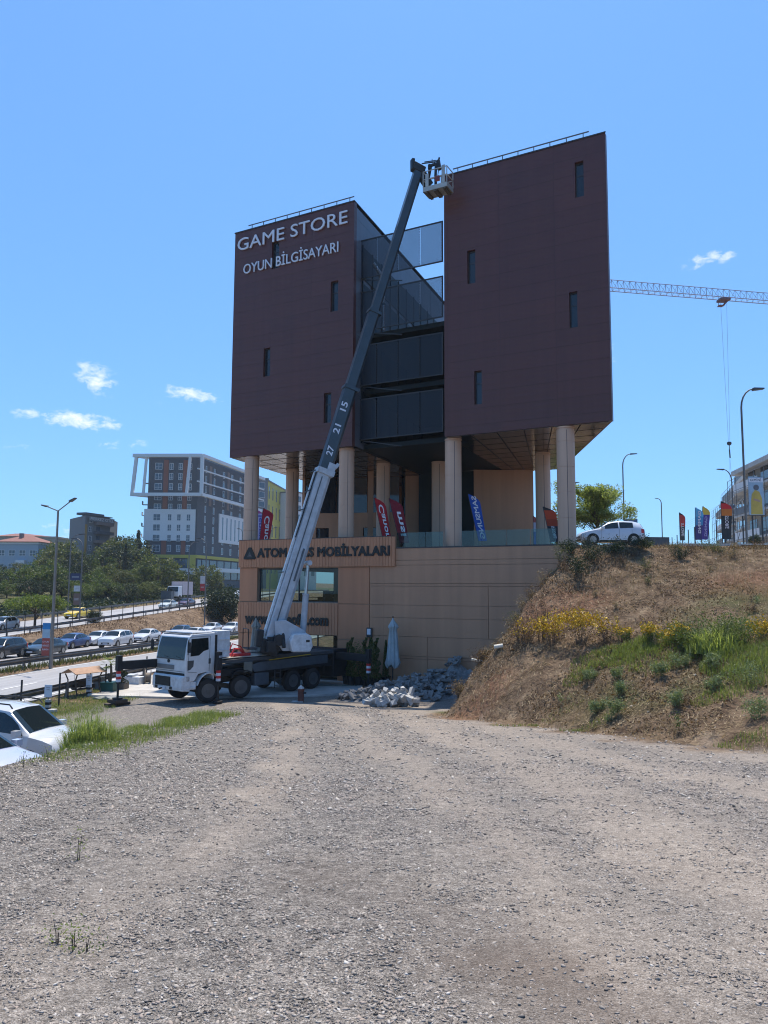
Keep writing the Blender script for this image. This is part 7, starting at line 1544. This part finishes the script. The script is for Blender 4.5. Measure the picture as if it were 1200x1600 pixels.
MB().box(-.8, wl_-.4, -.35, 0, 18.2, 27.2).build('white_panel', M_WREN, t, FL); MB().box(-1.0, wl_+.3, -.4, 0, 13.3, 14.2).box(11.8, 14.0, -.3, 0, 8.0, 13.3).box(-1, .0, -.3, 0, 8, 13.3).build('yellow_band', M_YREN, t, FL)
for k in range(9):
    z = 16.0+k*2.95; d_ = -.35 if 18.2 < z < 27.2 else 0
    for (x, w_) in ((2.8, 2.0), (6.4, 1.1), (9.0, 1.1), (11.7, 1.1)): window(t, FL @ Matrix.Translation((0, d_, 0)), x, z, w_, 1.9)
for k in range(9):
    for x, w_ in ((5.0, .8), (10.5, 1.0), (17, 1.3), (23, 1.3), (29.5, 1.3), (36, 1.3)): window(t, FR, x, 16.0+k*2.95, w_, 2.0, split=False)
for xa in (7.2, 19.6): MB().box(xa, xa+1.6, -.05, 0, 29, 41).build('brown_stripe', M_BROWNR, t, FR)
MB().box(14, 40, -.3, 0, 18.6, 27.4).build('white_panel', M_WREN, t, FR); MB().box(-.2, wr_, -.4, 0, 13.3, 14.2).build('yellow_band', M_YREN, t, FR)
for k in range(8): MB().box(16+k*3, 16.8+k*3, -.32, -.3, 19.6, 26.4).build('slot_window', M_WGL, t, FR)
# projecting white outline box
b = MB(); ZA, ZC = 31.0, 42.1; p0, p1, p2 = Vector((-71.2, 216.0, 0)), Vector((-51.4, 215.2, 0)), Vector((-41.2, 262, 0))
for z in (ZA, ZC): b.beam(p0+up*z, p1+up*z, 1.1, .9).beam(p1+up*z, p2+up*z, .9, .9)
b.beam(p0+up*ZA+Vector((0, 0, -.45)), p0+up*ZC+Vector((1.0, 0, .45)), .8, .9, up=(0, 1, 0)).beam(p1+up*ZA, p1+up*ZC, .9, .9, up=(0, 1, 0)).beam(p0+Vector((3.2, 0, ZA)), p0+Vector((3.8, 0, ZC)), .6, .8, up=(0, 1, 0)).beam(p1+Vector((-4.2, 0, ZA)), p1+Vector((-3.4, 0, ZC)), .7, .8, up=(0, 1, 0))
for z in (34.8, 38.4): b.beam(p1+up*z+Vector((-1.2, 0, 0)), p2+up*z, .4, .35)
b.beam(p0+up*ZA, Vector((-66.6, 221, ZA)), .8, .8).beam(p0+up*ZC, Vector((-66.6, 221, ZC)), .8, .8); W(b, 'outline_frame', M_WREN)
for k in range(7): MB().box(-1.6, .2, 0, 1.6, 16+k*3.1, 16.15+k*3.1).box(-1.6, -1.55, 0, 1.6, 16.2+k*3.1, 17.1+k*3.1).build('balcony', M_WREN if k % 2 else M_GREYL, t, FL)
MB().box(.5, wl_-.3, -.25, 0, 8.2, 12.9).build('shopfront', M_WGL, t, FL); MB().box(.5, wr_, -.25, 0, 7.4, 12.9).build('shopfront', M_WGL, t, FR); MB().box(5, wr_, -.9, -.26, 9.6, 10.8).build('shop_sign', M_WREN, t, FR)
for k in range(9): MB().box(3+k*5, 3.4+k*5, -.35, -.26, 7.4, 12.9).build('pier', M_GREYR, t, FR)
MB().box(8, 14.5, -7, -4, 8.4, 10.2).build('shop_annexe', M_WREN, t, FL)
def simple_block(name, P0_, P1_, depth, zb_, zt_, m, label, cat, cols, rows_, w, h, fm=None, dark=False, split=False, zoff=2.0, roof=None):
    F, wd = facade(P0_, P1_); t = empty(name, F @ Matrix.Translation((0, 0, zb_)), label, cat); MB().box(0, wd, 0, depth, zb_-3, zt_).build('wall', m, t, F); MB().box(-.2, wd+.2, -.2, depth+.2, zt_, zt_+.5).build('roof', roof or M_GREYL, t, F)
    for i in range(cols):
        for k in range(rows_): window(t, F, wd*(i+.5)/cols, zb_+zoff+(zt_-zb_-zoff-.6)*(k+.5)/rows_, w, h, fm, split)
    return t, F, wd
q0, q1 = atY(400, 745, 262), atY(419, 748, 266); simple_block('apartment_block', q0[:2], q1[:2], 12, 7, 42.5, M_GREYL, 'pale grey apartment block with balconies seen left of the yellow block', 'apartment block', 1, 10, 2.6, 2.0, M_WREN)
q0, q1 = atY(418, 752, 268), atY(450, 770, 300); tY, FY, wY = simple_block('apartment_block', q0[:2], q1[:2], 14, 7, 42.4, M_YREN, 'yellow apartment block seen between the two leftmost columns', 'apartment block', 6, 5, 1.2, 4.4, M_GREYL)
MB().box(wY*.55, wY*.98, -.6, 0, 7, 22).build('white_panel', M_WREN, tY, FY)
q0, q1 = atY(462, 768, 285), atY(496, 774, 300); tD, FD, wD = simple_block('apartment_block', q0[:2], q1[:2], 14, 7, 40.5, M_WREN, 'white and dark grey apartment block seen right of the yellow block', 'apartment block', 3, 9, 2.2, 2.1, M_GREYR)
# dark grey office block and the houses to its left
q0, q1, q2 = atY(109, 820, 228), atY(133, 818, 216), atY(172, 826, 226)
t = empty('office_block', (q0[0], q0[1], 7), 'dark grey slab-sided block with balconies and a slim orange stripe above the trees', 'office block'); zt_ = 25.0
MB().prism([q0[:2], q1[:2], q2[:2], (q2[0]-2, q2[1]+12), (q0[0]+1, q0[1]+12)], 2, zt_).build('wall', M_GREYL, t, I4); FA, wa = facade(q1[:2], q2[:2]); MB().box(1.5, wa+.4, -.5, 2.5, zt_+.1, zt_+.35).box(1.0, wa-2, .6, 4, zt_+.36, zt_+1.0).build('roof', M_GREYR, t, FA)
MB().box(.0, .9, -.06, 0, 8, zt_-2.5).build('orange_stripe', mat('orange_render', (.35, .2, .06), .8), t, FA)
for k in range(6): MB().box(3.6, wa+.3, -1.2, 0, 9.6+k*2.6, 10.5+k*2.6).build('balcony', M_BROWNR if k % 2 else M_GREYR, t, FA); window(t, FA, 2.2, 10.8+k*2.6, 1.3, 1.5); window(t, FA, 5.4, 11.2+k*2.6, 1.6, 1.3, M_GREYR)
sg = MB().box(.6, wa+.6, -1.0, -.85, zt_-1.5, zt_-.2).build('roof_sign', M_GREYL, t, FA); letters('MERKEZ OTEL', 1.0, wa+.2, zt_-1.2, .8, -1.01, .02, M_WREN, sg, FA, name='sign_text')
q0, q1 = atY(-6, 870, 205), atY(59, 870, 205); t, F, w_ = simple_block('house', q0[:2], q1[:2], 11, 2, 16.2, M_BLUER, 'pale blue three-storey house with a red hipped roof at the left edge', 'house', 4, 3, 1.7, 1.6, M_WREN, split=True, zoff=3, roof=M_WREN)
MB().prism([(-.6, -.6), (w_+.6, -.6), (w_+.6, 11.6), (-.6, 11.6)], 16.7, 16.85).add([(-.6, -.6, 16.85), (w_+.6, -.6, 16.85), (w_+.6, 11.6, 16.85), (-.6, 11.6, 16.85), (4, 5.5, 18.7), (w_-4, 5.5, 18.7)], [(0, 1, 5, 4), (1, 2, 5), (2, 3, 4, 5), (3, 0, 4)]).build('hip_roof', M_ROOF, t, F)
MB().box(w_*.52, w_*.53+2.2, -1.2, 0, 11.0, 11.9).box(w_*.52, w_*.53+2.2, -1.2, 0, 6.6, 7.5).build('balcony', M_WREN, t, F); MB().box(w_*.4, w_*.4+.9, 3, 4, 17.0, 19.3).build('chimney', M_BROWNR, t, F)
q0, q1 = atY(-10, 840, 245), atY(88, 845, 245); t, F, w_ = simple_block('house', q0[:2], q1[:2], 14, 2, 20.4, M_BEIGE, 'long beige block with a flat pinkish roof behind the pale blue house', 'house', 5, 3, 1.6, 1.6, None, zoff=6, roof=M_BEIGE)
MB().add([(0, -.6, 20.9), (w_*.8, -.6, 20.9), (w_, 6, 20.9), (w_*.8, 14, 20.9), (0, 14, 20.9), (4, 6, 22.2), (w_*.35, 6, 22.2)], [(0, 1, 6, 5), (1, 2, 6), (2, 3, 6), (3, 4, 5, 6), (4, 0, 5)]).build('low_roof', M_ROOF, t, F)
# lorry, kiosk on the upper road
q = hit(258, 946, 80, 200); F = frame((q.x-1.5, q.y+14, zt(*su(q.x-1.5, q.y+14))+.2), HD); t = empty('lorry', F, 'white box lorry with pinkish side panel parked on the upper road', 'lorry', None); MB().box(-4.6, .4, -1.2, 1.2, .9, 3.5).build('box_body', mat('lorry_side', (.42, .36, .38), .6, var=.1), t, F, bevel=.03); MB().extrude([(.6, .6), (2.4, .6), (2.45, 1.5), (2.2, 2.6), (.6, 2.65)], 'y', -1.15, 1.15).build('cab', M_WHITE, t, F, bevel=.06)
MB().add([(2.47, -1.05, 1.55), (2.47, 1.05, 1.55), (2.25, 1.0, 2.5), (2.25, -1.0, 2.5)], [(0, 1, 2, 3)]).build('windscreen', M_GLASSC, t, F)
for ax in (1.7, -3.2):
    for s in (1, -1): MB().cyl((ax, s*.9, .45), (ax, s*1.18, .45), .45, n=18).build('wheel', M_TYRE, t, F)
q = hit(237, 946, 80, 200); MB().box(-1, 1, -1, 1, 0, 1.9).box(-1.1, 1.1, -1.1, 1.1, 1.9, 2.0).build('cabinet', M_SLATE, None, frame((q.x, q.y+10, zt(*su(q.x, q.y+10)))), label='dark grey roadside cabinet beside the lorry on the upper road', cat='cabinet')
# unfinished buildings at the right
def unfinished(P0_, P1_, top, zb_, m, label, floors, over=.5, roofbox=False):
    F, w = facade(P0_, P1_); t = empty('unfinished_building', F @ Matrix.Translation((0, 0, zb_)), label, 'building'); H = top-zb_; fh = H/floors
    MB().box(.3, w, .4, 13, zb_-2, top-.7).build('wall', m, t, F); MB().box(-over, w+1, -over, 13.5, top-.7, top-.15).build('roof_slab', M_CONC, t, F)
    if roofbox: MB().box(.2, w*.75, .3, 6, top-.1, top+1.4).build('roof_room', M_SLATE, t, F)
    for k in range(floors):
        z = zb_+k*fh; MB().box(-.3, w+.3, -.9, .38, z-.12, z+.12).build('floor_slab', M_CONC, t, F)
        for i in range(4): MB().box(w*(.08+.23*i), w*(.08+.23*i)+w*.13, .36, .41, z+.8, z+fh-.6).build('window', M_GLASSD, t, F)
        for i in range(2): MB().box(.3, .34-.04-.02, .4, .4, z, z).build('end_window', M_WGL, t, F) if False else MB().box(.26, .31, 2+4*i, 4+4*i, z+.9, z+fh-.6).build('end_window', M_GLASSD, t, F)
        MB().box(0, w*.45, -.95, -.9, z+.13, z+1.0).build('balustrade', M_WREN if k % 2 else M_GREYL, t, F)
    b = MB(); n_ = 6
    for i in range(n_+1): b.cyl((w*i/n_, -1.6, zb_-1), (w*i/n_, -1.6, top-1.5), .035, n=6)
    for k in range(floors*2): b.cyl((0, -1.6, zb_+k*fh/2), (w, -1.6, zb_+k*fh/2), .03, n=6)
    for i in range(n_): b.beam((w*i/n_, -1.6, zb_+(i % 3)*fh), (w*(i+1)/n_, -1.6, zb_+(i % 3+1)*fh), .05, .05)
    b.build('scaffold', M_GALV, t, F); return t
unfinished((44.4, 95), (41.8, 76), 19.8, 7.9, M_BEIGE, 'beige unfinished building with an overhanging flat roof at the right edge', 4, .9)
unfinished((54.6, 120), (49.4, 104), 21.0, 8, M_WREN, 'white unfinished building with a dark roof room and scaffolding, behind the poster lamp', 5, .2, True)
unfinished((65.9, 150), (60.2, 132), 21.6, 8, M_GREYL, 'smallest grey unfinished building with a dark roof room behind the black feather flag', 5, .2, True)
for k, (px, Y, h, lb) in enumerate(((1130, 105, 3.0, 'brown-green bush behind the black feather flag'), (1180, 66, 1.2, 'low shrub by the fence at the right edge'), (1110, 120, 2.6, 'distant bush on the horizon between the purple and the black flags'))): q = atY(px, 840, Y); tree('bush', q[0], Y, h, lb, None, 'bush', 'bush')
q = atY(780, 830, 110); tree('round', q[0]+9, 120, 9, 'leafy tree far behind the terrace between the wall and the column', None)
# ------------------------------------------------------------------ the air between here and the far houses
def haze(d):
    o = MB().box(-420, 420, -30, 420, -9, 75).build('haze', [bpy.data.materials.new('haze')], kind='stuff', label='thin blue summer haze over the whole scene', cat='haze')
    m = o.data.materials[0]; m.use_nodes = True; nt = m.node_tree; nt.nodes.clear(); out = N(nt, 'ShaderNodeOutputMaterial'); v = N(nt, 'ShaderNodeVolumePrincipled')
    v.inputs['Color'].default_value = (.80, .90, 1, 1); v.inputs['Density'].default_value = d; v.inputs['Anisotropy'].default_value = .2; nt.links.new(v.outputs[0], out.inputs['Volume'])
haze(HAZE)
